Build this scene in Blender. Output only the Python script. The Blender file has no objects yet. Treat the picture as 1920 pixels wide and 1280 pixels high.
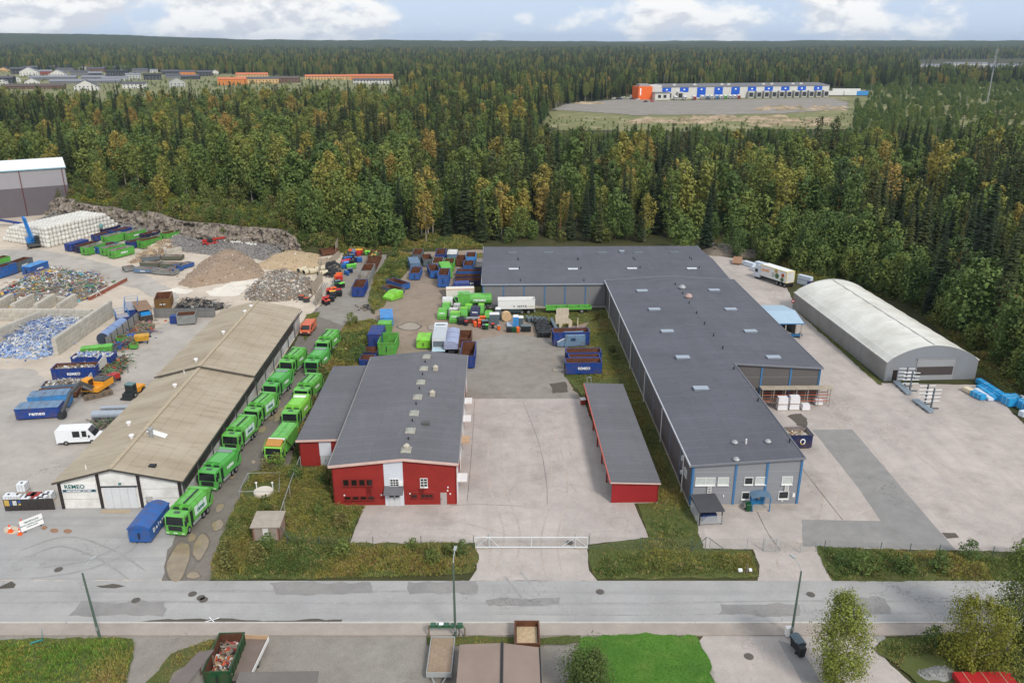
import bpy,math,random
from functools import lru_cache
from mathutils import Vector,noise as mnoise
random.seed(7)
R=math.radians
scene=bpy.context.scene
C=scene.collection
# ---- camera, sky, sun, exposure
CAM_H,F_PX,PITCH=52.0,1520.0,R(20.15)
cam_d=bpy.data.cameras.new('camera')
cam_d.lens=F_PX/1920*36
cam_d.sensor_width=36
cam_d.clip_start,cam_d.clip_end=1.0,40000
cam=bpy.data.objects.new('camera',cam_d)
cam.location=(0,0,CAM_H)
cam.rotation_euler=(R(90)-PITCH,0,0)
C.objects.link(cam)
scene.camera=cam
SUN_EL,SUN_AZ=R(42),R(150)
sun_d=bpy.data.lights.new('sun','SUN')
sun_d.energy=1.5
sun_d.angle=R(12)
sun_d.color=(1.0,0.95,0.88)
sun=bpy.data.objects.new('sun',sun_d)
sdir=Vector((math.sin(SUN_AZ)*math.cos(SUN_EL),math.cos(SUN_AZ)*math.cos(SUN_EL),math.sin(SUN_EL)))
sun.rotation_euler=(-sdir).to_track_quat('-Z','Y').to_euler()
sun.location=(30,-40,120)
C.objects.link(sun)
world=bpy.data.worlds.new('World')
scene.world=world
world.use_nodes=True
wn,wl=world.node_tree.nodes,world.node_tree.links
wn.clear()
def wnode(t,**k):
 n=wn.new(t)
 for a,b in k.items():
  setattr(n,a,b)
 return n
sky=wnode('ShaderNodeTexSky',sky_type='NISHITA',sun_disc=False)
sky.sun_elevation,sky.sun_rotation=SUN_EL,SUN_AZ
sky.air_density,sky.dust_density,sky.ozone_density=1.0,0.6,2.0
tc=wnode('ShaderNodeTexCoord')
def wmath(op,a,b=None,clamp=False):
 n=wnode('ShaderNodeMath',operation=op,use_clamp=clamp)
 for i,v in enumerate((a,b)):
  if v is None:continue
  if isinstance(v,(int,float)):n.inputs[i].default_value=v
  else:wl.new(v,n.inputs[i])
 return n.outputs[0]
def wnoise(vec,scale,detail,rough,off,sc=(1,1,1)):
 m=wnode('ShaderNodeMapping')
 m.inputs['Scale'].default_value=sc
 m.inputs['Location'].default_value=off
 wl.new(vec,m.inputs[0])
 n=wnode('ShaderNodeTexNoise')
 n.inputs['Scale'].default_value=scale
 n.inputs['Detail'].default_value=detail
 n.inputs['Roughness'].default_value=rough
 wl.new(m.outputs[0],n.inputs['Vector'])
 return n.outputs['Fac']
def wramp(fac,stops):
 r=wnode('ShaderNodeValToRGB')
 while len(r.color_ramp.elements)< len(stops):r.color_ramp.elements.new(0.5)
 for e,(p,c) in zip(r.color_ramp.elements,stops):
  e.position=p
  e.color=(*c,1)
 wl.new(fac,r.inputs[0])
 return r.outputs[0]
dirv=tc.outputs['Generated']
n1=wnoise(dirv,6.5,9,0.58,(3.1,1.7,0.0),(1,1,1.9))
n2=wnoise(dirv,6.5,9,0.58,(3.1,1.7,0.022),(1,1,1.9))
mask=wramp(n1,[(0.455,(0,0,0)),(0.53,(1,1,1))])
CL=1.0
lit=wmath('ADD',wmath('MULTIPLY',wmath('SUBTRACT',n1,n2),5.0),0.5)
ccol=wramp(lit,[(0.3,(3.9*CL,4.05*CL,4.4*CL)),(0.62,(5.6*CL,5.6*CL,5.55*CL))])
hzmix=wnode('ShaderNodeMix',data_type='RGBA')
hzmix.inputs[0].default_value=0.9
wl.new(sky.outputs[0],hzmix.inputs[6])
hzmix.inputs[7].default_value=(3.1,3.75,4.9,1)
mx=wnode('ShaderNodeMix',data_type='RGBA')
wl.new(mask,mx.inputs[0])
wl.new(hzmix.outputs[2],mx.inputs[6])
wl.new(ccol,mx.inputs[7])
bg=wnode('ShaderNodeBackground')
bg.inputs['Strength'].default_value=0.1
wl.new(mx.outputs[2],bg.inputs['Color'])
wo=wnode('ShaderNodeOutputWorld')
wl.new(bg.outputs[0],wo.inputs['Surface'])
vs_=scene.view_settings
vs_.view_transform,vs_.look='Standard','None'
vs_.exposure,vs_.gamma=0.9,1.0
vs_.use_curve_mapping=False
scene.cycles.use_denoising=True
scene.cycles.max_bounces=5
scene.cycles.diffuse_bounces=3
scene.cycles.glossy_bounces=2
scene.cycles.transparent_max_bounces=8
scene.cycles.volume_bounces=0
scene.cycles.caustics_reflective=False
scene.cycles.caustics_refractive=False
# ---- where a pixel of the 1920x1280 photograph meets the plane at height z
def P(px,py,z=0.0):
 u,v=(px-960)/F_PX,(py-640)/F_PX
 dy=math.cos(PITCH)-v*math.sin(PITCH)
 dz=-math.sin(PITCH)-v*math.cos(PITCH)
 t=(z-CAM_H)/dz
 return (u*t,dy*t)
def PP(lst,z=0.0):
 return [P(a,b,z) for a,b in lst]
def project(x,y,z):
 c,s=math.cos(PITCH),math.sin(PITCH)
 zz=y*c-(z-CAM_H)*s
 return (960+F_PX*x/zz,640-F_PX*(y*s+(z-CAM_H)*c)/zz)
# ---- materials
def srgb(r,g,b):
 f=lambda c:(c/255/12.92) if c/255<=0.04045 else ((c/255+0.055)/1.055)**2.4
 return (f(r),f(g),f(b))
class NT:
 """small helper to write node graphs"""
 def __init__(s,name):
  s.mat=bpy.data.materials.new(name)
  s.mat.use_nodes=True
  s.n,s.l=s.mat.node_tree.nodes,s.mat.node_tree.links
  s.n.clear()
  s.out=s.n.new('ShaderNodeOutputMaterial')
  s.bsdf=s.n.new('ShaderNodeBsdfPrincipled')
  s.l.new(s.bsdf.outputs[0],s.out.inputs['Surface'])
 def node(s,t,**k):
  n=s.n.new(t)
  for a,b in k.items():setattr(n,a,b)
  return n
 def put(s,sock,v):
  if isinstance(v,bpy.types.NodeSocket):s.l.new(v,sock)
  elif isinstance(v,(tuple,list)):
   sock.default_value=(*v,1) if len(v)==3 and len(sock.default_value)==4 else v
  else:sock.default_value=v
 def coord(s,kind):
  if kind=='world':return s.node('ShaderNodeNewGeometry').outputs['Position']
  return s.node('ShaderNodeTexCoord').outputs['Object']
 def noise(s,vec,scale,detail=3,rough=0.55,stretch=None):
  if stretch:
   m=s.node('ShaderNodeMapping')
   m.inputs['Scale'].default_value=stretch
   s.l.new(vec,m.inputs[0]); vec=m.outputs[0]
  n=s.node('ShaderNodeTexNoise')
  n.inputs['Scale'].default_value,n.inputs['Detail'].default_value,n.inputs['Roughness'].default_value=scale,detail,rough
  s.l.new(vec,n.inputs['Vector'])
  return n.outputs['Fac']
 def ramp(s,fac,stops):
  r=s.node('ShaderNodeValToRGB')
  while len(r.color_ramp.elements)< len(stops):r.color_ramp.elements.new(0.5)
  for e,(p,c) in zip(r.color_ramp.elements,stops):
   e.position=p
   e.color=(c,c,c,1) if isinstance(c,(int,float)) else (*c,1)
  s.l.new(fac,r.inputs[0])
  return r.outputs[0]
 def mix(s,fac,a,b,mode='MIX'):
  m=s.node('ShaderNodeMix',data_type='RGBA',blend_type=mode)
  s.put(m.inputs[0],fac); s.put(m.inputs[6],a); s.put(m.inputs[7],b)
  return m.outputs[2]
 def math(s,op,a,b=0.0,clamp=False):
  m=s.node('ShaderNodeMath',operation=op,use_clamp=clamp)
  s.put(m.inputs[0],a); s.put(m.inputs[1],b)
  return m.outputs[0]
 def bump(s,h,strength,dist=0.05):
  b=s.node('ShaderNodeBump')
  b.inputs['Strength'].default_value,b.inputs['Distance'].default_value=strength,dist
  s.l.new(h,b.inputs['Height'])
  s.l.new(b.outputs[0],s.bsdf.inputs['Normal'])
 def fin(s,col,rough=0.8,metal=0.0,spec=0.3):
  s.put(s.bsdf.inputs['Base Color'],col)
  s.put(s.bsdf.inputs['Roughness'],rough)
  s.bsdf.inputs['Metallic'].default_value=metal
  s.bsdf.inputs['Specular IOR Level'].default_value=spec
  return s.mat
_mats={}
def M(name,base=None,rough=0.7,var=0.12,sc=1.2,bump=0.0,bsc=25.0,metal=0.0,rnd=0.0,dirt=None,damt=0.5,dsc=0.6,
  coord='object',wave=None,spec=0.3):
 """painted or plain surface: base colour, mottled, optionally soiled, with grain or a ribbed profile"""
 if name in _mats:return _mats[name]
 t=NT(name)
 v=t.coord(coord)
 f=t.ramp(t.noise(v,sc,5,0.6),[(0.25,1-var),(0.75,1+var)])
 col=t.mix(1.0,base,f,'MULTIPLY')
 if rnd:
  oi=t.node('ShaderNodeObjectInfo')
  col=t.mix(1.0,col,t.ramp(oi.outputs['Random'],[(0,1-rnd),(1,1+rnd)]),'MULTIPLY')
 if dirt:
  d=t.ramp(t.noise(v,dsc,6,0.65),[(0.42,0.0),(0.68,damt)])
  col=t.mix(d,col,dirt)
 if wave:
  axis,wsc,st=wave
  w=t.node('ShaderNodeTexWave',wave_type='BANDS',bands_direction=axis,wave_profile='SIN')
  w.inputs['Scale'].default_value=wsc
  t.l.new(t.coord('object'),w.inputs['Vector'])
  t.bump(w.outputs['Fac'],st,0.05)
 elif bump:
  t.bump(t.noise(v,bsc,3),bump)
 _mats[name]=t.fin(col,rough,metal,spec)
 return _mats[name]
def ground_mat(name,base,alt,stain,fine=0.16,blot=(0.03,0.45),stain_sc=0.05,stain_amt=0.5,rough=0.92,tracks=None):
 t=NT(name)
 v=t.coord('world')
 big=t.ramp(t.noise(v,blot[0],6,0.6),[(0.35,0.0),(0.66,1.0)])
 col=t.mix(big,base,alt)
 mid=t.ramp(t.noise(v,blot[1],6,0.65),[(0.3,0.87),(0.7,1.1)])
 col=t.mix(1.0,col,mid,'MULTIPLY')
 st=t.ramp(t.noise(v,stain_sc*3,8,0.68),[(0.52,0.0),(0.72,stain_amt)])
 col=t.mix(st,col,stain)
 if tracks:
  tr=t.ramp(t.noise(v,1.0,5,0.6,tracks),[(0.5,0.0),(0.72,0.55)])
  col=t.mix(tr,col,tuple(c*0.72 for c in base))
 gr=t.ramp(t.noise(v,7.0,4,0.75),[(0.25,1-fine),(0.75,1+fine)])
 col=t.mix(1.0,col,gr,'MULTIPLY')
# hairline cracks
 vo=t.node('ShaderNodeTexVoronoi',feature='DISTANCE_TO_EDGE')
 vo.inputs['Scale'].default_value=0.085
 dn=t.node('ShaderNodeTexNoise'); dn.inputs['Scale'].default_value=0.5; dn.inputs['Detail'].default_value=4
 t.l.new(v,dn.inputs['Vector'])
 va=t.node('ShaderNodeMix',data_type='VECTOR'); va.inputs[0].default_value=0.12
 t.l.new(v,va.inputs[4]);
 sc3=t.node('ShaderNodeVectorMath',operation='MULTIPLY_ADD')
 sc3.inputs[1].default_value=(7,7,7)
 t.l.new(dn.outputs['Color'],sc3.inputs[0]); t.l.new(v,sc3.inputs[2])
 t.l.new(sc3.outputs[0],vo.inputs['Vector'])
 cr=t.ramp(vo.outputs['Distance'],[(0.0,0.75),(0.006,0.0)])
 brk=t.ramp(t.noise(v,0.07,3),[(0.48,0.0),(0.6,1.0)])
 col=t.mix(t.math('MULTIPLY',cr,brk),col,tuple(c*0.45 for c in base))
 t.bump(t.noise(v,9.0,4,0.7),0.25,0.03)
 return t.fin(col,rough,0,0.2)
def leaf_mat(name,stops,rough=0.65,rnd_amt=1.0):
 """foliage: one hue per plant (by its random number), mottled leaf by leaf"""
 t=NT(name)
 oi=t.node('ShaderNodeObjectInfo')
 col=t.ramp(oi.outputs['Random'],stops)
 v=t.coord('world')
 col=t.mix(1.0,col,t.ramp(t.noise(v,0.9,3,0.6),[(0.25,0.72),(0.75,1.28)]),'MULTIPLY')
 g=t.node('ShaderNodeNewGeometry')
 col=t.mix(1.0,col,t.ramp(g.outputs['Random Per Island'],[(0,0.72),(1,1.3)]),'MULTIPLY')
 m=t.fin(col,rough,0,0.15)
 tr=t.node('ShaderNodeBsdfTranslucent')
 t.l.new(t.bsdf.inputs['Base Color'].links[0].from_socket,tr.inputs['Color'])
 ms=t.node('ShaderNodeMixShader'); ms.inputs[0].default_value=0.22
 t.l.new(t.bsdf.outputs[0],ms.inputs[1]); t.l.new(tr.outputs[0],ms.inputs[2])
 t.l.new(ms.outputs[0],t.out.inputs['Surface'])
 return m
def glass_mat(name,tint=(0.02,0.025,0.03),rough=0.12):
 t=NT(name)
 return t.fin(tint,rough,0,0.6)
# ---- geometry helpers
class MB:
 def __init__(s):s.v,s.f,s.m=[],[],[]
 def add(s,vs,fs,m=0):
  o=len(s.v); s.v.extend(vs)
  s.f.extend([tuple(i+o for i in f) for f in fs]); s.m.extend([m]*len(fs))
  return s
 def hexa(s,p,m=0):
  return s.add(p,[(3,2,1,0),(4,5,6,7),(0,1,5,4),(1,2,6,5),(2,3,7,6),(3,0,4,7)],m)
 def box(s,x0,x1,y0,y1,z0,z1,m=0):
  return s.hexa([(x0,y0,z0),(x1,y0,z0),(x1,y1,z0),(x0,y1,z0),(x0,y0,z1),(x1,y0,z1),(x1,y1,z1),(x0,y1,z1)],m)
 def rbox(s,c,size,rz=0.0,tilt=0.0,m=0,roll=0.0):
  sx,sy,sz=(d/2 for d in size)
  from mathutils import Euler
  mt=Euler((tilt,roll,rz)).to_matrix()
  ps=[tuple(mt @ Vector(q)+Vector(c)) for q in ((-sx,-sy,-sz),(sx,-sy,-sz),(sx,sy,-sz),(-sx,sy,-sz),(-sx,-sy,sz),(sx,-sy,sz),(sx,sy,sz),(-sx,sy,sz))]
  return s.hexa(ps,m)
 def prism(s,pts,z0,z1,m=0,mt=None):
  n=len(pts)
  vs=[(x,y,z0) for x,y in pts]+[(x,y,z1) for x,y in pts]
  s.add(vs,[tuple(range(n))[::-1]]+[(i,(i+1) % n,n+(i+1) % n,n+i) for i in range(n)],m)
  o=len(s.v)-2*n
  s.f.append(tuple(o+n+i for i in range(n))); s.m.append(m if mt is None else mt)
  return s
 def ext(s,prof,a0,a1,axis='x',m=0,caps=True):
  """profile (p, z) swept along x (p=y) or along y (p=x)"""
  n=len(prof)
  mk=(lambda a,p,z:(a,p,z)) if axis=='x' else (lambda a,p,z:(p,a,z))
  vs=[mk(a0,p,z) for p,z in prof]+[mk(a1,p,z) for p,z in prof]
  fs=[(i,(i+1) % n,n+(i+1) % n,n+i) for i in range(n)]
  if caps:fs+=[tuple(range(n))[::-1],tuple(range(n,2*n))]
  return s.add(vs,fs,m)
 def cyl(s,p0,p1,r0,r1=None,n=10,m=0,caps=True,mc=None):
  r1=r0 if r1 is None else r1
  a,b=Vector(p0),Vector(p1)
  d=(b-a).normalized()
  u=d.cross(Vector((0,0,1)) if abs(d.z)< 0.95 else Vector((1,0,0))).normalized(); w=d.cross(u)
  vs=[]
  for c,r in ((a,r0),(b,r1)):
   for i in range(n):
    t=2*math.pi*i/n
    vs.append(tuple(c+u*(r*math.cos(t))+w*(r*math.sin(t))))
  o=len(s.v)
  s.add(vs,[(i,(i+1) % n,n+(i+1) % n,n+i) for i in range(n)],m)
  if caps:
   for f in (tuple(o+i for i in range(n))[::-1],tuple(o+n+i for i in range(n))):
    s.f.append(f); s.m.append(m if mc is None else mc)
  return s
 def path(s,pts,r,n=6,m=0):
  for a,b in zip(pts,pts[1:]):s.cyl(a,b,r,r,n,m)
  return s
 def bar(s,a,b,w,h=None,m=0):
  h=h or w
  a,b=Vector(a),Vector(b)
  d=(b-a).normalized()
  up=Vector((0,0,1)) if abs(d.z)< 0.95 else Vector((0,1,0))
  u=d.cross(up).normalized()*(w/2); t=u.cross(d).normalized()*(h/2)
  ps=[a-u-t,a+u-t,b+u-t,b-u-t,a-u+t,a+u+t,b+u+t,b-u+t]
  return s.hexa([tuple(p) for p in ps],m)
 def mesh(s,name,mats,smooth=False):
  me=bpy.data.meshes.new(name)
  me.from_pydata(s.v,[],s.f)
  for mt in mats if isinstance(mats,(list,tuple)) else [mats]:me.materials.append(mt)
  if any(s.m):me.polygons.foreach_set('material_index',s.m)
  if smooth:me.polygons.foreach_set('use_smooth',[True]*len(me.polygons))
  me.update()
  return me
def BOX(name,mats,*boxes):
 b=MB()
 for q in boxes:b.box(*q)
 return b.mesh(name,mats)
class T:
 """template of a thing or part: name, mesh, children, place in the parent"""
 def __init__(s,name,mesh=None,kids=(),loc=(0,0,0),rot=(0,0,0),label=None,kind=None,scale=None):
  s.name,s.mesh,s.kids,s.loc,s.rot,s.label,s.kind,s.scale=name,mesh,list(kids),loc,rot,label,kind,scale
def _mk(t,parent):
 o=bpy.data.objects.new(t.name,t.mesh)
 C.objects.link(o)
 o.location,o.rotation_euler=t.loc,t.rot
 if t.scale:o.scale=t.scale
 if parent:o.parent=parent
 if t.label:o['label']=t.label
 if t.kind:o['kind']=t.kind
 for k in t.kids:_mk(k,o)
 return o
def spawn(t,label,cat,loc=(0,0,0),rz=0.0,group=None,scale=None,rot=None):
 o=_mk(t,None)
 o.location=loc if len(loc)==3 else (loc[0],loc[1],0)
 o.rotation_euler=rot if rot else (0,0,rz)
 if scale:o.scale=(scale,)*3 if isinstance(scale,(int,float)) else scale
 o['label'],o['category']=label,cat
 if group:o['group']=group
 return o
def solo(name,mesh,label,cat,loc=(0,0,0),rz=0.0,group=None):
 return spawn(T(name,mesh),label,cat,loc,rz,group)
def struct(name,mesh,loc=(0,0,0)):
 o=bpy.data.objects.new(name,mesh); C.objects.link(o)
 o.location=loc
 o['kind']='structure'
 return o
def stuff(name,mesh,label,cat,loc=(0,0,0)):
 o=struct(name,mesh,loc)
 o['kind'],o['label'],o['category']='stuff',label,cat
 return o
_txt={}
def text_mesh(s,size,mat,bold=0.0,spacing=1.0,extrude=0.012,align='CENTER'):
 key=(s,size,mat.name,bold,spacing,align)
 if key not in _txt:
  cu=bpy.data.curves.new('lettering','FONT')
  cu.body,cu.size,cu.extrude,cu.offset=s,size,extrude,bold
  cu.space_character,cu.align_x,cu.align_y=spacing,align,'CENTER'
  cu.resolution_u=3
  ob=bpy.data.objects.new('lettering',cu)
  me=bpy.data.meshes.new_from_object(ob)
  bpy.data.objects.remove(ob); bpy.data.curves.remove(cu)
  me.materials.clear(); me.materials.append(mat)
  _txt[key]=me
 return _txt[key]
def edge(a,b,z=0.0):
 """two base pixels, seen from the camera left to right -> midpoint, heading, length; local +y points away behind the edge"""
 (x0,y0),(x1,y1)=P(*a,z),P(*b,z)
 return ((x0+x1)/2,(y0+y1)/2),math.atan2(y1-y0,x1-x0),math.hypot(x1-x0,y1-y0)
def rot2(x,y,a):return (x*math.cos(a)-y*math.sin(a),x*math.sin(a)+y*math.cos(a))
def ring(n,r,c=(0,0),e=1.0):return [(c[0]+r*math.cos(2*math.pi*i/n),c[1]+e*r*math.sin(2*math.pi*i/n)) for i in range(n)]
def smooth(a,b,x):
 t=min(1.0,max(0.0,(x-a)/(b-a)))
 return t*t*(3-2*t)
def poly_sheet(name,polys,mat,z,wobble=0.0,kind='structure'):
 """flat sheet of one or more polygons (world xy), optionally with a ragged edge"""
 b=MB()
 for pts in polys:
  if wobble:
   out=[]
   for (x0,y0),(x1,y1) in zip(pts,pts[1:]+pts[:1]):
    L=math.hypot(x1-x0,y1-y0); k=max(1,int(L/0.7))
    for i in range(k):
     t=i/k
     x,y=x0+(x1-x0)*t,y0+(y1-y0)*t
     d=wobble*(mnoise.noise((x*0.6,y*0.6,3.3))+0.6*mnoise.noise((x*1.9,y*1.9,8.1)))
     nx,ny=-(y1-y0)/L,(x1-x0)/L
     out.append((x+nx*d,y+ny*d))
   pts=out
  b.add([(x,y,0) for x,y in pts],[tuple(range(len(pts)))])
 o=struct(name,b.mesh(name,mat),(0,0,z))
 o['kind']=kind
 for p in o.data.polygons:
  if p.normal.z< 0:p.flip()
 return o
def inside(x,y,poly):
 c=False
 for (x0,y0),(x1,y1) in zip(poly,poly[1:]+poly[:1]):
  if (y0> y) !=(y1> y) and x< (x1-x0)*(y-y0)/(y1-y0)+x0:c=not c
 return c
# = LAND
CLIFF=[(-175,262),(-150,262),(-132,250),(-112,238),(-92,224),(-78,218),(-66,214),(-56,209),(-50,206),(-44,216)]
def cliff_y(x):
 if x<=CLIFF[0][0]:return 300.0
 for (x0,y0),(x1,y1) in zip(CLIFF,CLIFF[1:]):
  if x0<=x<=x1:return y0+(y1-y0)*(x-x0)/(x1-x0)
 return 216.0
def height(x,y):
 if y< 90:return 0.0
 d1=y-cliff_y(x)
 d2=min(x-88,y-95)
 d=max(d1,d2)
 if d<=0:return 0.0
 h=0.0
 left=smooth(-38,-60,x)
 h+=left*5.0*smooth(0,4,d1)*smooth(0,12,x+178)*smooth(420,300,y)
 h+=1.2*smooth(10,200,d)+1.0*mnoise.noise((x*0.012,y*0.012,0))*smooth(5,120,d)
 if y> 900:
  h+=9.0*smooth(1150,2400,y)+5*mnoise.noise((x*0.0016,y*0.0011,5))*smooth(1150,2000,y)
  far=smooth(2300,6200,y)
  az=x/y
  h+=far*(44+55*smooth(-0.15,-0.62,az)+12*mnoise.noise((az*5.0,y*0.0006,2.2))+6*mnoise.noise((az*17.0,y*0.002,7.7)))
 return h
land_m=ground_mat('forest_floor',srgb(74,72,44),srgb(58,62,34),srgb(92,80,52),0.25,(0.05,0.5))
def far_canopy():
 t=NT('far_canopy')
 v=t.coord('world')
 c=t.mix(t.ramp(t.noise(v,0.02,6,0.6),[(0.35,0.0),(0.65,1.0)]),srgb(52,62,34),srgb(70,76,40))
 c=t.mix(1.0,c,t.ramp(t.noise(v,0.12,5,0.7),[(0.3,0.6),(0.7,1.3)]),'MULTIPLY')
 t.bump(t.noise(v,0.1,5,0.7),1.0,6.0)
 return t.fin(c,0.95,0,0.1)
ys=[-120,-60,0,30,60,90]
y=94.0
while y< 14000:
 ys.append(y); y+=3.2 if y< 330 else (7 if y< 800 else y*0.018)
NX=150
b=MB()
for y in ys:
 hw=max(260.0,1.05*y)
 for i in range(NX+1):
  s=i/NX*2-1
  x=hw*(0.55*s+0.45*s*abs(s)) if y> 800 else hw*s
  zz=height(x,y)
  if y> 3600:zz+=14+5*mnoise.noise((x*0.02,y*0.02,1))+4*mnoise.noise((x*0.05,y*0.05,4))
  b.v.append((x,y,zz))
for j in range(len(ys)-1):
 for i in range(NX):
  a=j*(NX+1)+i
  b.f.append((a,a+1,a+NX+2,a+NX+1)); b.m.append(1 if ys[j]> 3000 else 0)
struct('terrain',b.mesh('terrain',[land_m,far_canopy()],smooth=True))
# ---- paved and worn surfaces, each a thin sheet above the one below
ASPH=ground_mat('old_asphalt',srgb(164,158,150),srgb(176,168,158),srgb(118,112,104),0.12,(0.04,0.3),0.04,0.45)
ROAD=ground_mat('road_asphalt',srgb(157,156,154),srgb(166,163,158),srgb(132,130,128),0.1,(0.03,0.22),0.03,0.35,tracks=(0.02,0.9,1))
PINK=ground_mat('pinkish_asphalt',srgb(184,174,166),srgb(168,159,152),srgb(138,129,121),0.14,(0.07,0.35),0.05,0.6,tracks=(0.45,0.03,1))
BEIGE=ground_mat('dusty_concrete',srgb(202,189,171),srgb(184,172,156),srgb(150,137,121),0.14,(0.025,0.3),0.05,0.6)
DIRT=ground_mat('packed_dirt',srgb(150,132,114),srgb(138,127,114),srgb(104,90,74),0.2,(0.05,0.4),0.06,0.55)
GRAV=ground_mat('grey_gravel',srgb(144,139,131),srgb(134,127,117),srgb(104,96,84),0.24,(0.06,0.6),0.06,0.4)
LANE=ground_mat('dark_gravel',srgb(112,106,98),srgb(124,117,108),srgb(92,86,78),0.22,(0.05,0.5),0.06,0.4,tracks=(0.9,0.03,1))
PATCH=ground_mat('patch_asphalt',srgb(134,132,129),srgb(143,140,136),srgb(122,120,117),0.12,(0.05,0.5),0.05,0.3)
DARKP=ground_mat('wet_stain',srgb(84,78,70),srgb(96,90,82),srgb(70,64,58),0.15)
TURF=ground_mat('rough_turf',srgb(86,92,50),srgb(74,84,44),srgb(110,102,64),0.3,(0.09,0.7),0.06,0.7)
LAWN=ground_mat('mown_lawn',srgb(80,120,44),srgb(68,106,40),srgb(106,122,60),0.22,(0.12,0.6),0.1,0.7)
poly_sheet('recycling_yard',[[(-250,60),(-260,290)]+PP([(60,400),(140,398),(330,416),(460,442),(560,466),(645,474),(612,560),(575,600),(345,960),(330,1090)])],BEIGE,0.02)
poly_sheet('yard_asphalt',[PP([(-300,470),(70,468),(150,482),(265,512),(335,548),(330,575),(250,540),(130,515),(-300,540)]),
       PP([(-300,700),(60,690),(110,735),(250,640),(320,600),(420,595),(400,640),(110,955),(-300,960)])],ASPH,0.028,0.8)
poly_sheet('forecourt',[[(-260,69.8)]+PP([(-420,950),(0,950),(345,948),(372,960),(395,1000),(300,1088)])],ROAD,0.036,0.3)
poly_sheet('alley',[PP([(304,1089),(318,1030),(345,960),(555,640),(590,580),(625,555),(700,570),(640,625),(570,760),(545,870),(425,1000),(395,1086)])],LANE,0.044,0.35)
poly_sheet('container_lane',[PP([(590,590),(650,480),(725,478),(720,500),(690,560),(700,600),(640,610)])],GRAV,0.05,0.4)
poly_sheet('dirt_yard',[PP([(625,612),(690,575),(700,590),(735,500),(765,474),(906,468),(906,590),(1125,588),(1068,640),(1058,705),(1096,752),(850,752),(860,690),(690,700),(700,640)])],DIRT,0.036,0.4)
poly_sheet('gravel_lot',[PP([(875,640),(960,625),(1060,640),(1058,700),(1085,752),(870,752)])],GRAV,0.042,0.6)
poly_sheet('concrete_yard',[PP([(845,748),(1093,748),(1098,760),(1150,900),(1190,946),(1216,1008),(1100,1021),(1104,1070),(1120,1089),(880,1089),(893,1068),(892,1021),(655,1022),(682,948),(845,940)])],PINK,0.054,0.12)
poly_sheet('warehouse_yard',[PP([(1300,1028),(1290,950),(1200,560),(1330,478),(1390,486),(1470,530),(1490,570),(1650,718),(1845,722),(1925,800),(2250,930),(2250,1040),(1870,1034),(1530,1026),(1545,1060),(1562,1090),(1420,1090),(1424,1060),(1412,1030)])],PINK,0.036,0.15)
poly_sheet('asphalt_patch',[PP([(1523,806),(1598,805),(1700,925),(1792,1031),(1668,1028),(1505,1024),(1503,974),(1652,977),(1610,915)])],PATCH,0.043,0.06)
poly_sheet('road',[[(-260,P(0,1170)[1]),(260,P(0,1170)[1]),(260,P(0,1089)[1]),(-260,P(0,1089)[1])]],ROAD,0.06)
yk,yw=P(960,1168)[1],P(960,1192)[1]
struct('pavement',BOX('pavement',ground_mat('pavement_asphalt',srgb(158,148,138),srgb(164,154,144),srgb(128,120,112),0.12),(-260,260,yw,yk-0.16,0,0.14)))
kerb=struct('kerb',None)
km=BOX('kerb_stone',M('kerb_stone',srgb(186,182,175),var=0.1,bump=0.2),(-2.48,2.48,-0.08,0.08,0,0.2))
for i in range(-8,9):
 o=bpy.data.objects.new('kerb_stone',km); C.objects.link(o); o.parent=kerb
 o.location=(i*5.0,yk-0.08,0)
far_kerb=BOX('kerb_stone',M('kerb_stone'),(-110,110,-0.08,0.08,0,0.2))
for sx in (-1,1):
 o=bpy.data.objects.new('kerb_stone',far_kerb); C.objects.link(o); o.parent=kerb
 o.location=(sx*152.6,yk-0.08,0)
poly_sheet('gravel_lot',[[(-120,yw),(-120,20),(14,20),(14,yw)]],GRAV,0.03)
poly_sheet('drive',[[(14,20),P(1345,1290),P(1300,1215),P(1320,yw and 1190),P(1655,1190),P(1640,1215),P(1720,1290),(40,20)]],PINK,0.04,0.2)
poly_sheet('drive_patch',[PP([(1458,1200),(1500,1212),(1545,1290),(1510,1290)]),PP([(1625,1180),(1642,1172),(1660,1196),(1650,1205)])],PATCH,0.05,0.1)
poly_sheet('road_patch',[PP([(505,1092),(695,1091),(698,1112),(520,1115)]),PP([(765,1092),(893,1090),(895,1112),(770,1114)]),PP([(910,1121),(1050,1120),(1048,1136),(912,1137)]),
       PP([(150,1130),(310,1127),(308,1152),(130,1155)]),PP([(1570,1120),(1655,1122),(1668,1148),(1605,1150)]),PP([(1350,1132),(1500,1132),(1500,1156),(1345,1152)])],PATCH,0.066,0.45)
poly_sheet('tar_seam',[PP([(-100,1171),(250,1166),(330,1163),(420,1160),(480,1163),(640,1162),(640,1166),(480,1168),(300,1169),(-100,1174)])],DARKP,0.072,0.3)
poly_sheet('dark_stain',[PP([(0,1100),(22,1090),(30,1096),(26,1103),(0,1104)]),PP([(180,1099),(210,1096),(235,1098),(215,1102),(190,1102)]),PP([(1475,780),(1500,776),(1512,785),(1512,800),(1498,798)]),
       PP([(1765,998),(1790,1000),(1798,1008),(1775,1010)]),PP([(1030,720),(1060,716),(1066,735),(1035,738)]),PP([(822,545),(850,540),(856,550),(830,556)])],DARKP,0.08,0.35)
TRK=ground_mat('tyre_mark',srgb(178,166,157),srgb(171,160,151),srgb(146,136,128),0.18,(.2,.8),.1,.6)
TRK2=ground_mat('tyre_mark_road',srgb(150,148,145),srgb(156,154,150),srgb(136,134,131),0.18,(.2,.8),.1,.6)
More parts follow.
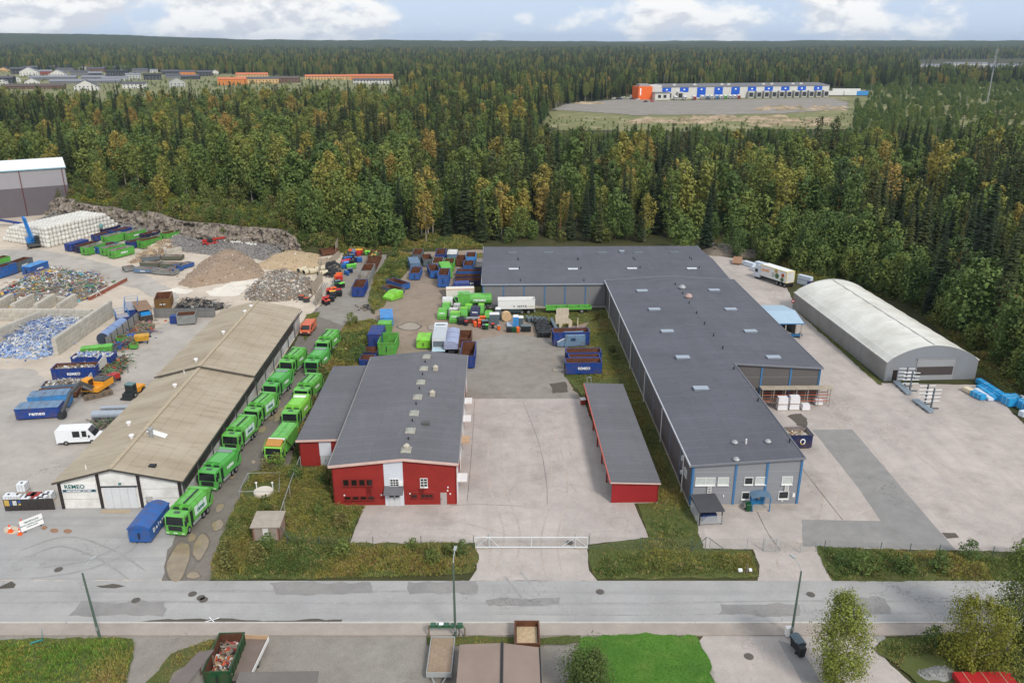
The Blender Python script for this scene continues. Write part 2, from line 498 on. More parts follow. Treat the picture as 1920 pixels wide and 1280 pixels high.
def track(pts,w,z,m,name='tyre_mark'):
 for off in ((-.9,.9) if name=='tyre_mark' else (0,)):
  q=[]
  for t in range(25):
   s=t/24*(len(pts)-1); i=min(len(pts)-2,int(s)); f=s-i
   p=[pts[max(0,min(len(pts)-1,i+k))] for k in (-1,0,1,2)]
   q.append(tuple(.5*(2*p[1][c]+(p[2][c]-p[0][c])*f+(2*p[0][c]-5*p[1][c]+4*p[2][c]-p[3][c])*f*f+(3*p[1][c]-p[0][c]-3*p[2][c]+p[3][c])*f**3) for c in (0,1)))
  L,R_=[],[]
  for i,(x,y) in enumerate(q):
   dx,dy=q[min(24,i+1)][0]-q[max(0,i-1)][0],q[min(24,i+1)][1]-q[max(0,i-1)][1]; d=math.hypot(dx,dy); nx,ny=-dy/d,dx/d
   ww=w*(.45+.8*abs(mnoise.noise((x*.5,y*.5,3))))*(1 if name !='tyre_mark' else smooth(0,4,i)*smooth(24,20,i)+.05)
   L.append((x+nx*(off+ww),y+ny*(off+ww))); R_.append((x+nx*(off-ww),y+ny*(off-ww)))
  poly_sheet(name,[L+R_[::-1]],m,z)
  z+=.0003
for i,pts in enumerate(([(940,1085),(960,1000),(930,900),(930,790)],[(1040,1085),(1030,1010),(1050,900),(1020,780)],[(1490,1085),(1480,1040),(1600,980),(1780,900)],[(1700,1000),(1650,880),(1560,760),(1500,660)],[(1880,960),(1740,860),(1640,780)],[(1590,900),(1560,820),(1590,760),(1700,760)],[(960,1015),(840,985),(720,990)],[(1450,1060),(1540,1000),(1560,900)],[(1100,930),(1060,860),(1050,770)],[(1440,600),(1460,540),(1400,510)])):
 track(PP(pts),.2,(.0562 if max(p[0] for p in pts)< 1110 else .0366)+i*.0006,TRK)
for i,pts in enumerate(([(-50,1120),(300,1118),(600,1120),(960,1118)],[(900,1140),(1200,1142),(1500,1138),(1900,1140)],[(60,1075),(160,1060),(230,1030),(240,1020)],[(40,1040),(120,1015),(200,1040),(260,1080)],[(1000,1125),(980,1100),(960,1075)])):
 track(PP(pts),.18,.0612+i*.0013,TRK2)
for i,pts in enumerate(([(980,752),(1010,830),(1024,900),(1026,945)],[(845,948),(900,946),(985,950)],[(890,752),(884,850),(876,940)],[(1420,960),(1440,1000),(1462,1030)],[(1505,880),(1560,950),(1580,975)])):
 track(PP(pts),.035,.0715+i*.0007,DARKP,'slab_joint')
# muddy puddles
def puddle_mat():
 t=NT('muddy_water')
 c=t.mix(t.ramp(t.noise(t.coord('world'),0.8,4),[(0.3,0.0),(0.7,1.0)]),srgb(150,134,108),srgb(132,118,96))
 return t.fin(c,0.12,0,0.5)
PUD=puddle_mat()
MUD=ground_mat('wet_mud',srgb(102,95,86),srgb(110,103,94),srgb(92,85,77),0.2)
def puddle(cx,cy,rx,ry,tilt=0.0,seed=0,rim=1.18):
 for nm,k,z,mt in (('wet_mud',rim,0.058,MUD),('puddle',1.0,0.068,PUD)):
  pts=[]
  for i in range(28):
   a=2*math.pi*i/28
   q=k*(1+0.3*mnoise.noise((math.cos(a)*1.3,math.sin(a)*1.3,seed*3.7)))
   dx,dy=rx*q*math.cos(a),ry*q*math.sin(a)
   pts.append(P(cx+dx+tilt*dy,cy+dy))
  poly_sheet(nm,[pts],mt,z+seed*0.0004)
for i,q in enumerate([(336,1052,20,34,-0.25),(376,1025,13,24,-0.35),(360,1008,7,9,-0.2),(362,1079,12,7,0),(408,985,10,9,-0.3),(412,952,7,8,-0.4),
      (519,756,7,7,-0.5),(526,776,9,14,-0.5),(507,783,6,6,-0.3),(493,805,7,6,-0.5),(557,684,4,3,0),(475,866,4,3,0),
      (768,613,20,7,0),(811,614,9,5,0),(724,592,10,3,0),(812,612,7,4,0),(436,893,5,5,-.5),(1046,694,11,3,0)]):
 puddle(*q,seed=i)
# manholes
mh=M('cast_iron',srgb(92,86,80),0.8,0.2,6,0.4,30)
for i,(px,py) in enumerate([(110,1068),(361,1114),(377,1121),(382,1125),(1125,1110),(1068,1018),(1520,1115),(1404,1231),(255,1126)]):
 g=MB(); g.cyl((0,0,0),(0,0,0.02),0.42,n=16)
 solo('manhole_cover',g.mesh('manhole_cover',mh),['round iron manhole cover on the forecourt in front of the long shed','larger of three iron covers on the road off the alley mouth','middle of three small iron covers on the road','smallest of three iron covers on the road','round iron cover in the road below the sliding gate','oval iron cover inside the sliding gate','round iron cover in the road beside the birch','round iron cover in the pink drive below the road','round iron cover in the road by the leaning lamp post'][i],'manhole cover',(*P(px,py),0.075))
# ---- grass verges: turf sheet with real weeds on it
VERGE={
 'alley':PP([(398,1086),(396,1052),(425,985),(462,905),(470,885),(545,872),(560,835),(572,850),(566,878),(628,872),(630,950),(684,948),(660,1000),(655,1018),(893,1018),(897,1040),(890,1074),(800,1080),(560,1086),(490,1082),(470,1086)]),
 'lane':PP([(628,640),(650,605),(700,598),(718,610),(700,640),(690,690),(640,692),(566,826),(548,868),(556,800),(575,740),(600,690)]),
 'bank':PP([(690,565),(700,520),(722,490),(740,470),(790,480),(770,500),(735,545),(720,575),(700,585)]),
 'slope':PP([(1058,704),(1068,640),(1122,588),(1140,580),(1180,680),(1298,948),(1318,1028),(1410,1032),(1424,1082),(1118,1086),(1103,1050),(1104,1024),(1218,1008),(1196,948),(1150,900),(1096,750)]),
 'front':PP([(1530,1024),(1600,1028),(1700,1032),(1870,1034),(1960,1040),(1960,1088),(1562,1089),(1545,1062)]),
 'mound':PP([(-60,1206),(40,1200),(180,1196),(248,1200),(252,1215),(236,1290),(-60,1290)]),
 'corner':PP([(1640,1218),(1665,1200),(1740,1190),(2000,1190),(2000,1290),(1730,1290)]),
 'strip':PP([(800,1196),(1000,1196),(1090,1192),(1090,1206),(1000,1215),(870,1210),(800,1210)]),
 'drive_edge':PP([(270,1290),(320,1225),(395,1196),(412,1200),(395,1222),(330,1260),(310,1290)]),
 'shed_back':PP([(905,540),(905,475),(885,475),(886,540),(890,580),(905,585)]),
 'north':PP([(930,586),(1135,582),(1122,600),(1060,615),(1050,640),(1040,612),(960,592)]),
 'tent':PP([(1655,722),(1575,645),(1500,582),(1494,584),(1570,652),(1648,722)]),
 'right':PP([(1838,700),(1830,690),(1700,560),(1480,520),(1400,480),(1330,470),(1310,455),(1500,500),(1720,540),(1860,690),(1990,820),(1990,840),(1925,790),(1880,730)]),
 'forest_edge':PP([(700,478),(760,468),(905,466),(905,440),(760,440),(690,440),(640,470)]),
 'tank':PP([(563,612),(575,590),(600,585),(592,605),(572,640)]),
}
for k,v in VERGE.items():
 poly_sheet('verge',[v],TURF,0.062 if k not in ('mound','corner','strip') else 0.15,0.35)
poly_sheet('lawn',[PP([(1085,1196),(1180,1189),(1305,1193),(1330,1240),(1348,1290),(1060,1290)])],LAWN,0.148,0.55)
def wm(n,c):return leaf_mat(n,[(0,c),(1,c)])
weed_m,weed_b,weed_g,weed_y,weed_s=wm('weeds',srgb(122,124,66)),wm('dry_weeds',srgb(142,120,76)),wm('green_weeds',srgb(94,112,58)),wm('yellow_weeds',srgb(148,142,68)),wm('straw_weeds',srgb(160,144,98))
weed_l=leaf_mat('lawn_grass',[(0,srgb(84,128,48)),(1,srgb(84,128,48))])
def sample(poly):
 xs,ys_=[p[0] for p in poly],[p[1] for p in poly]
 while True:
  x,y=random.uniform(min(xs),max(xs)),random.uniform(min(ys_),max(ys_))
  if inside(x,y,poly):return x,y
def area(poly):return abs(sum(x0*y1-x1*y0 for (x0,y0),(x1,y1) in zip(poly,poly[1:]+poly[:1])))/2
def edge_dist(x,y,poly):
 best=1e9
 for (x0,y0),(x1,y1) in zip(poly,poly[1:]+poly[:1]):
  L2_=(x1-x0)**2+(y1-y0)**2+1e-9; t=max(0,min(1,((x-x0)*(x1-x0)+(y-y0)*(y1-y0))/L2_))
  best=min(best,math.hypot(x-x0-t*(x1-x0),y-y0-t*(y1-y0)))
 return best
KEEP=[(P(494,922),2.4),(P(505,1005),2.3),(P(1752,1264),2.6)]
def weeds(name,poly,dens,hmin,hmax,label,z=0.06,bush=0.0,mats=None):
 """rank growth: grass blades everywhere, leafy clumps where the noise says so, thinning out raggedly at the edge"""
 g=MB(); z0=z; leaf=0.10+0.0016*(poly[0][1]-60)
 for _ in range(int(area(poly)*dens*1.25)):
  x,y=sample(poly)
  if any(math.hypot(x-c[0],y-c[1])< r_ for c,r_ in KEEP):continue
  d=edge_dist(x,y,poly)
  q=0.5+0.62*mnoise.noise((x*0.22,y*0.22,1.3))+0.3*mnoise.noise((x*0.8,y*0.8,4.4))
  e=smooth(0.0,1.7,d+0.7*mnoise.noise((x*0.7,y*0.7,2.2)))
  q=min(1,max(0,q))*(0.25+0.75*e)
  if random.random()> 0.3+0.9*q:continue
  z=z0 if z0< 1 else height(x,y)
  hh=hmin+(hmax-hmin)*(q**1.5)*random.uniform(0.6,1.35)
  c=mnoise.noise((x*0.13+7,y*0.13,9.0))*1.1+random.uniform(-0.42,0.42)
  mi=1 if c> 0.46 else 3 if c> 0.16 else 0 if c>-0.2 else 2
  if random.random()< 0.08:mi=4
  if q> 0.42 and random.random()< bush:
   rr=random.uniform(0.2,0.6)*(0.5+q)
   for _ in range(24):
    a,el=random.uniform(0,6.28),random.uniform(-0.2,1.4)
    px,py,pz=x+rr*math.cos(a)*math.cos(el),y+rr*math.sin(a)*math.cos(el),z+hh*max(0.1,math.sin(el))*random.uniform(0.5,1.2)
    s=leaf*random.uniform(0.6,1.3)
    v=Vector((random.uniform(-1,1),random.uniform(-1,1),random.uniform(-.3,1))).normalized()*s
    w=Vector((random.uniform(-1,1),random.uniform(-1,1),random.uniform(-.3,.6))).normalized()*s
    g.add([(px,py,pz),(px+v.x,py+v.y,pz+v.z),(px+w.x,py+w.y,pz+w.z)],[(0,1,2)],mi)
  else:
   hb=min(hh,0.45)
   for _ in range(5):
    a=random.uniform(0,6.28); l=hb*random.uniform(0.3,0.9); w=0.035+hb*0.06
    bx_,by=x+random.uniform(-.2,.2),y+random.uniform(-.2,.2)
    g.add([(bx_-w*math.sin(a),by+w*math.cos(a),z),(bx_+w*math.sin(a),by-w*math.cos(a),z),(bx_+l*math.cos(a),by+l*math.sin(a),z+hb*random.uniform(0.6,1.1))],[(0,1,2)],mi)
 return stuff(name,g.mesh(name,mats or [weed_m,weed_b,weed_g,weed_y,weed_s]),label,'weeds')
weeds('weeds',VERGE['alley'],36,0.12,1.25,'tall rank weeds on the verge between alley, brick hut and road',bush=0.85)
weeds('weeds',VERGE['lane'],28,0.15,1.3,'overgrown weeds between the truck alley and the red annex',bush=0.45)
weeds('weeds',VERGE['bank'],22,0.15,0.8,'weeds on the bank between the container lane and the dirt yard',bush=0.35)
weeds('grass',VERGE['slope'],26,0.06,0.32,'short patchy grass beside the long grey warehouse wall')
weeds('weeds',PP([(1108,1070),(1140,1042),(1230,1030),(1405,1038),(1418,1072),(1300,1080),(1125,1082)]),30,0.1,0.75,'browning weeds in the ditch before the grey warehouse',bush=0.5)
weeds('weeds',VERGE['front'],30,0.1,0.8,'browning weeds in the ditch along the warehouse yard',bush=0.5)
weeds('grass',VERGE['mound'],40,0.1,0.55,'bright tussocky grass on the mound below the road',z=0.15,bush=0.12,mats=[wm('mound_grass',srgb(112,134,56)),weed_m,wm('mound_green',srgb(92,126,50)),weed_y,weed_y])
weeds('weeds',PP([(160,1290),(172,1245),(195,1212),(240,1208),(246,1230),(230,1290)]),50,0.2,1.0,'shaggy bush of weeds on the grass mound',z=0.15,bush=0.85)
weeds('weeds',VERGE['corner'],36,0.1,0.8,'weeds around the gravel heap below the birches',z=0.15,bush=0.5)
weeds('grass',VERGE['strip'],26,0.05,0.3,'thin dry grass strip behind the brown shed',z=0.15)
weeds('weeds',VERGE['drive_edge'],20,0.08,0.5,'weedy edge beside the corrugated shed and gravel drive',z=0.05,bush=0.3)
weeds('grass',VERGE['shed_back'],22,0.1,0.5,'grass growing against the end of the far warehouse')
weeds('grass',VERGE['north'],22,0.08,0.4,'grass under the far warehouse wall around the pallets')
weeds('grass',VERGE['tent'],26,0.08,0.35,'thin weeds along the foot of the arched hall')
weeds('grass',VERGE['right'],10,0.2,0.9,'rough grass between the paved yard and the trees',bush=0.4)
weeds('grass',VERGE['forest_edge'],12,0.2,0.9,'rough grass before the forest behind the containers',bush=0.4)
weeds('weeds',PP([(540,474),(552,452),(600,430),(690,425),(720,445),(690,474),(640,480)]),9,0.3,1.3,'brambles spilling from the rock face end towards the gravel lane',z=2,bush=0.8)
weeds('weeds',PP([(1400,478),(1480,515),(1600,545),(1700,570),(1850,690),(1960,770),(1990,740),(1860,640),(1720,530),(1480,480)]),6,0.3,1.3,'brambles along the wood edge behind the arched hall',z=2,bush=0.8)
weeds('grass',VERGE['tank'],26,0.1,0.5,'weeds beside the parked orange van')
weeds('grass',[(-165,268),(-150,266),(-130,253),(-110,241),(-90,227),(-76,221),(-60,216),(-52,214),(-46,232),(-70,242),(-100,262),(-140,285),(-165,288)],5,0.3,1.1,'yellow-green grass and brambles on top of the rock face',z=4.2,bush=0.6,mats=[leaf_mat('bank_grass',[(0,srgb(128,132,52)),(1,srgb(128,132,52))]),weed_m,weed_g,weed_y,weed_y])
lawn_poly=PP([(1085,1196),(1180,1189),(1305,1193),(1330,1240),(1348,1290),(1060,1290)])
g=MB()
for _ in range(int(area(lawn_poly)*90)):
 x,y=sample(lawn_poly); a=random.uniform(0,6.28)
 g.add([(x-.03*math.sin(a),y+.03*math.cos(a),.148),(x+.03*math.sin(a),y-.03*math.cos(a),.148),(x+.05*math.cos(a),y+.05*math.sin(a),.148+random.uniform(.05,.1))],[(0,1,2)])
stuff('grass',g.mesh('grass',weed_l),'bright green mown lawn beside the pink drive','lawn')
# ---- blasted rock face along the back of the recycling yard
rock_m=None
def make_rock():
 t=NT('cut_rock')
 v=t.coord('world')
 c=t.mix(t.ramp(t.noise(v,0.35,6,0.65),[(0.3,0.0),(0.7,1.0)]),srgb(112,103,93),srgb(172,159,144))
 c=t.mix(t.ramp(t.noise(v,1.6,5,0.7,(1,1,0.35)),[(0.45,0.0),(0.62,0.8)]),c,srgb(56,50,46))
 t.bump(t.noise(v,1.8,6,0.7),0.9,0.3)
 return t.fin(c,0.9)
rock_m=make_rock()
b=MB()
NXc,NZc=300,14
xs=[CLIFF[0][0]+12+(CLIFF[-1][0]-1-CLIFF[0][0]-12)*i/NXc for i in range(NXc+1)]
for x in xs:
 top=5.6*(0.6+0.4*smooth(-170,-140,x))*(0.9+0.25*mnoise.noise((x*0.08,0,0)))*smooth(-53,-60,x)+0.1
 for j in range(NZc+1):
  t=j/NZc
  n_=mnoise.noise((x*0.35,t*3.0,1.0))+0.7*mnoise.noise((x*0.9,t*6.0,5.0))+(0.9 if mnoise.noise((x*0.5,t*1.2,9.0))> 0.12 else 0)
  yy=cliff_y(x)-1.3+t*3.4-n_*1.35-0.5*mnoise.noise((x*2.2,t*11,2))
  b.v.append((x+0.5*mnoise.noise((x,t*5,3)),yy,top*t+0.25*mnoise.noise((x*1.2,t*4,7))))
 b.v.append((x,cliff_y(x)+6.5,top*0.86))
W_=NZc+2
for i in range(NXc):
 for j in range(W_-1):
  a=i*W_+j
  b.f.append((a,a+W_,a+W_+1,a+1)); b.m.append(0)
struct('rock_cliff',b.mesh('rock_cliff',rock_m))
# crushed rock apron at its foot
b=MB()
gm=M('crushed_rock',srgb(128,124,120),0.9,0.35,2.5,0.9,6,coord='world')
N2=70
for i in range(N2+1):
 x=-150+92*i/N2
 for j in range(7):
  t=j/6
  b.v.append((x,cliff_y(x)-0.2-11*t,(1.9*(1-t)**1.5*(0.8+0.5*mnoise.noise((x*.12,t,2)))+0.22*mnoise.noise((x*.9,t*6,3)))*smooth(-150,-138,x)*smooth(-58,-66,x)+0.03))
for i in range(N2):
 for j in range(6):
  a=i*7+j
  b.f.append((a,a+1,a+8,a+7)); b.m.append(0)
for _ in range(2600):
 x=random.uniform(-148,-60); t=random.random()**0.8
 s=random.uniform(0.1,0.5)
 b.rbox((x,cliff_y(x)-.3-11*t,1.7*(1-t)**1.5+.1),(s*1.4,s,s*.7),random.uniform(0,3),random.uniform(-.6,.6),0,random.uniform(-.6,.6))
stuff('crushed_rock',b.mesh('crushed_rock',gm),'grey crushed rock spread along the foot of the rock face','rubble')
# bare rock and rock rubble in the clearings before the far depot
b=MB()
rock2=M('pale_rock',srgb(168,148,124),0.9,0.3,0.15,0.6,0.8,dirt=srgb(96,92,56),damt=0.9,dsc=0.06,coord='world')
for (px0,px1,py0,py1) in ((1180,1330,232,222),(1300,1470,228,218),(1400,1560,238,222),(1720,1930,222,208),(1420,1590,208,199),(1080,1130,196,194)):
 for _ in range(150):
  px,py=random.uniform(px0,px1),random.uniform(py1,py0)
  zz=1.5
  for _i in range(4):
   x,y=P(px,py,zz); zz=height(x,y)
  s=random.uniform(1.0,4.5)
  vs=[]
  for k in range(9):
   a=k*0.698
   vs.append((x+s*1.6*math.cos(a)*random.uniform(.7,1.2),y+s*math.sin(a)*random.uniform(.7,1.2),zz-0.3))
  vs.append((x+random.uniform(-.4,.4),y,zz+s*random.uniform(0.15,0.45)))
  b.add(vs,[(k,(k+1) % 9,9) for k in range(9)])
stuff('bare_rock',b.mesh('bare_rock',rock2),'pale bare rock in the felled clearings before the far depot','bare rock')
# = TREES
spruce_leaf=leaf_mat('spruce_needles',[(0,srgb(42,54,38)),(0.4,srgb(52,63,41)),(0.75,srgb(64,73,44)),(1,srgb(82,87,50))],0.7)
birch_leaf=leaf_mat('birch_leaves',[(0,srgb(90,110,58)),(0.45,srgb(112,124,62)),(0.7,srgb(134,134,66)),(0.88,srgb(150,138,68)),(1,srgb(150,126,70))],0.6)
green_leaf=leaf_mat('alder_leaves',[(0,srgb(80,102,56)),(0.5,srgb(98,116,60)),(1,srgb(118,128,64))],0.6)
pine_leaf=leaf_mat('pine_needles',[(0,srgb(60,74,46)),(1,srgb(84,90,56))],0.7)
scrub_leaf=leaf_mat('scrub_leaves',[(0,srgb(84,102,54)),(0.5,srgb(104,110,58)),(1,srgb(122,114,70))],0.7)
bark_b=M('birch_bark',srgb(188,180,168),0.9,0.25,3,dirt=srgb(60,54,48),damt=0.9,dsc=2.5)
bark_s=M('spruce_bark',srgb(92,78,64),0.95,0.25,3)
def spruce_mesh(H,Rb,seed,dens=1.0):
 rd=random.Random(seed)
 g=MB()
 z=H*rd.uniform(0.05,0.12)
 while z< H*0.985:
  t=z/H
  r0=Rb*(1-t)**0.85*(0.7+0.3*min(1,t*6))+0.12
  k=max(4,int((5+5*(1-t))*dens))
  a0=rd.uniform(0,6.28)
  for i in range(k):
   a=a0+6.283*i/k+rd.uniform(-.3,.3)
   r=r0*rd.uniform(0.65,1.12)
   w=0.16*r+0.16
   ca,sa=math.cos(a),math.sin(a)
   dz=rd.uniform(0.25,0.5)*r
   zj=z+rd.uniform(-.15,.15)
   p0=(0.05*ca,0.05*sa,zj+0.1)
   m1=(0.55*r*ca-w*1.5*sa,0.55*r*sa+w*1.5*ca,zj-dz*0.75)
   m2=(0.55*r*ca+w*1.5*sa,0.55*r*sa-w*1.5*ca,zj-dz*0.75)
   mm=(0.6*r*ca,0.6*r*sa,zj-dz*0.35)
   tp=(r*ca,r*sa,zj-dz*0.8)
   g.add([p0,m1,mm,m2,tp],[(0,1,2),(0,2,3),(1,4,2),(2,4,3)])
  z+=H*0.022+0.14*(1-t)
 g.add([(0.12,0,H*.95),(-.06,.1,H*.95),(-.06,-.1,H*.95),(0,0,H)],[(0,1,3),(1,2,3),(2,0,3)])
 return g
def leafy_mesh(H,cr,z0,seed,n=620,ls=0.42,lobes=11,droop=0.0,shell=0.55):
 """broad-leaved crown: leaf sprays round many limb ends, leaving gaps"""
 rd=random.Random(seed)
 g=MB()
 cz,rz=(z0+H)/2,(H-z0)/2
 cs=[]
 for i in range(lobes):
  u=(i+0.5)/lobes
  zz=z0+(H-z0)*u
  pr=cr*math.sqrt(max(0.05,1-((zz-cz)/rz*0.93)**2))*(1.12-0.25*u)
  a=i*2.4+rd.uniform(-.5,.5)
  d=pr*rd.uniform(0.25,0.75)
  cs.append((d*math.cos(a),d*math.sin(a),zz,pr*rd.uniform(0.45,0.72)))
 for i in range(n):
  x,y,z,r=cs[rd.randrange(len(cs))]
  v=Vector((rd.gauss(0,1),rd.gauss(0,1),rd.gauss(0,1))).normalized()*(r*rd.uniform(shell,1.05))
  p=Vector((x,y,z))+v*1.0
  p.z=z+v.z*1.25-droop*rd.random()
  nrm=(v.normalized()+Vector((rd.uniform(-.5,.5),rd.uniform(-.5,.5),rd.uniform(-.1,.7)))).normalized()
  u=nrm.cross(Vector((rd.uniform(-1,1),rd.uniform(-1,1),rd.uniform(-1,1)))).normalized(); w=nrm.cross(u)
  s=ls*rd.uniform(0.55,1.25)
  q=[p+u*s*0.7,p+w*s*rd.uniform(.35,.7),p-u*s*0.7,p-w*s*rd.uniform(.35,.7)]
  g.add([tuple(e) for e in q],[(0,1,2,3)])
 return g,cs
def trunk_mesh(H,r,mat,cs=(),bend=0.0,seed=0):
 rd=random.Random(seed)
 g=MB()
 pts=[(bend*math.sin(3*t)*t+rd.uniform(-.06,.06)*t*2,bend*math.cos(2*t)*t*.5,H*t) for t in (0,.2,.4,.6,.8,.97)]
 for i in range(5):
  g.cyl(pts[i],pts[i+1],r*(1-i*0.18)+.02,r*(1-(i+1)*0.18)+.02,6,0,False)
 for x,y,z,rr in cs[::2]:
  zb=max(z-rr*1.4,H*.15)
  k=min(4,int(zb/H*5)); f=zb/H*5-k
  bx=pts[k][0]+(pts[k+1][0]-pts[k][0])*f; by=pts[k][1]+(pts[k+1][1]-pts[k][1])*f
  g.cyl((bx,by,zb),(x*.9,y*.9,z+rr*.2),r*.33,r*.1,4,0,False)
 return g.mesh('trunk',mat)
SPR=[]
for i in range(6):
 H,Rb=[21,19,23,17,20,14][i],[3.1,2.8,3.4,2.7,2.6,2.5][i]
 SPR.append(T('spruce_tree',None,[T('crown',spruce_mesh(H,Rb,100+i).mesh('crown',spruce_leaf)),T('trunk',trunk_mesh(H*.96,0.2,bark_s,seed=i))]))
BIR=[]
for i in range(6):
 H,cr,z0=[18,16,20,15,17,13][i],[4.0,3.6,4.1,3.5,3.3,3.4][i],[5.5,4.2,7.0,3.5,5.5,2.8][i]
 g,cs=leafy_mesh(H,cr,z0,200+i,1300,0.52,13)
 BIR.append(T('birch_tree',None,[T('crown',g.mesh('crown',birch_leaf)),T('trunk',trunk_mesh(H*.97,0.14,bark_b,cs,0.35,i))]))
ALD=[]
for i in range(4):
 H,cr,z0=[14,11,16,9][i],[4.6,4.2,4.8,3.6][i],[2.0,1.4,2.6,0.8][i]
 g,cs=leafy_mesh(H,cr,z0,300+i,1500,0.58,15)
 ALD.append(T('leafy_tree',None,[T('crown',g.mesh('crown',green_leaf)),T('trunk',trunk_mesh(H*.92,0.16,bark_s,cs,0.3,i))]))
PIN=[]
for i in range(3):
 H=[20,18,21][i]
 g,cs=leafy_mesh(H,2.3,H*.52,400+i,520,0.5,10)
 PIN.append(T('pine_tree',None,[T('crown',g.mesh('crown',pine_leaf)),T('trunk',trunk_mesh(H*.97,0.18,M('pine_bark',srgb(140,96,66),0.95,0.25,2),cs,0.2,i))]))
SHR=[]
for i in range(4):
 H,cr=[3.6,4.6,2.8,5.5][i],[1.9,2.1,1.7,2.0][i]
 g,cs=leafy_mesh(H,cr,0.15,500+i,520,0.34,14)
 SHR.append(T('shrub',None,[T('foliage',g.mesh('foliage',[scrub_leaf,scrub_leaf,scrub_leaf,green_leaf][i])),T('stem',trunk_mesh(H*.85,0.06,bark_s,cs,0.3,i))]))
CLEAR=[
 PP([(1035,208),(1060,194),(1180,182),(1200,168),(1560,164),(1640,172),(1610,208),(1470,224),(1200,226),(1040,220)],1.5),
 PP([(-80,216),(60,220),(170,224),(320,214),(430,208),(560,204),(760,200),(760,150),(560,146),(400,141),(-80,134)],1.5),
 PP([(1715,139),(1930,139),(1930,117),(1715,117)],3),
]
YOUNG=[PP([(1000,330),(1000,240),(1040,212),(1200,218),(1470,216),(1600,202),(1560,172),(1640,164),(1980,160),(1980,285),(1800,315),(1400,325)],1.5)]
def forest_at(x,y):
 """None, or kind of growth"""
 if y< 96:return None
 d1=y-cliff_y(x)
 if y> 280:
  for ci,c in enumerate(CLEAR):
   if inside(x+14*mnoise.noise((x*.025,y*.025,1)),y+22*mnoise.noise((x*.02,y*.02,7)),c):return 'garden' if ci==1 else None
  for c in YOUNG:
   if inside(x,y,c):return 'young'
 rightb=x-(84+5*mnoise.noise((y*0.05,1,0))) if y> 96 else-1
 if-44< x< 84 and y< 205:
# wedge between far warehouse yard and forest
  lx=48+(y-212)*-0.62
  if y> 150 and x> 62+(186-y)*0.5 and x> lx+22:return 'edge' if x< 84 else 'forest'
  return None
 if x>=84:return 'forest' if rightb> 0 else None
 if x> 40 and y< 212:return 'edge'
 if d1< 5:return None
 if x<-44 and d1< (6 if x<-62 else 0):return None
 if x<-44 and d1< 34+10*mnoise.noise((x*.05,0,2)):return 'scrub'
 if d1< 14 and x< 84:return 'edge'
 return 'forest'
rt=random.Random(11)
trees={'spruce':[],'birch':[],'alder':[],'pine':[],'shrub':[]}
def plant(y0,y1,s):
 y=y0
 while y< y1:
  hw=0.72*y+30
  n=int(2*hw/s)
  for i in range(n):
   x=-hw+2*hw*(i+rt.random())/n
   yy=y+rt.uniform(-.5,.5)*s
   k=forest_at(x,yy)
   if not k:continue
   pn=0.54+0.6*mnoise.noise((x*0.013,yy*0.010,3.0))+0.75*mnoise.noise((x*0.045,yy*0.04,6.0))
   pn+=0.14*smooth(60,-160,x)-0.03*smooth(60,160,x)
   if yy> 650:pn=pn*0.5+0.08
   r=rt.random()
   sc=rt.uniform(0.68,1.12)*(1+.25*mnoise.noise((x*.03,yy*.03,4)))+(0.14 if rt.random()< .15 else 0)
   if k=='young':
    px_=project(x,yy,0)[0]
    cap=max(2.2,51-0.094*yy) if px_< 1600 else 9.0 if yy> 430 else 16
    if rt.random()< 0.2+0.5*smooth(-.2,.3,mnoise.noise((x*.02,yy*.02,8))):continue
    if cap< 4.5:
     if r< 0.65:trees['shrub'].append((x,yy,min(.9,cap/5)*rt.uniform(.6,1.0)))
    elif cap> 10 and r< 0.5:trees['spruce'].append((x,yy,min(.9,cap/20)*rt.uniform(.75,1)))
    else:trees['alder'].append((x,yy,min(.8,cap/15)*rt.uniform(.55,1)))
    continue
   if k=='garden':
    hm=50-yy*.062 if yy< 780 else 5.0
    if rt.random()< (.4 if yy< 800 else .16):trees['alder'].append((x,yy,max(2.0,min(9,hm))/15*rt.uniform(.5,1)))
    elif rt.random()< .08:trees['spruce'].append((x,yy,max(2.5,min(10,hm))/20*rt.uniform(.6,1)))
    continue
   if k=='scrub':
    if r< 0.75:trees['shrub'].append((x,yy,sc*1.1))
    elif r< 0.85:trees['birch'].append((x,yy,sc*.75))
    continue
   if k=='edge':
    if r< 0.45:trees['alder'].append((x,yy,sc*rt.uniform(.45,.9)))
    elif r< 0.6:trees['birch'].append((x,yy,sc*.85))
    elif r< 0.8:trees['shrub'].append((x,yy,sc*1.2))
    else:trees['spruce'].append((x,yy,sc*.8))
    continue
   if r< pn*0.6:trees['birch'].append((x,yy,sc))
   elif r< pn*0.92:trees['alder'].append((x,yy,sc*1.05))
   elif r< pn*0.92+0.09:trees['pine'].append((x,yy,sc))
   else:trees['spruce'].append((x,yy,sc))
  y+=s
plant(96,330,5.2)
plant(330,620,6.6)
plant(620,1200,8.2)
plant(1200,2200,12)
plant(2200,3700,18)
for _ in range(90):
 px,py=rt.uniform(555,740),0
 py=rt.uniform(415,462+(px-555)*.03)
 x,y=P(px,py); trees['shrub' if rt.random()< .75 else 'alder'].append((x,y,rt.uniform(.5,1.15)*(1 if rt.random()< .8 else 1.2)))
for _ in range(130):
 x=rt.uniform(-150,-58); trees['shrub'].append((x,cliff_y(x)+rt.uniform(1.5,13),rt.uniform(.35,.85)))
for _ in range(70):
 px=rt.uniform(552,735); py=rt.uniform(428,470)
 x,y=P(px,py); trees['shrub' if rt.random()< .7 else 'alder'].append((x,y,rt.uniform(.45,.95)))
ln_=PP([(1400,484),(1485,516),(1620,548),(1720,590),(1862,700),(1960,775)])
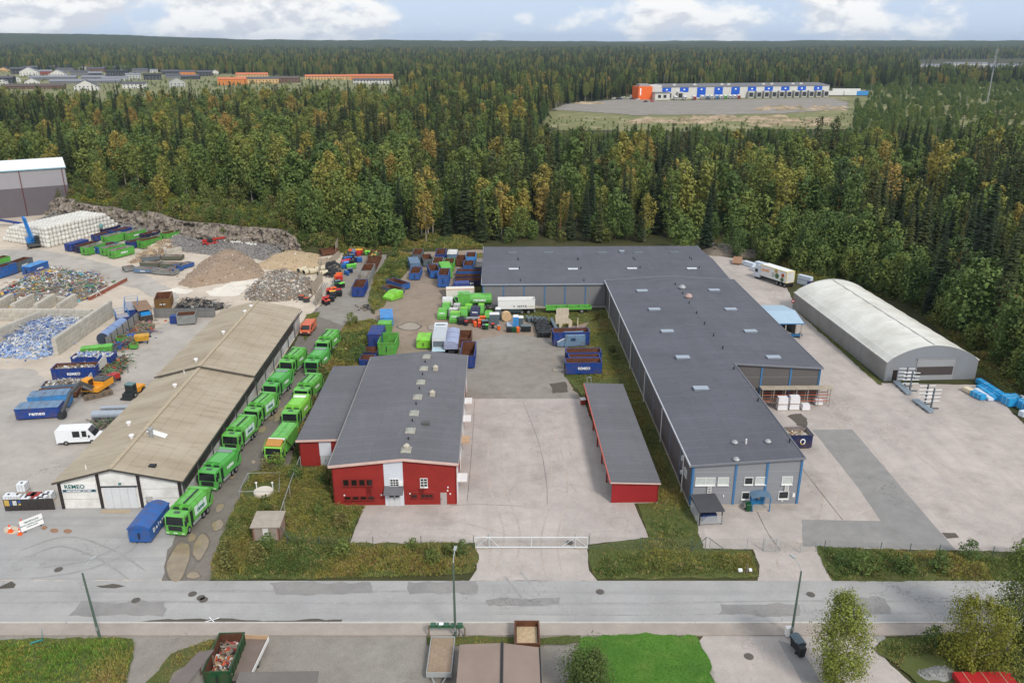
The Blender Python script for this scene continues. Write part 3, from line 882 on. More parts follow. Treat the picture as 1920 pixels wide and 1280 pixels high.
for _ in range(230):
 i=rt.randrange(5); f=rt.random(); (x0,y0),(x1,y1)=ln_[i],ln_[i+1]; d=rt.uniform(1.5,15); L=math.hypot(x1-x0,y1-y0)
 nx,ny=-(y1-y0)/L,(x1-x0)/L
 if nx*.8+ny*.3< 0:nx,ny=-nx,-ny
 x,y=x0+(x1-x0)*f+nx*d,y0+(y1-y0)*f+ny*d
 trees['shrub' if rt.random()< .4-d*.02 else 'alder'].append((x,y,rt.uniform(.4,.65)+d*.022))
KIN={'spruce':(SPR,300,'spruce'),'birch':(BIR,300,'birch'),'alder':(ALD,290,'leafy tree'),'pine':(PIN,120,'pine'),'shrub':(SHR,240,'shrub')}
WORDS={'spruce':'dark green pointed spruce','birch':'slender birch with yellowing leaves','alder':'round leafy green tree','pine':'pine with a high tufted crown','shrub':'low scrubby bush'}
def where(x,y):
 if x<-44:
  if y< 275:return 'above the rock cut behind the '+('bale stack' if x<-100 else 'rubble heaps')
  return 'in the forest beyond the '+('tall hall' if x<-110 else 'rock cut')
 if x> 84:return 'at the wood edge beside the arched hall' if y< 170 else 'in the forest beyond the arched hall' if y< 230 else 'far back in the forest beyond the arched hall'
 f='at the forest edge behind the ' if y< 232 else 'deeper in the forest behind the '
 return f+('dirt-yard containers' if x<-6 else 'far grey warehouse' if x< 46 else 'parked box truck')
def size_word(k,sc):return 'small ' if sc< .6 else 'tall ' if sc> .85 else ''
GNO={}
for k,lst in trees.items():
 tmpl,lim,cat=KIN[k]
 seen=[]
 for q in lst:
  zz=height(q[0],q[1])
  px,py=project(q[0],q[1],zz+8)
  seen.append(((-30< px< 1950),q,zz))
 seen.sort(key=lambda e:(not e[0],e[1][0]**2+e[1][1]**2))
 protos={}
 for i,(vis,(x,y,sc),zz) in enumerate(seen[:lim]):
  tp=tmpl[rt.randrange(len(tmpl))]
  w=where(x,y)
  o=spawn(tp,(size_word(k,sc)+WORDS[k]+' '+w) if k !='shrub' else WORDS[k]+' growing '+w,cat,(x,y,zz-.1),rt.uniform(0,6.28),cat+' '+w,(sc*rt.uniform(.9,1.1),sc*rt.uniform(.9,1.1),sc*rt.uniform(.9,1.12)))
  for ti,tt in enumerate(tmpl):
   if tt is tp:protos.setdefault(ti,o)
 GNO[k]=(protos,[(x,y,sc,zz) for _,(x,y,sc),zz in seen[lim:]])
def scatter(name,pts,protos,label,cat,seed=0):
 """one mass of plants: copies of the crowns and trunks of standing ones set on points"""
 me=bpy.data.meshes.new(name)
 me.from_pydata([(x,y,z-.1) for x,y,s,z in pts],[],[])
 at=me.attributes.new('size','FLOAT','POINT')
 at.data.foreach_set('value',[s for _,_,s,_ in pts])
 o=stuff(name,me,label,cat)
 ng=bpy.data.node_groups.new(name,'GeometryNodeTree')
 ng.interface.new_socket('Geometry',in_out='INPUT',socket_type='NodeSocketGeometry')
 ng.interface.new_socket('Geometry',in_out='OUTPUT',socket_type='NodeSocketGeometry')
 N,L=ng.nodes,ng.links
 gi,go=N.new('NodeGroupInput'),N.new('NodeGroupOutput')
 jn=N.new('GeometryNodeJoinGeometry')
 for root in protos:
  j1=N.new('GeometryNodeJoinGeometry')
  for ch in root.children:
   oi=N.new('GeometryNodeObjectInfo')
   oi.transform_space='ORIGINAL'
   oi.inputs['Object'].default_value=ch
   oi.inputs['As Instance'].default_value=False
   L.new(oi.outputs['Geometry'],j1.inputs[0])
  g2=N.new('GeometryNodeGeometryToInstance')
  L.new(j1.outputs[0],g2.inputs[0])
  L.new(g2.outputs[0],jn.inputs[0])
 ip=N.new('GeometryNodeInstanceOnPoints')
 ip.inputs['Pick Instance'].default_value=True
 ri=N.new('FunctionNodeRandomValue'); ri.data_type='INT'
 ri.inputs[4].default_value=0; ri.inputs[5].default_value=len(protos)-1; ri.inputs['Seed'].default_value=seed
 rr=N.new('FunctionNodeRandomValue'); rr.data_type='FLOAT_VECTOR'
 rr.inputs[0].default_value=(-.04,-.04,0); rr.inputs[1].default_value=(.04,.04,6.283); rr.inputs['Seed'].default_value=seed+5
 na=N.new('GeometryNodeInputNamedAttribute'); na.data_type='FLOAT'; na.inputs['Name'].default_value='size'
 L.new(gi.outputs[0],ip.inputs['Points']); L.new(jn.outputs[0],ip.inputs['Instance'])
 L.new(ri.outputs[2],ip.inputs['Instance Index']); L.new(rr.outputs[0],ip.inputs['Rotation']); L.new(na.outputs[0],ip.inputs['Scale'])
 L.new(ip.outputs[0],go.inputs[0])
 md=o.modifiers.new('scatter','NODES'); md.node_group=ng
 return o
for i,(k,nm,lb) in enumerate((('spruce','forest','dense mass of dark spruces reaching back to the hills'),('birch','forest','mass of yellowing birches mixed into the far forest'),
         ('alder','forest','mass of leafy green trees and young growth in the far forest'),('pine','forest','mass of pines scattered through the far forest'),('shrub','undergrowth','bushes massed above the rock cut and along the forest edge'))):
 protos,pts=GNO[k]
 if pts:scatter(nm,pts,list(protos.values()),lb,'forest' if nm=='forest' else 'undergrowth',i*13)
# ---- the nearby garden trees below the road, leaf by leaf
def near_tree(name,H,cr,z0,seed,leaf,n,ls,lobes,label,cat,loc,bark=bark_b,r=0.13,droop=0.0,bend=0.3,shell=0.25):
 g,cs=leafy_mesh(H,cr,z0,seed,n,ls,lobes,droop,shell)
 return spawn(T(name,None,[T('crown',g.mesh('crown',leaf)),T('trunk',trunk_mesh(H*.97,r,bark,cs,bend,seed))]),label,cat,(*loc,0.1),seed)
nb=leaf_mat('near_birch_leaves',[(0,srgb(116,126,58)),(1,srgb(124,132,60))])
ng_=leaf_mat('near_willow_leaves',[(0,srgb(84,98,52)),(1,srgb(92,106,56))])
ny=leaf_mat('near_bush_leaves',[(0,srgb(118,120,50)),(1,srgb(126,126,52))])
nd=leaf_mat('near_dark_leaves',[(0,srgb(98,112,56)),(1,srgb(104,118,58))])  # darker leaf green, for the tall forked birch only
near_tree('birch_tree',9.6,2.5,1.0,901,nb,15000,0.125,30,'thin birch with pale yellow leaves on the drive beside the black bins','birch',P(1563,1290),droop=0.5)
near_tree('leafy_tree',4.6,2.7,0.4,902,ng_,11000,0.12,26,'round grey-green leafy tree at the edge of the lawn','leafy tree',P(1098,1310),bark_s)
near_tree('leafy_tree',7.0,3.3,0.8,903,ny,11000,0.13,24,'bushy yellow-green tree with two pale trunks above the red timber','leafy tree',P(1818,1252),bark_b)
near_tree('birch_tree',11.5,2.6,3.0,904,nd,8000,0.14,22,'tall birch with forked white trunk at the road edge','birch',P(1885,1226),droop=0.6)
near_tree('birch_tree',10.0,2.6,2.4,905,nb,4200,0.17,20,'birch cut by the picture edge beside the forked one','birch',P(1945,1232),droop=0.6)
# low bushes scattered over the roadside verges
for vi,(key,nm,lab) in enumerate((('alley',26,'low bush in the weeds between the alley and the red workshop'),('front',9,'low bush in the ditch along the warehouse yard'),('lane',14,'low bush on the strip between truck alley and red annex'),('bank',7,'low bush on the bank beside the container lane'),('corner',7,'low bush around the gravel heap below the road'),('slope',4,'low bush on the grass by the grey warehouse'))):
 for _ in range(nm):
  for _t in range(60):
   x,y=sample(VERGE[key])
   if edge_dist(x,y,VERGE[key])> 1.1 and not any(math.hypot(x-c[0],y-c[1])< r_+.6 for c,r_ in KEEP):break
  s=rt.uniform(.24,.52); spawn(SHR[rt.randrange(4)],lab,'shrub',(x,y,.05),rt.uniform(0,6.28),'low bushes on the verges: '+key,(s*1.2,s*1.2,s))
# = BUILDINGS
def root_xy(p):return (p[0],p[1],0)
WHITE=M('white_paint',srgb(218,216,212),0.6,0.05,0.8,dirt=srgb(150,144,134),damt=0.35,dsc=0.5)
TRIMW=M('white_trim',srgb(226,224,220),0.5,0.04)
GLASS=glass_mat('window_glass')
PALE_GLASS=M('blind_glass',srgb(186,190,186),0.3,0.08,2)
FRAME=M('window_frame',srgb(222,222,218),0.5,0.03)
RED=M('red_cladding',srgb(152,46,40),0.75,0.1,0.6,wave=('X',12.0,0.35),dirt=srgb(110,34,30),damt=0.4,dsc=0.35)
FELT=None
def shingle(name,base,sx,sy):
 t=NT(name)
 v=t.coord('object')
 bt=t.node('ShaderNodeTexBrick')
 bt.inputs['Scale'].default_value=1.0
 bt.inputs['Brick Width'].default_value,bt.inputs['Row Height'].default_value=sx,sy
 bt.inputs['Mortar Size'].default_value=0.025
 bt.inputs['Color1'].default_value=(*base,1)
 bt.inputs['Color2'].default_value=(*[c*1.1 for c in base],1)
 bt.inputs['Mortar'].default_value=(*[c*0.74 for c in base],1)
 t.l.new(v,bt.inputs['Vector'])
 c=t.mix(1.0,bt.outputs['Color'],t.ramp(t.noise(v,0.12,5),[(0.3,.92),(0.7,1.08)]),'MULTIPLY')
 c=t.mix(1.0,c,t.ramp(t.noise(v,8,3,.7),[(0.3,.88),(0.7,1.12)]),'MULTIPLY')
 c=t.mix(t.ramp(t.noise(v,.5,7,.7,(1,.12,1)),[(0.5,0.0),(0.8,.35)]),c,tuple(q*1.5 for q in base))
 c=t.mix(t.ramp(t.noise(v,.25,7,.7),[(0.52,0.0),(0.75,.4)]),c,tuple(q*.6 for q in base))
 t.bump(bt.outputs['Fac'],-0.3,0.02)
 return t.fin(c,0.9,0,0.2)
FELT=shingle('roof_felt',srgb(102,102,105),9.0,1.0)
GREYROOF=shingle('grey_roof_felt',srgb(92,93,99),6.0,0.9)
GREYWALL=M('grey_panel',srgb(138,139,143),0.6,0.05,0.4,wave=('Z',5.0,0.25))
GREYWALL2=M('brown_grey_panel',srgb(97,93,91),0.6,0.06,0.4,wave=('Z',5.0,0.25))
MIDWALL=M('mid_grey_panel',srgb(122,121,123),0.6,0.05,0.4,wave=('Z',5.0,0.25))
BLUEP=M('blue_pilaster',srgb(66,116,160),0.5,0.08)
PLINTH=M('concrete_plinth',srgb(168,160,150),0.9,0.12,1.0,0.2)
METAL=M('galvanised',srgb(158,160,160),0.45,0.12,2,metal=0.3)
DARK=M('dark_metal',srgb(44,46,48),0.6,0.1)
DARKROOFTRIM=M('roof_trim',srgb(120,122,128),0.5,0.06)
def wall_quad(p,m=0):
 a,b_,c=(Vector(q) for q in p[:3])
 n=(b_-a).cross(c-a).normalized()*0.15
 k=len(p)
 vs=[tuple(Vector(q)) for q in p]+[tuple(Vector(q)-n) for q in p]
 return vs,[tuple(range(k)),tuple(range(k,2*k))[::-1]]+[(i,k+i,k+(i+1) % k,(i+1) % k) for i in range(k)]
def panel(name,pts,mat,kids=()):
 g=MB(); g.add(*wall_quad(pts))
 return T(name,g.mesh(name,mat),kids)
def slab(name,pts,mat,th=0.22,kids=()):
 """roof plane with thickness downwards"""
 g=MB(); k=len(pts)
 vs=list(pts)+[(x,y,z-th) for x,y,z in pts]
 g.add(vs,[tuple(range(k)),tuple(range(k,2*k))[::-1]]+[(i,k+i,k+(i+1) % k,(i+1) % k) for i in range(k)])
 return T(name,g.mesh(name,mat),kids)
def bx(name,mat,*b,kids=(),label=None):return T(name,BOX(name,mat,b),kids,label=label)
def window_front(x0,x1,z0,z1,y=0.0,glass=GLASS,frame=FRAME,nx=1,nz=1,d=0.05,name='window'):
 """framed window in a wall facing -y: frame, panes, sill"""
 g=MB(); f=0.07
 g.box(x0-f,x0,y-d-.03,y+.1,z0-f,z1+f); g.box(x1,x1+f,y-d-.03,y+.1,z0-f,z1+f)
 g.box(x0,x1,y-d-.03,y+.1,z1,z1+f); g.box(x0,x1,y-d-.03,y+.1,z0-f,z0)
 for i in range(1,nx):
  xx=x0+(x1-x0)*i/nx; g.box(xx-.03,xx+.03,y-d-.02,y,z0,z1)
 for i in range(1,nz):
  zz=z0+(z1-z0)*i/nz; g.box(x0,x1,y-d-.018,y,zz-.03,zz+.03)
 kids=[bx('pane',glass,x0,x1,y-d+.02,y-.004,z0,z1),bx('sill',frame,x0-.12,x1+.12,y-d-.16,y-.004,z0-f-.06,z0-f-.005)]
 return T(name,g.mesh('frame',frame),kids)
def window_side(xw,y0,y1,z0,z1,sgn,glass=GLASS,frame=FRAME,name='window'):
 d=0.05*sgn; f=.07
 lo,hi=sorted((xw+d*1.6,xw-d)); g=MB()
 g.box(lo,hi,y0-f,y0,z0-f,z1+f); g.box(lo,hi,y1,y1+f,z0-f,z1+f); g.box(lo,hi,y0,y1,z1,z1+f); g.box(lo,hi,y0,y1,z0-f,z0)
 l2,h2=sorted((xw+d*.6,xw+d*.1))
 return T(name,g.mesh('frame',frame),[bx('pane',glass,l2,h2,y0,y1,z0,z1)])
# ---- the red workshop
kids=[]
W,D_,el,er,ap,ax=14.6,34.8,5.5,5.65,6.3,8.5
kids+=[panel('front_wall',[(0,0,0),(W,0,0),(W,0,er),(ax,0,ap),(0,0,el)],RED),panel('rear_wall',[(W,D_,0),(0,D_,0),(0,D_,el),(ax,D_,ap),(W,D_,er)],RED)]
REDY=M('red_side_cladding',srgb(150,40,36),0.75,0.1,0.6,wave=('Y',12.0,0.35))
kids+=[panel('side_wall',[(0,D_,0),(0,0,0),(0,0,el),(0,D_,el)],REDY)]
rw=[panel('side_wall',[(W,0,0),(W,D_,0),(W,D_,er),(W,0,er)],REDY)]
kids+=rw
sky_m,dome_m=M('skylight_curb',srgb(176,168,152),0.7,0.15,3),M('skylight_dome',srgb(150,150,138),0.35,0.2,2)
rk=[]
for i,yy in enumerate((1.9,7.0,12.1,17.3,22.5,27.7,32.6)):
 zz=ap-0.02
 g=MB(); g.box(ax-.55+.1,ax+.75,yy-.75,yy+.75,zz-.15,zz+.28)
 h=MB(); h.hexa([(ax-.4,yy-.7,zz+.282),(ax+.7,yy-.7,zz+.282),(ax+.7,yy+.7,zz+.282),(ax-.4,yy+.7,zz+.282),(ax-.2,yy-.45,zz+.45),(ax+.5,yy-.45,zz+.45),(ax+.5,yy+.45,zz+.45),(ax-.2,yy+.45,zz+.45)])
 rk.append(T('skylight',g.mesh('skylight',sky_m),[T('dome',h.mesh('dome',dome_m))]))
 if i:rk.append(T('vent_pipe',MB().cyl((ax+.15,yy-2.4,zz-.2),(ax+.15,yy-2.4,zz+.55),.09,n=8).mesh('vent_pipe',DARK)))
for x,y,big in ((10.6,18.3,1),(10.4,27.6,1),(10.4,9.2,0),(8.7,2.0,1)):
 zz=ap-(x-ax)*.105
 g=MB()
 if big:
  g.box(x-.35,x+.35,y-.35,y+.35,zz-.2,zz+.5); g.cyl((x,y,zz+.5),(x,y,zz+.75),.4,.4,10); g.cyl((x,y,zz+.75),(x,y,zz+1.05),.42,.05,10)
 else:g.box(x-.45,x+.45,y-.4,y+.4,zz-.2,zz+.55)
 rk.append(T('roof_fan',g.mesh('roof_fan',sky_m if big else M('dark_box',srgb(86,88,84),.7))))
FL_=[(-.25,-.3,el+.14),(ax,-.3,ap+.2),(ax,D_+.2,ap+.2),(-.25,D_+.2,el+.14)]
FR_=[(ax,-.3,ap+.2),(W+.3,-.3,er+.14),(W+.3,D_+.2,er+.14),(ax,D_+.2,ap+.2)]
kids+=[slab('roof',FL_,FELT,.2,rk),slab('roof',FR_,FELT,.2)]
g=MB(); g.bar((-.3,-.36,el+.0),(ax,-.36,ap+.06),.1,.3); g.bar((ax,-.36,ap+.06),(W+.35,-.36,er+.0),.1,.3)
kids.append(T('fascia',g.mesh('fascia',M('pale_fascia',srgb(206,176,164),.6))))
kids.append(T('eaves_trim',MB().box(W+.32,W+.44,-.3,D_+.2,er-.2,er+.13).box(-.4,-.28,-.3,D_+.2,el-.2,el+.13).mesh('eaves_trim',M('grey_trim',srgb(140,136,132),.6))))
WCL=M('white_cladding',srgb(208,212,218),.6,.05,wave=('X',12,.3))
g=MB(); g.add(*wall_quad([(6.1,-.04,0),(8.35,-.04,0),(8.35,-.04,ap-.08),(6.1,-.04,ap-.32)]))
kids.append(T('white_panel',g.mesh('white_panel',WCL)))
DG=glass_mat('dark_pane',(0.015,0.013,0.012))
RF=M('red_frame',srgb(120,42,36),.6)
for zx in (390,447,502,555):
 x0=(zx-315)/865*W; kids.append(window_front(x0,x0+.62,2.85,3.6,0,DG,RF))
 kids.append(window_front(x0+.05,x0+.7,0.95,1.32,0,DG,RF))
kids.append(window_front((717-315)/865*W+.05,(775-315)/865*W,2.4,3.65,-.05,GLASS,FRAME,3,4))
kids.append(window_front((932-315)/865*W,(976-315)/865*W,2.6,3.65,0,GLASS,FRAME,2,3))
kids.append(window_front((862-315)/865*W,(900-315)/865*W,1.15,1.5,0,DG,RF)); kids.append(window_front((932-315)/865*W,(1012-315)/865*W,1.15,1.5,0,DG,RF,3))
DOORW=M('white_door',srgb(196,198,198),.5,.05)
dk=[bx('pane',GLASS,6.62,7.15,-.16,-.1,1.25,1.9),bx('pane',GLASS,7.3,7.83,-.16,-.1,1.25,1.9),bx('handle',DARK,7.16,7.19,-.22,-.1,.9,1.2)]
kids.append(T('door',MB().box(6.55,7.215,-.13,-.045,0,2.0).box(7.235,7.9,-.13,-.045,0,2.0).mesh('door',DOORW),dk))
kids.append(T('door_canopy',MB().hexa([(6.1,-1.2,2.1),(8.35,-1.2,2.1),(8.35,-.02,2.35),(6.1,-.02,2.35),(6.1,-1.2,2.2),(8.35,-1.2,2.2),(8.35,-.02,2.75),(6.1,-.02,2.75)]).mesh('door_canopy',FELT)))
kids.append(bx('air_unit',TRIMW,7.85,8.3,-.4,-.05,2.9,3.35))
kids.append(T('door',BOX('door',M('grey_door',srgb(168,160,156),.6),(12.7,13.45,-.08,-.004,0,1.75)),[bx('handle',DARK,12.78,12.83,-.13,-.08,.8,1.0)]))
for x,z in ((10.25,1.9),(4.0,1.9)):
 g=MB(); g.box(x,x+.05,-.2,-.12,1.6,2.6); g.box(x+.5,x+.55,-.2,-.12,1.6,2.6)
 for k in range(5):g.box(x+.05,x+.5,-.19,-.13,1.7+k*.2,1.74+k*.2)
 kids.append(T('ladder',g.mesh('ladder',RF)))
kids.append(T('pipe_rail',MB().cyl((8.5,-.08,1.85),(12.2,-.08,1.85),.03,n=6).cyl((1.2,-.08,.8),(6.0,-.08,.8),.03,n=6).mesh('pipe_rail',M('pipe_red',srgb(150,60,50),.6))))
for x,z in ((13.55,2.4),(13.5,1.95),(13.8,1.5),(1.2,1.45),(5.6,1.45),(9.0,1.6)):kids.append(bx('junction_box',TRIMW,x,x+.16,-.1,-.004,z,z+.16))
for i,(y0,lab) in enumerate(((1.4,TRIMW),(11.5,M('tan_board',srgb(190,160,128),.7)),(18.0,TRIMW),(24.0,TRIMW))):
 kids.append(T('loading_door',BOX('loading_door',WCL,(W+.004,W+.1,y0-.4,y0+2.6,0,3.0)),[bx('canopy',lab,W+.1,W+1.25,y0,y0+1.9,2.35,2.5)]))
for i in range(5):kids.append(T('downpipe',MB().cyl((W+.12,.4+i*8.3,0),(W+.12,.4+i*8.3,er-.1),.06,n=6).mesh('downpipe',TRIMW)))
kids.append(bx('plinth',PLINTH,-.02,W+.02,-.03,.2,0,.12))
RED_RZ=R(1.15)
spawn(T('red_workshop',None,kids),'red clad workshop with white centre strip and a line of skylights','building',(-21.25,84.4,0),RED_RZ)
# red annex beside it
kids=[]
ew=3.75
kids+=[panel('front_wall',[(0,0,0),(6.2,0,0),(6.2,0,ew+.15),(0,0,ew)],RED),panel('side_wall',[(0,25.2,0),(0,0,0),(0,0,ew),(0,25.2,ew)],REDY),panel('rear_wall',[(6.2,25.2,0),(0,25.2,0),(0,25.2,ew),(6.2,25.2,ew)],RED)]
kids.append(slab('roof',[(-.25,-.3,ew+.14),(6.3,-.3,ew+.3),(6.3,25.4,ew+.3),(-.25,25.4,ew+.14)],FELT,.2))
kids.append(T('fascia',MB().bar((-.3,-.36,ew+.03),(6.25,-.36,ew+.18),.1,.26).mesh('fascia',M('pale_fascia'))))
kids.append(T('white_panel',BOX('white_panel',WCL,(2.6,4.15,-.06,-.004,1.55,ew-.1))))
kids.append(T('door',BOX('door',M('grey_white_door',srgb(176,178,178),.6,.12),(2.66,3.37,-.09,-.004,0,1.53),(3.39,4.1,-.09,-.004,0,1.53)),[bx('handle',DARK,3.3,3.34,-.14,-.09,.7,.95)]))
spawn(T('red_annex',None,kids),'low red annex with white double door behind the wire fence','building',(-27.7,94.3,0),RED_RZ)
# ---- red open-sided shed in the yard
kids=[]
W,D_=5.6,29.5
kids.append(panel('front_wall',[(0,0,.12),(W,0,.12),(W,0,2.8),(0,0,3.0)],M('red_front_cladding',srgb(152,36,38),.7,.08,.6,wave=('Z',9,.35))))
kids.append(panel('rear_wall',[(W,D_,0),(0,D_,0),(0,D_,3.0),(W,D_,2.8)],RED))
kids.append(panel('back_wall',[(W,0,0),(W,D_,0),(W,D_,2.8),(W,0,2.8)],REDY))
kids.append(slab('roof',[(-.2,-.25,3.14),(W+.2,-.25,2.92),(W+.2,D_+.2,2.92),(-.2,D_+.2,3.14)],FELT,.16))
kids.append(T('fascia',MB().box(-.3,-.2,-.25,D_+.2,2.86,3.12).mesh('fascia',M('salmon_fascia',srgb(196,100,86),.6))))
kids.append(T('fascia',MB().bar((-.25,-.3,3.02),(W+.2,-.3,2.8),.08,.14).mesh('fascia',M('pale_fascia'))))
kids.append(bx('plinth',PLINTH,-.02,W+.02,-.04,.1,0,.14))
for i in range(7):kids.append(bx('post',RED,.02,.2,i*4.85+.1,i*4.85+.28,0,2.9))
spawn(T('open_shed',None,kids),'narrow red open-sided shed with grey felt roof in the concrete yard','shed',(11.95,85.0,0),R(1.3))
for i,(px,py,h) in enumerate(((1093,758,1.2),(1100,735,2.6))):
 g=MB()
 if i==0:g.box(-.35,.35,-.3,.3,0,.9).rbox((0,0,.95),(.8,.7,.08),.1,.2,1)
 else:g.box(-.05,.05,-.05,.05,0,h).box(.6,.7,-.05,.05,0,h).box(-.05,.7,-.06,.06,h-.1,h).box(-.05,.7,-.06,.06,h*.5,h*.55)
 solo('scrap_bin' if i==0 else 'steel_rack',g.mesh('body',[M('rust_red',srgb(150,66,48),.8,.2),TRIMW] if i==0 else METAL),['small red box with pale lid at the corner of the open shed','steel rack frame behind the open shed'][i],['box','frame'][i],root_xy(P(px,py)),.2)
# ---- long recycling shed with fibre-cement roof
kids=[]
W,D_,e,ap,ax=14.3,64.6,3.75,5.3,6.6
SHR=R(1.66)
def fibre():
 t=NT('fibre_cement')
 v=t.coord('object')
 w=t.node('ShaderNodeTexWave',wave_type='BANDS',bands_direction='Y'); w.inputs['Scale'].default_value=1.75
 t.l.new(v,w.inputs['Vector'])
 c=t.mix(t.ramp(t.noise(v,0.22,6,.65,(.35,1,1)),[(0.3,0.0),(0.7,1.0)]),srgb(172,157,134),srgb(198,186,164))
 c=t.mix(t.ramp(t.noise(v,.8,6,.7,(.12,1.6,1)),[(0.5,0.0),(0.75,.6)]),c,srgb(142,128,108))
 c=t.mix(1.0,c,t.ramp(w.outputs['Fac'],[(0,.78),(1,1.1)]),'MULTIPLY')
 t.bump(w.outputs['Fac'],.8,.08)
 return t.fin(c,.95,0,.1)
FIB=fibre()
FIBT=M('fibre_ridge',srgb(172,158,134),.95,.15,2)
ysplit=31.0
def sheets(y0,y1,lift):
 """rows of fibre-cement sheets, each lapping the one below"""
 out=[]
 for side in (0,1):
  xa,xb=(-.45,ax) if side==0 else (W+.45,ax)
  za,zb=e-.1+lift,ap+.12+lift
  n=5
  for k in range(n):
   t0,t1=k/n,(k+1)/n+(.012 if k< n-1 else 0)
   p=[(xa+(xb-xa)*t0,y0,za+(zb-za)*t0+.05),(xa+(xb-xa)*t1,y0,za+(zb-za)*t1+.012),(xa+(xb-xa)*t1,y1,za+(zb-za)*t1+.012),(xa+(xb-xa)*t0,y1,za+(zb-za)*t0+.05)]
   if side==0:pass
   else:p=[p[1],p[0],p[3],p[2]]
   out.append(slab('roof_sheet',p,FIB,.1))
 return out
r1=sheets(-.4,ysplit,0.0); r2=sheets(ysplit+.02,D_+.3,0.28)
kids+=[T('roof',MB().bar((ax,-.42,ap+.2),(ax,ysplit,ap+.2),.5,.12).mesh('ridge',FIBT),r1),T('roof',MB().bar((ax,ysplit,ap+.48),(ax,D_+.3,ap+.48),.5,.12).mesh('ridge',FIBT),r2)]
kids.append(T('roof_step',MB().bar((-.45,ysplit-.03,e+.18),(ax,ysplit-.03,ap+.38),.08,.26).bar((ax,ysplit-.03,ap+.38),(W+.45,ysplit-.03,e+.18),.08,.26).mesh('roof_step',M('step_shadow_line',srgb(88,84,76),.8))))  # bars closing the roof step, coloured dark as its shadow line
SW=M('shed_white',srgb(228,226,220),.7,.05,.6,wave=('Z',4.0,.2),dirt=srgb(168,160,148),damt=.45,dsc=.5)
for k,(xa,xb) in enumerate(((0,4.75),(4.75,9.45),(9.45,14.3))):
 za=e+(ap-e)*min(1,xa/ax) if xa< ax else ap-(ap-e)*(xa-ax)/(W-ax)
 zb=e+(ap-e)*min(1,xb/ax) if xb< ax else ap-(ap-e)*(xb-ax)/(W-ax)
 pts=[(xa,0,0),(xb,0,0),(xb,0,zb)]+([(ax,0,ap)] if xa< ax< xb else [])+[(xa,0,za)]
 kids.append(panel('front_wall',pts,SW))
 for z in (1.25,2.5):
  kids.append(bx('wall_joint',M('joint_grey',srgb(170,166,160),.8),xa+.2,xb-.2,-.02,-.004,z,z+.04)) if k !=1 else None
for x in (.0,4.6,9.3,W-.3):
 zt=(e+(ap-e)*x/ax if x< ax else ap-(ap-e)*(x-ax)/(W-ax))-.04
 kids.append(bx('pilaster',M('dark_pilaster',srgb(52,46,46),.8),x,x+.32,-.16,-.004,0,zt))
kids.append(T('fascia',MB().bar((-.45,-.44,e-.18),(ax,-.44,ap+.04),.07,.22).bar((ax,-.44,ap+.04),(W+.45,-.44,e-.18),.07,.22).mesh('fascia',M('dark_fascia',srgb(70,66,60),.8))))
dm=M('door_white',srgb(204,206,206),.6,.06,1,wave=('X',8,.15))
lines=[]
for k in range(4):
 x0=5.2+k*.95
 lines.append(T('leaf',BOX('leaf',dm,(x0,x0+.92,-.12,-.004,0,2.85))))
kids.append(T('sliding_door',MB().box(5.0,9.2,-.2,-.02,2.88,2.98).mesh('rail',DARK),lines))
kids.append(T('door',BOX('door',M('small_door',srgb(176,172,168),.6),(9.95,10.75,-.08,-.004,0,1.5)),[bx('handle',DARK,10.05,10.1,-.14,-.08,.7,.95)]))
kids.append(T('lamp',BOX('lamp',M('teal_box',srgb(60,120,116),.5),(7.1,7.4,-.16,-.004,3.2,3.4))))
# signboard
teal=M('teal_letter',srgb(10,92,88),.6,.02); tealbar=M('teal_bar',srgb(24,72,88),.6,.03); lw=M('letter_white',srgb(235,235,235),.5,.02)
sg=[T('lettering',text_mesh('REMEO',.72,teal,.018,1.05),loc=(1.95,-.128,2.98),rot=(R(90),0,0)),
  T('name_bar',BOX('name_bar',tealbar,(.5,4.35,-.15,-.122,2.32,2.62))),T('lettering',text_mesh('NESTEMÄISET JÄTTEET',.27,lw,.008,1.08),loc=(2.43,-.168,2.46),rot=(R(90),0,0))]
kids.append(T('signboard',BOX('signboard',TRIMW,(.4,4.4,-.12,-.004,2.25,3.4)),sg))
# long side towards the alley: white wall, dark glazed band, posts
kids.append(panel('side_wall',[(W,0,0),(W,D_,0),(W,D_,e),(W,0,e)],M('side_white',srgb(202,200,196),.7,.1,.5,dirt=srgb(120,112,100),damt=.6,dsc=.4)))
kids.append(panel('side_wall',[(0,D_,0),(0,0,0),(0,0,e),(0,D_,e)],SW)); kids.append(panel('rear_wall',[(W,D_,0),(0,D_,0),(0,D_,e),(ax,D_,ap),(W,D_,e)],SW))
DB=M('dark_band',srgb(66,62,58),.5,.2,1)
for i in range(12):
 y0=.4+i*5.35
 if y0+5.0< D_-4:kids.append(bx('window_band',DB,W+.004,W+.06,y0+.12,y0+5.15,1.75,3.2))
 kids.append(T('post',MB().cyl((W+.18,y0,0),(W+.18,y0,e-.15),.07,n=6).mesh('post',M('post_dark',srgb(70,80,76),.6))))
kids.append(T('gutter',MB().box(W+.42,W+.55,-.4,D_+.3,e-.35,e-.2).mesh('gutter',M('gutter_dark',srgb(60,64,60),.6))))
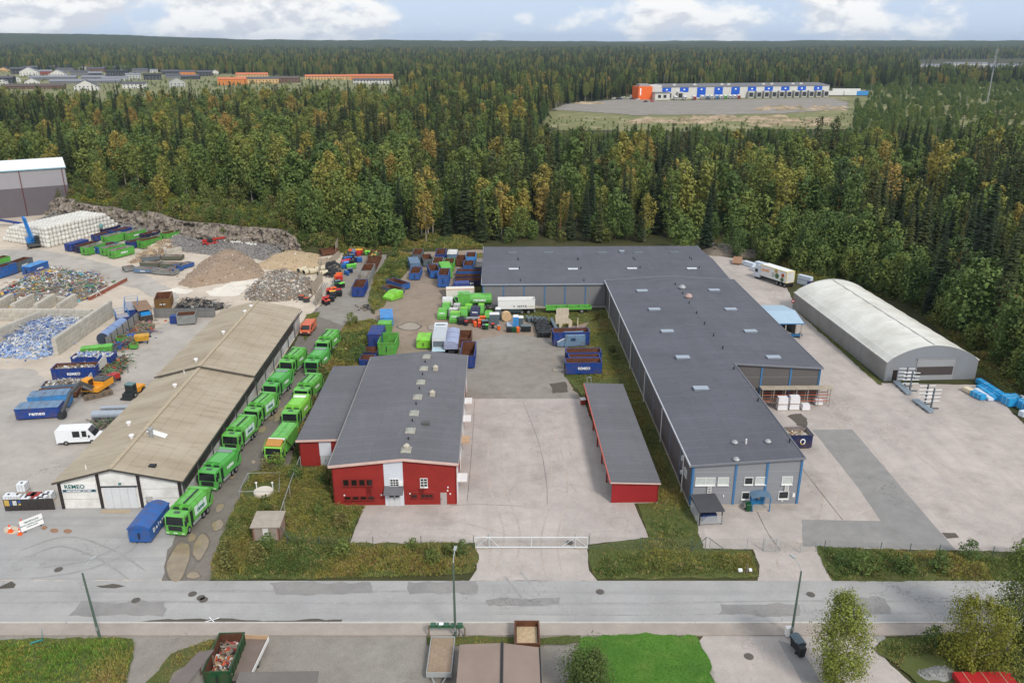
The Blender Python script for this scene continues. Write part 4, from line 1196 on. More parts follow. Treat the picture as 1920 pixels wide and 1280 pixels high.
for (x,y,z,c) in ((3.2,13.0,0,0),(5.7,8.0,0,0),(8.0,8.4,1,1),(5.2,24.5,0,0),(5.1,34.0,0,0),(5.6,46.5,0,0),(6.2,57.5,0,0),(6.5,60.5,0,0),(3.0,1.2,0,2),(10.6,1.7,0,3),(4.6,30,0,2)):
 zz=(e+(ap-e)*x/ax if x< ax else ap-(ap-e)*(x-ax)/(W-ax))+(.3 if y> ysplit else 0)
 g=MB()
 if c==0:g.cyl((x,y,zz-.1),(x,y,zz+.45),.22,.22,10).cyl((x,y,zz+.45),(x,y,zz+.62),.34,.3,10)
 elif c==1:g.cyl((x,y,zz-.1),(x,y,zz+1.1),.25,.25,10).cyl((x,y,zz+1.1),(x,y,zz+1.35),.38,.38,10)
 elif c==2:g.cyl((x,y,zz-.1),(x,y,zz+.7),.07,.07,6)
 else:g.box(x-.4,x+.4,y-.3,y+.3,zz-.1,zz+.3)
 kids.append(T('roof_vent',g.mesh('roof_vent',[TRIMW,METAL,TRIMW,DARK][c])))
sl=(ap-e)/(W-ax); z1,z2=ap-.4*sl+.2,ap-3.0*sl+.2
kids.append(slab('white_sheet',[(ax+.4,9.3,z1),(ax+3.0,8.5,z2),(ax+3.0,9.6,z2),(ax+.4,10.3,z1)],TRIMW,.03))
spawn(T('recycling_shed',None,kids),'long white shed with weathered brown corrugated roof and sign board','building',(-53.55,83.9,0),SHR)
# ---- the grey warehouse: long front range with a wing, and the range across the back
kids=[]
GRZ=R(1.14)
W1,W2,YW,YB=13.0,26.4,29.8,78.4
EL,RG=5.65,6.5
plL=13
kids.append(panel('front_wall',[(0,0,.35),(W1,0,.35),(W1,0,RG),(0,0,EL)],GREYWALL))
bayL=YB/plL
for i in range(plL):
 a,b_=YB-i*bayL,YB-(i+1)*bayL
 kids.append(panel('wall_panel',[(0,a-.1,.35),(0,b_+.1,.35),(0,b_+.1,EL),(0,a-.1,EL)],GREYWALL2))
 kids.append(bx('pilaster',BLUEP if i==plL-1 else M('slate_pilaster',srgb(120,136,156),.5,.08),-.05,.1,b_-.09+(.1 if i==plL-1 else 0),b_+.09+(.1 if i==plL-1 else 0),.35,EL))
for i in range(2):
 a,b_=i*YW/2,(i+1)*YW/2
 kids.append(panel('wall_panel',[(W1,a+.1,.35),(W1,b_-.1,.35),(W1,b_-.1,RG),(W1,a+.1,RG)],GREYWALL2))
zx=lambda x:RG-(x-W1)*(RG-EL)/(W2-W1)
for i in range(3):
 a,b_=W1+i*(W2-W1)/3,W1+(i+1)*(W2-W1)/3
 kids.append(panel('wall_panel',[(a+.1,YW,.35),(b_-.1,YW,.35),(b_-.1,YW,zx(b_)),(a+.1,YW,zx(a))],GREYWALL2))
 kids.append(bx('pilaster',BLUEP,b_-.13,b_+.13,YW-.1,YW-.003,.35,zx(b_)-.02))
 for j,z in enumerate((2.4,4.2)):kids.append(bx('panel_joint',M('joint_light',srgb(150,146,142),.6),a+.2,b_-.2,YW-.012,YW-.002,z,z+.03))
for i in range(8):
 a,b_=YW+i*(YB-YW)/8,YW+(i+1)*(YB-YW)/8
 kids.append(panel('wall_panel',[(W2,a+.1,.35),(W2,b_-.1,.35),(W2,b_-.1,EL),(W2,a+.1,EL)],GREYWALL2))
 kids.append(bx('pilaster',BLUEP,W2-.05,W2+.05,a-.1,a+.1,.35,EL))
kids.append(bx('plinth',PLINTH,-.06,W1+.06,-.06,.3,-.2,.348)); kids.append(bx('plinth',PLINTH,-.06,.25,.31,YB,-.2,.347)); kids.append(bx('plinth',PLINTH,W1+.07,W2+.06,YW-.06,YW+.3,-.2,.346)); kids.append(bx('plinth',PLINTH,W2-.25,W2+.06,YW+.31,YB,-.2,.345))
for x in (.0,5.05,8.75,W1-.24):kids.append(bx('pilaster',BLUEP,x,x+.24,-.1,-.003,.35,EL+(RG-EL)*(x+.1)/W1-.03))
for z in (1.9,3.35,4.7):kids.append(bx('panel_joint',M('joint_pale',srgb(164,165,168),.6),.3,W1-.3,-.012,-.002,z,z+.03))
def zroof(x):return EL+(RG-EL)*x/W1 if x< W1 else zx(x)
rk=[]
CURB=M('skylight_grey',srgb(128,134,142),.5,.06); LID=M('skylight_lid',srgb(150,160,170),.35,.05)
def skylight(x,y,sx=2.0,sy=1.1,lid=LID,zf=zroof,h=.32):
 z=zf(x)
 return T('skylight',BOX('skylight',CURB,(x-sx/2,x+sx/2,y-sy/2,y+sy/2,z-.1,z+h)),[bx('lid',lid,x-sx/2-.06,x+sx/2+.06,y-sy/2-.06,y+sy/2+.06,z+h+.002,z+h+.09)])
for px,py in ((1204,546),(1227,581),(1251,622),(1280,671),(1314,729),(1339,545),(1370,581),(1407,622),(1450,671)):
 wx,wy=P(px,py,6.2); dx,dy=wx-21.2,wy-84.25
 lx,ly=rot2(dx,dy,-GRZ); rk.append(skylight(lx,ly))
for px,py in ((1266,535),(1280,552),(1292,570),(1306,589),(1321,609),(1338,631),(1355,655),(1376,693),(1421,753),(1480,830)):
 wx,wy=P(px,py,6.5); lx,ly=rot2(wx-21.2,wy-84.25,-GRZ)
 rk.append(T('vent_pipe',MB().cyl((lx,ly,zroof(lx)-.1),(lx,ly,zroof(lx)+.6),.1,n=8).mesh('vent_pipe',DARK)))
for px,py,c in ((1279,542,0),(1291,559,1),(1378,826,0),(1440,828,0),(1381,857,0),(1399,828,2)):
 wx,wy=P(px,py,6.5); lx,ly=rot2(wx-21.2,wy-84.25,-GRZ); z=zroof(lx); g=MB()
 if c==2:g.cyl((lx,ly,z-.1),(lx,ly,z+.75),.1,n=8)
 else:
  s=1.5 if py< 600 else .85
  g.cyl((lx,ly,z-.1),(lx,ly,z+.3*s),.35*s,n=10).cyl((lx,ly,z+.3*s),(lx,ly,z+.55*s),.5*s,.3*s,12).cyl((lx,ly,z+.55*s),(lx,ly,z+.66*s),.3*s,.08,12)
 rk.append(T('roof_vent',g.mesh('roof_vent',[METAL,M('pinkish_vent',srgb(170,146,136),.5),TRIMW][c])))
o_=.3
kids.append(slab('roof',[(-o_,-o_,EL+.1),(W1,-o_,RG+.1),(W1,YB,RG+.1),(-o_,YB,EL+.1)],GREYROOF,.16,rk))
kids.append(slab('roof',[(W1+.01,YW-o_,RG+.1),(W2+o_,YW-o_,EL+.08),(W2+o_,YB,EL+.08),(W1+.01,YB,RG+.1)],GREYROOF,.16))
g=MB(); g.bar((-.33,-.36,EL+.06),(W1+.1,-.36,RG+.06),.1,.26); g.box(W1+.02,W1+.14,-.36,YW-.3,RG-.1,RG+.2); g.bar((W1,YW-.36,RG+.06),(W2+.36,YW-.36,EL+.06),.1,.26)
g.box(W2+.3,W2+.42,YW-.3,YB,EL-.1,EL+.16); g.bar((-.4,YB+.05,EL+.08),(W1,YB+.05,RG+.1),.1,.4); g.bar((W1,YB+.05,RG+.1),(W2+.4,YB+.05,EL+.08),.1,.4)
kids.append(T('roof_edge',g.mesh('roof_edge',DARKROOFTRIM)))
kids.append(T('eaves_trim',MB().box(-.42,-.3,-.36,YB,EL-.08,EL+.16).mesh('eaves_trim',M('pale_gutter',srgb(186,188,192),.5))))
for i in range(6):kids.append(T('downpipe',MB().cyl((-.3,3.2+i*13.5,.1),(-.3,3.2+i*13.5,EL),.06,n=6).mesh('downpipe',TRIMW)))
fx=lambda z_:(z_-212)/795*W1
fz=lambda z_:(712-z_)*.0192
for a,b_,t0,t1,gl,nx in ((245,380,507,553,PALE_GLASS,2),(408,478,507,553,PALE_GLASS,1),(600,655,508,552,GLASS,1),(680,748,506,552,PALE_GLASS,1),(873,942,505,553,PALE_GLASS,1),(592,643,611,655,GLASS,1),(862,928,609,655,GLASS,1)):
 kids.append(window_front(fx(a),fx(b_),fz(t1),fz(t0),0,gl,FRAME,nx))
for a,t0,t1 in ((332,558,625),(895,558,605)):
 g=MB(); x=fx(a); z0_,z1_=fz(t1),fz(t0); g.box(x,x+.05,-.22,-.14,z0_,z1_); g.box(x+.4,x+.45,-.22,-.14,z0_,z1_)
 for k in range(6):zz=z0_+(z1_-z0_)*(k+.4)/6; g.box(x+.05,x+.4,-.21,-.15,zz,zz+.04)
 kids.append(T('ladder',g.mesh('ladder',TRIMW)))
BLD=M('blue_door',srgb(40,112,160),.5,.08)
kids.append(T('door',BOX('door',BLD,(fx(655),fx(745),-.1,-.004,.35,fz(642))),[bx('pane',GLASS,fx(672),fx(690),-.13,-.1,1.15,1.5),bx('notice',M('notice_tan',srgb(190,150,110),.7),fx(705),fx(722),-.125,-.1,1.1,1.45),bx('handle',DARK,fx(699),fx(702),-.16,-.1,.8,1.1)]))
g=MB(); n=8
xa,xb=fx(640),fx(786)
for i in range(n):
 t0,t1=i/n,(i+1)/n
 q=lambda t:1.62+.45*math.sin(math.pi*(t*.8+.1))
 g.hexa([(xa+(xb-xa)*t0,-1.3,q(t0)),(xa+(xb-xa)*t1,-1.3,q(t1)),(xa+(xb-xa)*t1,-.02,q(t1)+.15),(xa+(xb-xa)*t0,-.02,q(t0)+.15),(xa+(xb-xa)*t0,-1.3,q(t0)+.06),(xa+(xb-xa)*t1,-1.3,q(t1)+.06),(xa+(xb-xa)*t1,-.02,q(t1)+.21),(xa+(xb-xa)*t0,-.02,q(t0)+.21)])
kids.append(T('door_canopy',g.mesh('door_canopy',M('blue_grey_canopy',srgb(92,118,140),.5)),[bx('post',BLD,xa+.1,xa+.2,-1.25,-1.15,0,1.75),bx('post',BLD,xb-.2,xb-.1,-1.25,-1.15,0,1.75)]))
kids.append(bx('step',PLINTH,fx(655),fx(760),-1.3,-.07,0,.3))
kids.append(bx('junction_box',TRIMW,fx(960),fx(978),-.12,-.004,fz(645),fz(620))); kids.append(bx('junction_box',TRIMW,fx(450),fx(459),-.1,-.004,fz(640),fz(628))); kids.append(bx('junction_box',TRIMW,fx(885),fx(895),-.1,-.004,fz(676),fz(666)))
kids.append(window_side(0,2.3,3.4,2.6,3.5,-1,PALE_GLASS)); kids.append(bx('side_box',TRIMW,-.25,-.05,4.3,4.6,3.9,4.5)); kids.append(bx('side_box',TRIMW,-.25,-.05,4.4,4.7,2.0,2.4))
kids.append(bx('side_door',M('dark_side_door',srgb(70,72,80),.6),-.03,-.004,4.9,6.0,.35,2.4))
spawn(T('grey_warehouse',None,kids),'long grey warehouse with blue pilasters, stepped-back wing and blue front door','building',(21.2,84.25,0),GRZ)
# range across the back
kids=[]
W,D_=51.8,32.4
e2,rg2=5.2,5.9
nb_=6
for i in range(nb_):
 a,b_=i*25.6/nb_,(i+1)*25.6/nb_
 kids.append(panel('wall_panel',[(a+.1,0,.35),(b_-.1,0,.35),(b_-.1,0,e2),(a+.1,0,e2)],MIDWALL))
 kids.append(bx('pilaster',BLUEP,a-.1,a+.1,-.08,.04,.35,e2))
kids.append(panel('front_wall',[(25.6,.02,.0),(W,.02,.0),(W,.02,e2),(25.6,.02,e2)],MIDWALL))
kids.append(panel('side_wall',[(0,D_,0),(0,0,0),(0,0,e2),(0,D_/2,rg2),(0,D_,e2)],MIDWALL)); kids.append(panel('side_wall',[(W,0,0),(W,D_,0),(W,D_,e2),(W,D_/2,rg2),(W,0,e2)],GREYWALL2)); kids.append(panel('rear_wall',[(W,D_,0),(0,D_,0),(0,D_,e2),(W,D_,e2)],MIDWALL))
kids.append(bx('plinth',PLINTH,-.06,25.9,-.06,.3,0,.348))
z2f=lambda y:e2+(rg2-e2)*(1-abs(y-D_/2)/(D_/2))
rk=[]
FLX,FLY=-6.0,161.9
def loc2(px,py):
 wx,wy=P(px,py,5.7); return rot2(wx-FLX,wy-FLY,-GRZ)
for px,py in ((961,475),(1029,475),(1129,475),(1197,475),(1264,474)):x,y=loc2(px,py); rk.append(skylight(x,y,2.0,.7,M('lid_dark',srgb(104,112,118),.4),lambda x_,y=y:z2f(y)))
x,y=loc2(1166,473); rk.append(skylight(x,y,1.0,.9,LID,lambda x_,y=y:z2f(y),.5))
for px,py in ((963,506),(1074,506),(1185,505),(1297,505)):x,y=loc2(px,py); rk.append(skylight(x,y,2.0,.7,M('lid_white',srgb(214,220,220),.35),lambda x_,y=y:z2f(y)))
for px,py in ((971,488),(972,490),(1083,488),(1084,490),(1187,487),(1190,490),(1293,486),(1296,489),(974,504),(1089,504),(1200,503),(1311,503),(976,524),(1095,524)):
 x,y=loc2(px,py); z=z2f(y); rk.append(T('vent_pipe',MB().cyl((x,y,z-.1),(x,y,z+.55),.1,n=8).mesh('vent_pipe',DARK)))
kids.append(slab('roof',[(-.3,-.3,e2+.1),(W+.3,-.3,e2+.1),(W+.3,D_/2,rg2+.1),(-.3,D_/2,rg2+.1)],GREYROOF,.16,rk)); kids.append(slab('roof',[(-.3,D_/2+.01,rg2+.1),(W+.3,D_/2+.01,rg2+.1),(W+.3,D_+.3,e2+.1),(-.3,D_+.3,e2+.1)],GREYROOF,.16))
kids.append(T('roof_edge',MB().box(-.42,-.31,-.3,D_+.3,e2-.1,e2+.2).box(-.4,25.3,-.4,-.31,e2-.12,e2+.12).box(W+.31,W+.42,-.3,D_+.3,e2-.1,e2+.2).mesh('roof_edge',M('pale_edge',srgb(150,156,164),.5))))
spawn(T('rear_warehouse',None,kids),'wide grey warehouse across the back with rows of skylights, before the forest','building',(FLX,FLY,0),GRZ)
# ---- arched storage hall
kids=[]
W,L,e=15.3,39.5,3.3
def arch(t):return (W*t,e+2.75*(math.sin(math.pi*t)**.75) if 0< t< 1 else e)
TW=M('hall_membrane',srgb(216,214,204),.55,.06,.25,dirt=srgb(176,172,158),damt=.6,dsc=.18)
TG=M('hall_grey',srgb(134,139,145),.6,.08,.3,wave=('X',4,.15),dirt=srgb(116,112,106),damt=.5,dsc=.3); TGS=M('hall_side',srgb(146,145,142),.6,.08,.3,wave=('Y',4,.2),dirt=srgb(118,114,106),damt=.6,dsc=.3)
NA=18
prof=[arch(i/NA) for i in range(NA+1)]
NS=9
for k in range(NS):
 y0,y1=k*L/NS,(k+1)*L/NS
 g=MB(); sag=.0
 for i in range(NA):
  (x0,z0),(x1,z1)=prof[i],prof[i+1]
  ym=(y0+y1)/2
  d=.09*math.sin(math.pi*(i+.5)/NA)
  g.add([(x0,y0+.01,z0),(x1,y0+.01,z1),(x1,ym,z1-d),(x0,ym,z0-d)],[(0,1,2,3)]); g.add([(x0,ym,z0-d),(x1,ym,z1-d),(x1,y1-.01,z1),(x0,y1-.01,z0)],[(0,1,2,3)])
 kids.append(T('roof_panel',g.mesh('roof_panel',TW)))
for k in range(NS+1):
 g=MB()
 for i in range(NA):g.bar((prof[i][0],k*L/NS,prof[i][1]+.03),(prof[i+1][0],k*L/NS,prof[i+1][1]+.03),.14,.05)
 kids.append(T('roof_rib',g.mesh('roof_rib',M('rib_white',srgb(204,203,196),.6))))
kids.append(T('ridge',MB().box(W/2-.1,W/2+.1,0,L,prof[NA//2][1]+.02,prof[NA//2][1]+.09).mesh('ridge',M('rib_white'))))
g=MB(); fr=[(0,-.02,0),(W,-.02,0)]+[(x,-.02,z) for x,z in prof[::-1]]; g.add(*wall_quad(fr)); kids.append(T('front_wall',g.mesh('front_wall',TG)))
g=MB(); fr=[(W,L+.02,0),(0,L+.02,0)]+[(x,L+.02,z) for x,z in prof]; g.add(*wall_quad(fr)); kids.append(T('rear_wall',g.mesh('rear_wall',TG)))
for k in range(NS):
 kids.append(bx('side_panel',TGS,-.1,.05,k*L/NS+.03,(k+1)*L/NS-.03,0,e)); kids.append(bx('side_panel',TGS,W-.05,W+.1,k*L/NS+.03,(k+1)*L/NS-.03,0,e))
kids.append(T('door',BOX('door',M('hall_door',srgb(150,152,154),.6,.06,.5),(5.0,11.4,-.12,-.025,.05,3.8)),[bx('opening',M('hall_opening',srgb(74,68,66),.7,.1),5.1,11.2,-.16,-.122,.95,2.4),bx('track',METAL,4.8,11.6,-.2,-.122,3.75,3.9)]))
kids.append(bx('side_door',M('hall_doorway',srgb(40,34,30),.8),1.2,2.0,-.06,-.022,0,1.9))
kids.append(T('eaves_trim',MB().box(-.2,-.02,0,L,e-.05,e+.15).box(W+.02,W+.2,0,L,e-.05,e+.15).mesh('eaves_trim',M('rib_white'))))
spawn(T('arched_hall',None,kids),'long arched storage hall with pale fabric roof and grey ends','building',(61.2,122.9,0),R(3.2))
# ---- pale blue canopy between warehouse and arched hall
LB=M('pale_blue_sheet',srgb(164,188,204),.5,.05,1,wave=('X',6,.3))
kids=[slab('roof',[(-.2,0,3.2),(6.4,0,3.2),(6.4,5.3,4.0),(-.2,5.3,4.0)],LB,.12),slab('roof',[(-.2,5.31,4.0),(6.4,5.31,4.0),(6.0,10.6,3.4),(-.2,10.6,3.4)],LB,.12)]
kids+=[T('fascia',MB().box(-.25,6.45,-.1,-.005,3.05,3.22).mesh('fascia',BLUEP)),panel('back_wall',[(0,10.4,0),(6.2,10.4,0),(6.2,10.4,3.3),(0,10.4,3.3)],GREYWALL2),panel('side_wall',[(6.2,3,0),(6.2,10.4,0),(6.2,10.4,3.4),(6.2,3,3.4)],PLINTH)]
for x,y in ((.1,.2),(3.0,.2),(6.0,.2),(6.0,2.9)):kids.append(bx('post',PLINTH,x,x+.18,y,y+.18,0,3.2))
spawn(T('loading_canopy',None,kids),'pale blue sheet-metal canopy between the grey warehouse and the arched hall','canopy',(48.0,142.6,0),GRZ)
kids=[T('deck',MB().box(-1.6,1.6,-.6,.6,.35,.5).box(-1.6,-1.5,-.6,.6,.5,.8).box(1.5,1.6,-.6,.6,.5,.8).mesh('deck',M('blue_steel',srgb(44,104,150),.6,.15)))]
for x in (-1.3,1.3):kids.append(bx('leg',DARK,x-.08,x+.08,-.5,.5,0,.348))
spawn(T('blue_rack',None,kids),'low blue steel stand before the pale blue canopy','stand',root_xy(P(1486,632)),.05)
# ---- tall hall at the far end of the recycling yard
(cx,cy),hz_,hl=edge((-120,421),(137,398))
kids=[]
hw=hl
lowg,upg=M('hall_dark_grey',srgb(98,92,96),.6,.05,.3,wave=('X',3,.2)),M('hall_light_grey',srgb(150,147,150),.6,.05,.3,wave=('X',3,.2))
kids+=[panel('front_wall',[(-hw/2,0,0),(hw/2,0,0),(hw/2,0,9.0),(-hw/2,0,9.0)],lowg),panel('front_wall',[(-hw/2,0,9.01),(hw/2,0,9.01),(hw/2,0,14.6),(-hw/2,0,14.6)],upg)]
kids+=[panel('side_wall',[(hw/2,0,0),(hw/2,22,0),(hw/2,22,9),(hw/2,0,9)],lowg),panel('side_wall',[(hw/2,0,9.01),(hw/2,22,9.01),(hw/2,22,14.6),(hw/2,11,16.4),(hw/2,0,14.6)],upg),panel('rear_wall',[(hw/2,22,0),(-hw/2,22,0),(-hw/2,22,14.6),(hw/2,22,14.6)],lowg)]
wr=M('white_roof',srgb(224,226,228),.5,.03)
kids+=[slab('roof',[(-hw/2,-.3,14.7),(hw/2+.3,-.3,14.7),(hw/2+.3,11,16.6),(-hw/2,11,16.6)],wr,.2),slab('roof',[(-hw/2,11.01,16.6),(hw/2+.3,11.01,16.6),(hw/2+.3,22.3,14.7),(-hw/2,22.3,14.7)],wr,.2)]
kids.append(T('roof_edge',MB().box(-hw/2,hw/2+.3,-.42,-.31,14.4,14.72).mesh('roof_edge',M('teal_edge',srgb(120,160,170),.5))))
for x in (hw/2-1.0,hw/2-13.0,hw/2-25.0):kids.append(T('downpipe',MB().cyl((x,-.14,0),(x,-.14,14.5),.12,n=6).mesh('downpipe',M('maroon_pipe',srgb(96,40,46),.6))))
spawn(T('tall_hall',None,kids),'tall two-tone grey hall with white roof at the end of the recycling yard','building',(cx,cy,0),hz_)
# ---- brick transformer hut
BR=None
def brickm():
 t=NT('brick_wall'); v=t.coord('object')
 b_=t.node('ShaderNodeTexBrick'); b_.inputs['Scale'].default_value=1.0; b_.inputs['Brick Width'].default_value,b_.inputs['Row Height'].default_value,b_.inputs['Mortar Size'].default_value=.26,.09,.012
 b_.inputs['Color1'].default_value=(*srgb(146,98,82),1); b_.inputs['Color2'].default_value=(*srgb(162,112,94),1); b_.inputs['Mortar'].default_value=(*srgb(150,136,124),1)
 mp=t.node('ShaderNodeMapping'); mp.inputs['Rotation'].default_value=(R(90),0,0); t.l.new(v,mp.inputs[0]); t.l.new(mp.outputs[0],b_.inputs['Vector'])
 t.bump(b_.outputs['Fac'],-.4,.02)
 return t.fin(b_.outputs['Color'],.9)
BR=brickm()
hd=M('hut_door',srgb(150,138,128),.7,.1)
kids=[panel('front_wall',[(0,0,0),(3.0,0,0),(3.0,0,1.75),(0,0,1.75)],BR),panel('side_wall',[(3.0,0,0),(3.0,2.6,0),(3.0,2.6,2.0),(3.0,0,1.75)],BR),panel('side_wall',[(0,2.6,0),(0,0,0),(0,0,1.75),(0,2.6,2.0)],BR),panel('rear_wall',[(3,2.6,0),(0,2.6,0),(0,2.6,2.0),(3,2.6,2.0)],BR),
  slab('roof',[(-.15,-.2,1.9),(3.15,-.2,1.9),(3.15,2.75,2.16),(-.15,2.75,2.16)],M('hut_roof',srgb(158,148,136),.95,.15,1.5),.14),bx('door',hd,.25,1.1,-.06,-.004,.1,1.6),bx('door',hd,1.85,2.75,-.06,-.004,.1,1.6),bx('white_strip',WHITE,1.15,1.8,-.05,-.004,0,1.72)]
spawn(T('brick_hut',None,kids),'small brick transformer hut with flat roof in the weeds','hut',root_xy(P(475,1014)),R(1.5))
# ---- covered lattice shelter by the warehouse door
lat=M('lattice_white',srgb(190,192,192),.6,.06)
kids=[slab('roof',[(-.1,-.15,1.95),(2.9,-.15,1.95),(2.9,3.4,2.15),(-.1,3.4,2.15)],M('shelter_roof',srgb(72,72,76),.9,.1),.1)]
for x,y in ((.05,.05),(2.65,.05),(.05,3.1),(2.65,3.1)):kids.append(bx('post',DARK,x,x+.1,y,y+.1,0,1.9))
g=MB()
for i in range(17):
 a=.1+i*.16
 g.bar((a,0,.25),(min(2.7,a+1.0),0,.25+min(2.7-a,1.0)),.035); g.bar((a,-.03,.25+min(a,1.0)),(max(.1,a-1.0),-.03,.25),.035) if False else g.bar((a,-.03,.25),(max(.1,a-1.0),-.03,.25+min(a-.1,1.0)+.001),.035)
kids.append(T('lattice',g.mesh('lattice',lat)))
g=MB()
for i in range(20):
 a=.1+i*.16
 g.bar((0,a,.25),(0,min(3.2,a+1.4),.25+min(3.2-a,1.4)),.035); g.bar((-.03,a,.25),(-.03,max(.1,a-1.4),.25+min(a-.1,1.4)+.001),.035)
kids.append(T('lattice',g.mesh('lattice',lat)))
kids.append(bx('bench',M('blue_bench',srgb(40,60,110),.6),.6,2.4,.8,1.3,.05,.9))
spawn(T('lattice_shelter',None,kids),'small shelter with dark roof and white lattice at the warehouse corner','shelter',root_xy(P(1310,986)),R(6))
# ---- sheds cut by the lower edge of the picture
def corr(name,base,sc,ax_='Y',st=.7):return M(name,base,.8,.1,.5,wave=(ax_,sc,st))
BRN=corr('brown_sheet',srgb(150,132,120),3.2)
kids=[]
(xa,ya),(xb,yb)=P(862,1209,2.6),P(1008,1219,2.6)
w=xb-xa
kids+=[slab('roof',[(0,-9,2.7),(w*.54,-9,2.95),(w*.54,-.1,2.95),(0,0,2.7)],BRN,.12),slab('roof',[(w*.54+.1,-9,2.95),(w+.1,-9,2.7),(w+.1,-.35,2.7),(w*.54+.1,-.12,2.95)],BRN,.12),T('ridge',MB().box(w*.54-.07,w*.54+.17,-9,-.1,2.96,3.04).mesh('ridge',DARK)),
   T('gutter',MB().box(w+.12,w+.24,-9,-.3,2.45,2.62).mesh('gutter',DARK)),panel('rear_wall',[(w,-.4,0),(.1,-.15,0),(.1,-.15,2.55),(w,-.4,2.55)],M('brown_wall',srgb(120,98,84),.8)),panel('side_wall',[(.1,-.2,0),(.1,-9,0),(.1,-9,2.55),(.1,-.2,2.55)],M('brown_wall')),panel('side_wall',[(w,-9,0),(w,-.5,0),(w,-.5,2.55),(w,-9,2.55)],M('brown_wall'))]
spawn(T('brown_shed',None,kids),'shed with brown ribbed metal roof and dark ridge below the road','shed',(xa,ya,0),0)
GRYC=corr('grey_corrugated',srgb(122,112,106),2.6,'Y',.8); GRYC2=corr('grey_corrugated_b',srgb(120,114,108),2.6,'X',.8)
p=[P(398,1219,2.4),P(425,1224,2.4),P(352,1300,2.4),P(280,1300,2.4)]
p=[P(372,1219,2.4),P(402,1222,2.4),P(335,1310,2.4),P(286,1310,2.4)]
o=(p[3][0],p[3][1]); q=[(a-o[0],b_-o[1]) for a,b_ in p]
kids=[slab('roof',[(*q[3],2.3),(*q[2],2.7),(*q[1],2.7),(*q[0],2.3)],M('grey_rib_roof',srgb(122,112,106),.8,.1,.5,wave=('DIAGONAL',2.4,.8)),.1)]
for a in q:kids.append(bx('post',M('brown_wall'),a[0]*.94-.06+.1,a[0]*.94+.16,a[1]*.94-.06+.1,a[1]*.94+.16,0,2.2))
spawn(T('corrugated_shed',None,kids),'lean-to with grey ribbed roof beside the green scrap container','shed',(*o,0),0)
p=[P(450,1259,3.0),P(598,1257,3.0),P(590,1310,3.0),P(430,1310,3.0)]; o=p[3]; q=[(a-o[0],b_-o[1]) for a,b_ in p]
kids=[slab('roof',[(*q[3],3.0),(*q[2],3.0),(*q[1],3.0),(*q[0],3.0)],GRYC2,.12),panel('rear_wall',[(q[1][0]-.2,q[1][1]-.2,0),(q[0][0]+.2,q[0][1]-.2,0),(q[0][0]+.2,q[0][1]-.2,2.85),(q[1][0]-.2,q[1][1]-.2,2.85)],M('brown_wall'))]
spawn(T('ribbed_roof_shed',None,kids),'building with dark grey ribbed roof, mostly below the picture edge, by the flat trailer','shed',(*o,0),0)
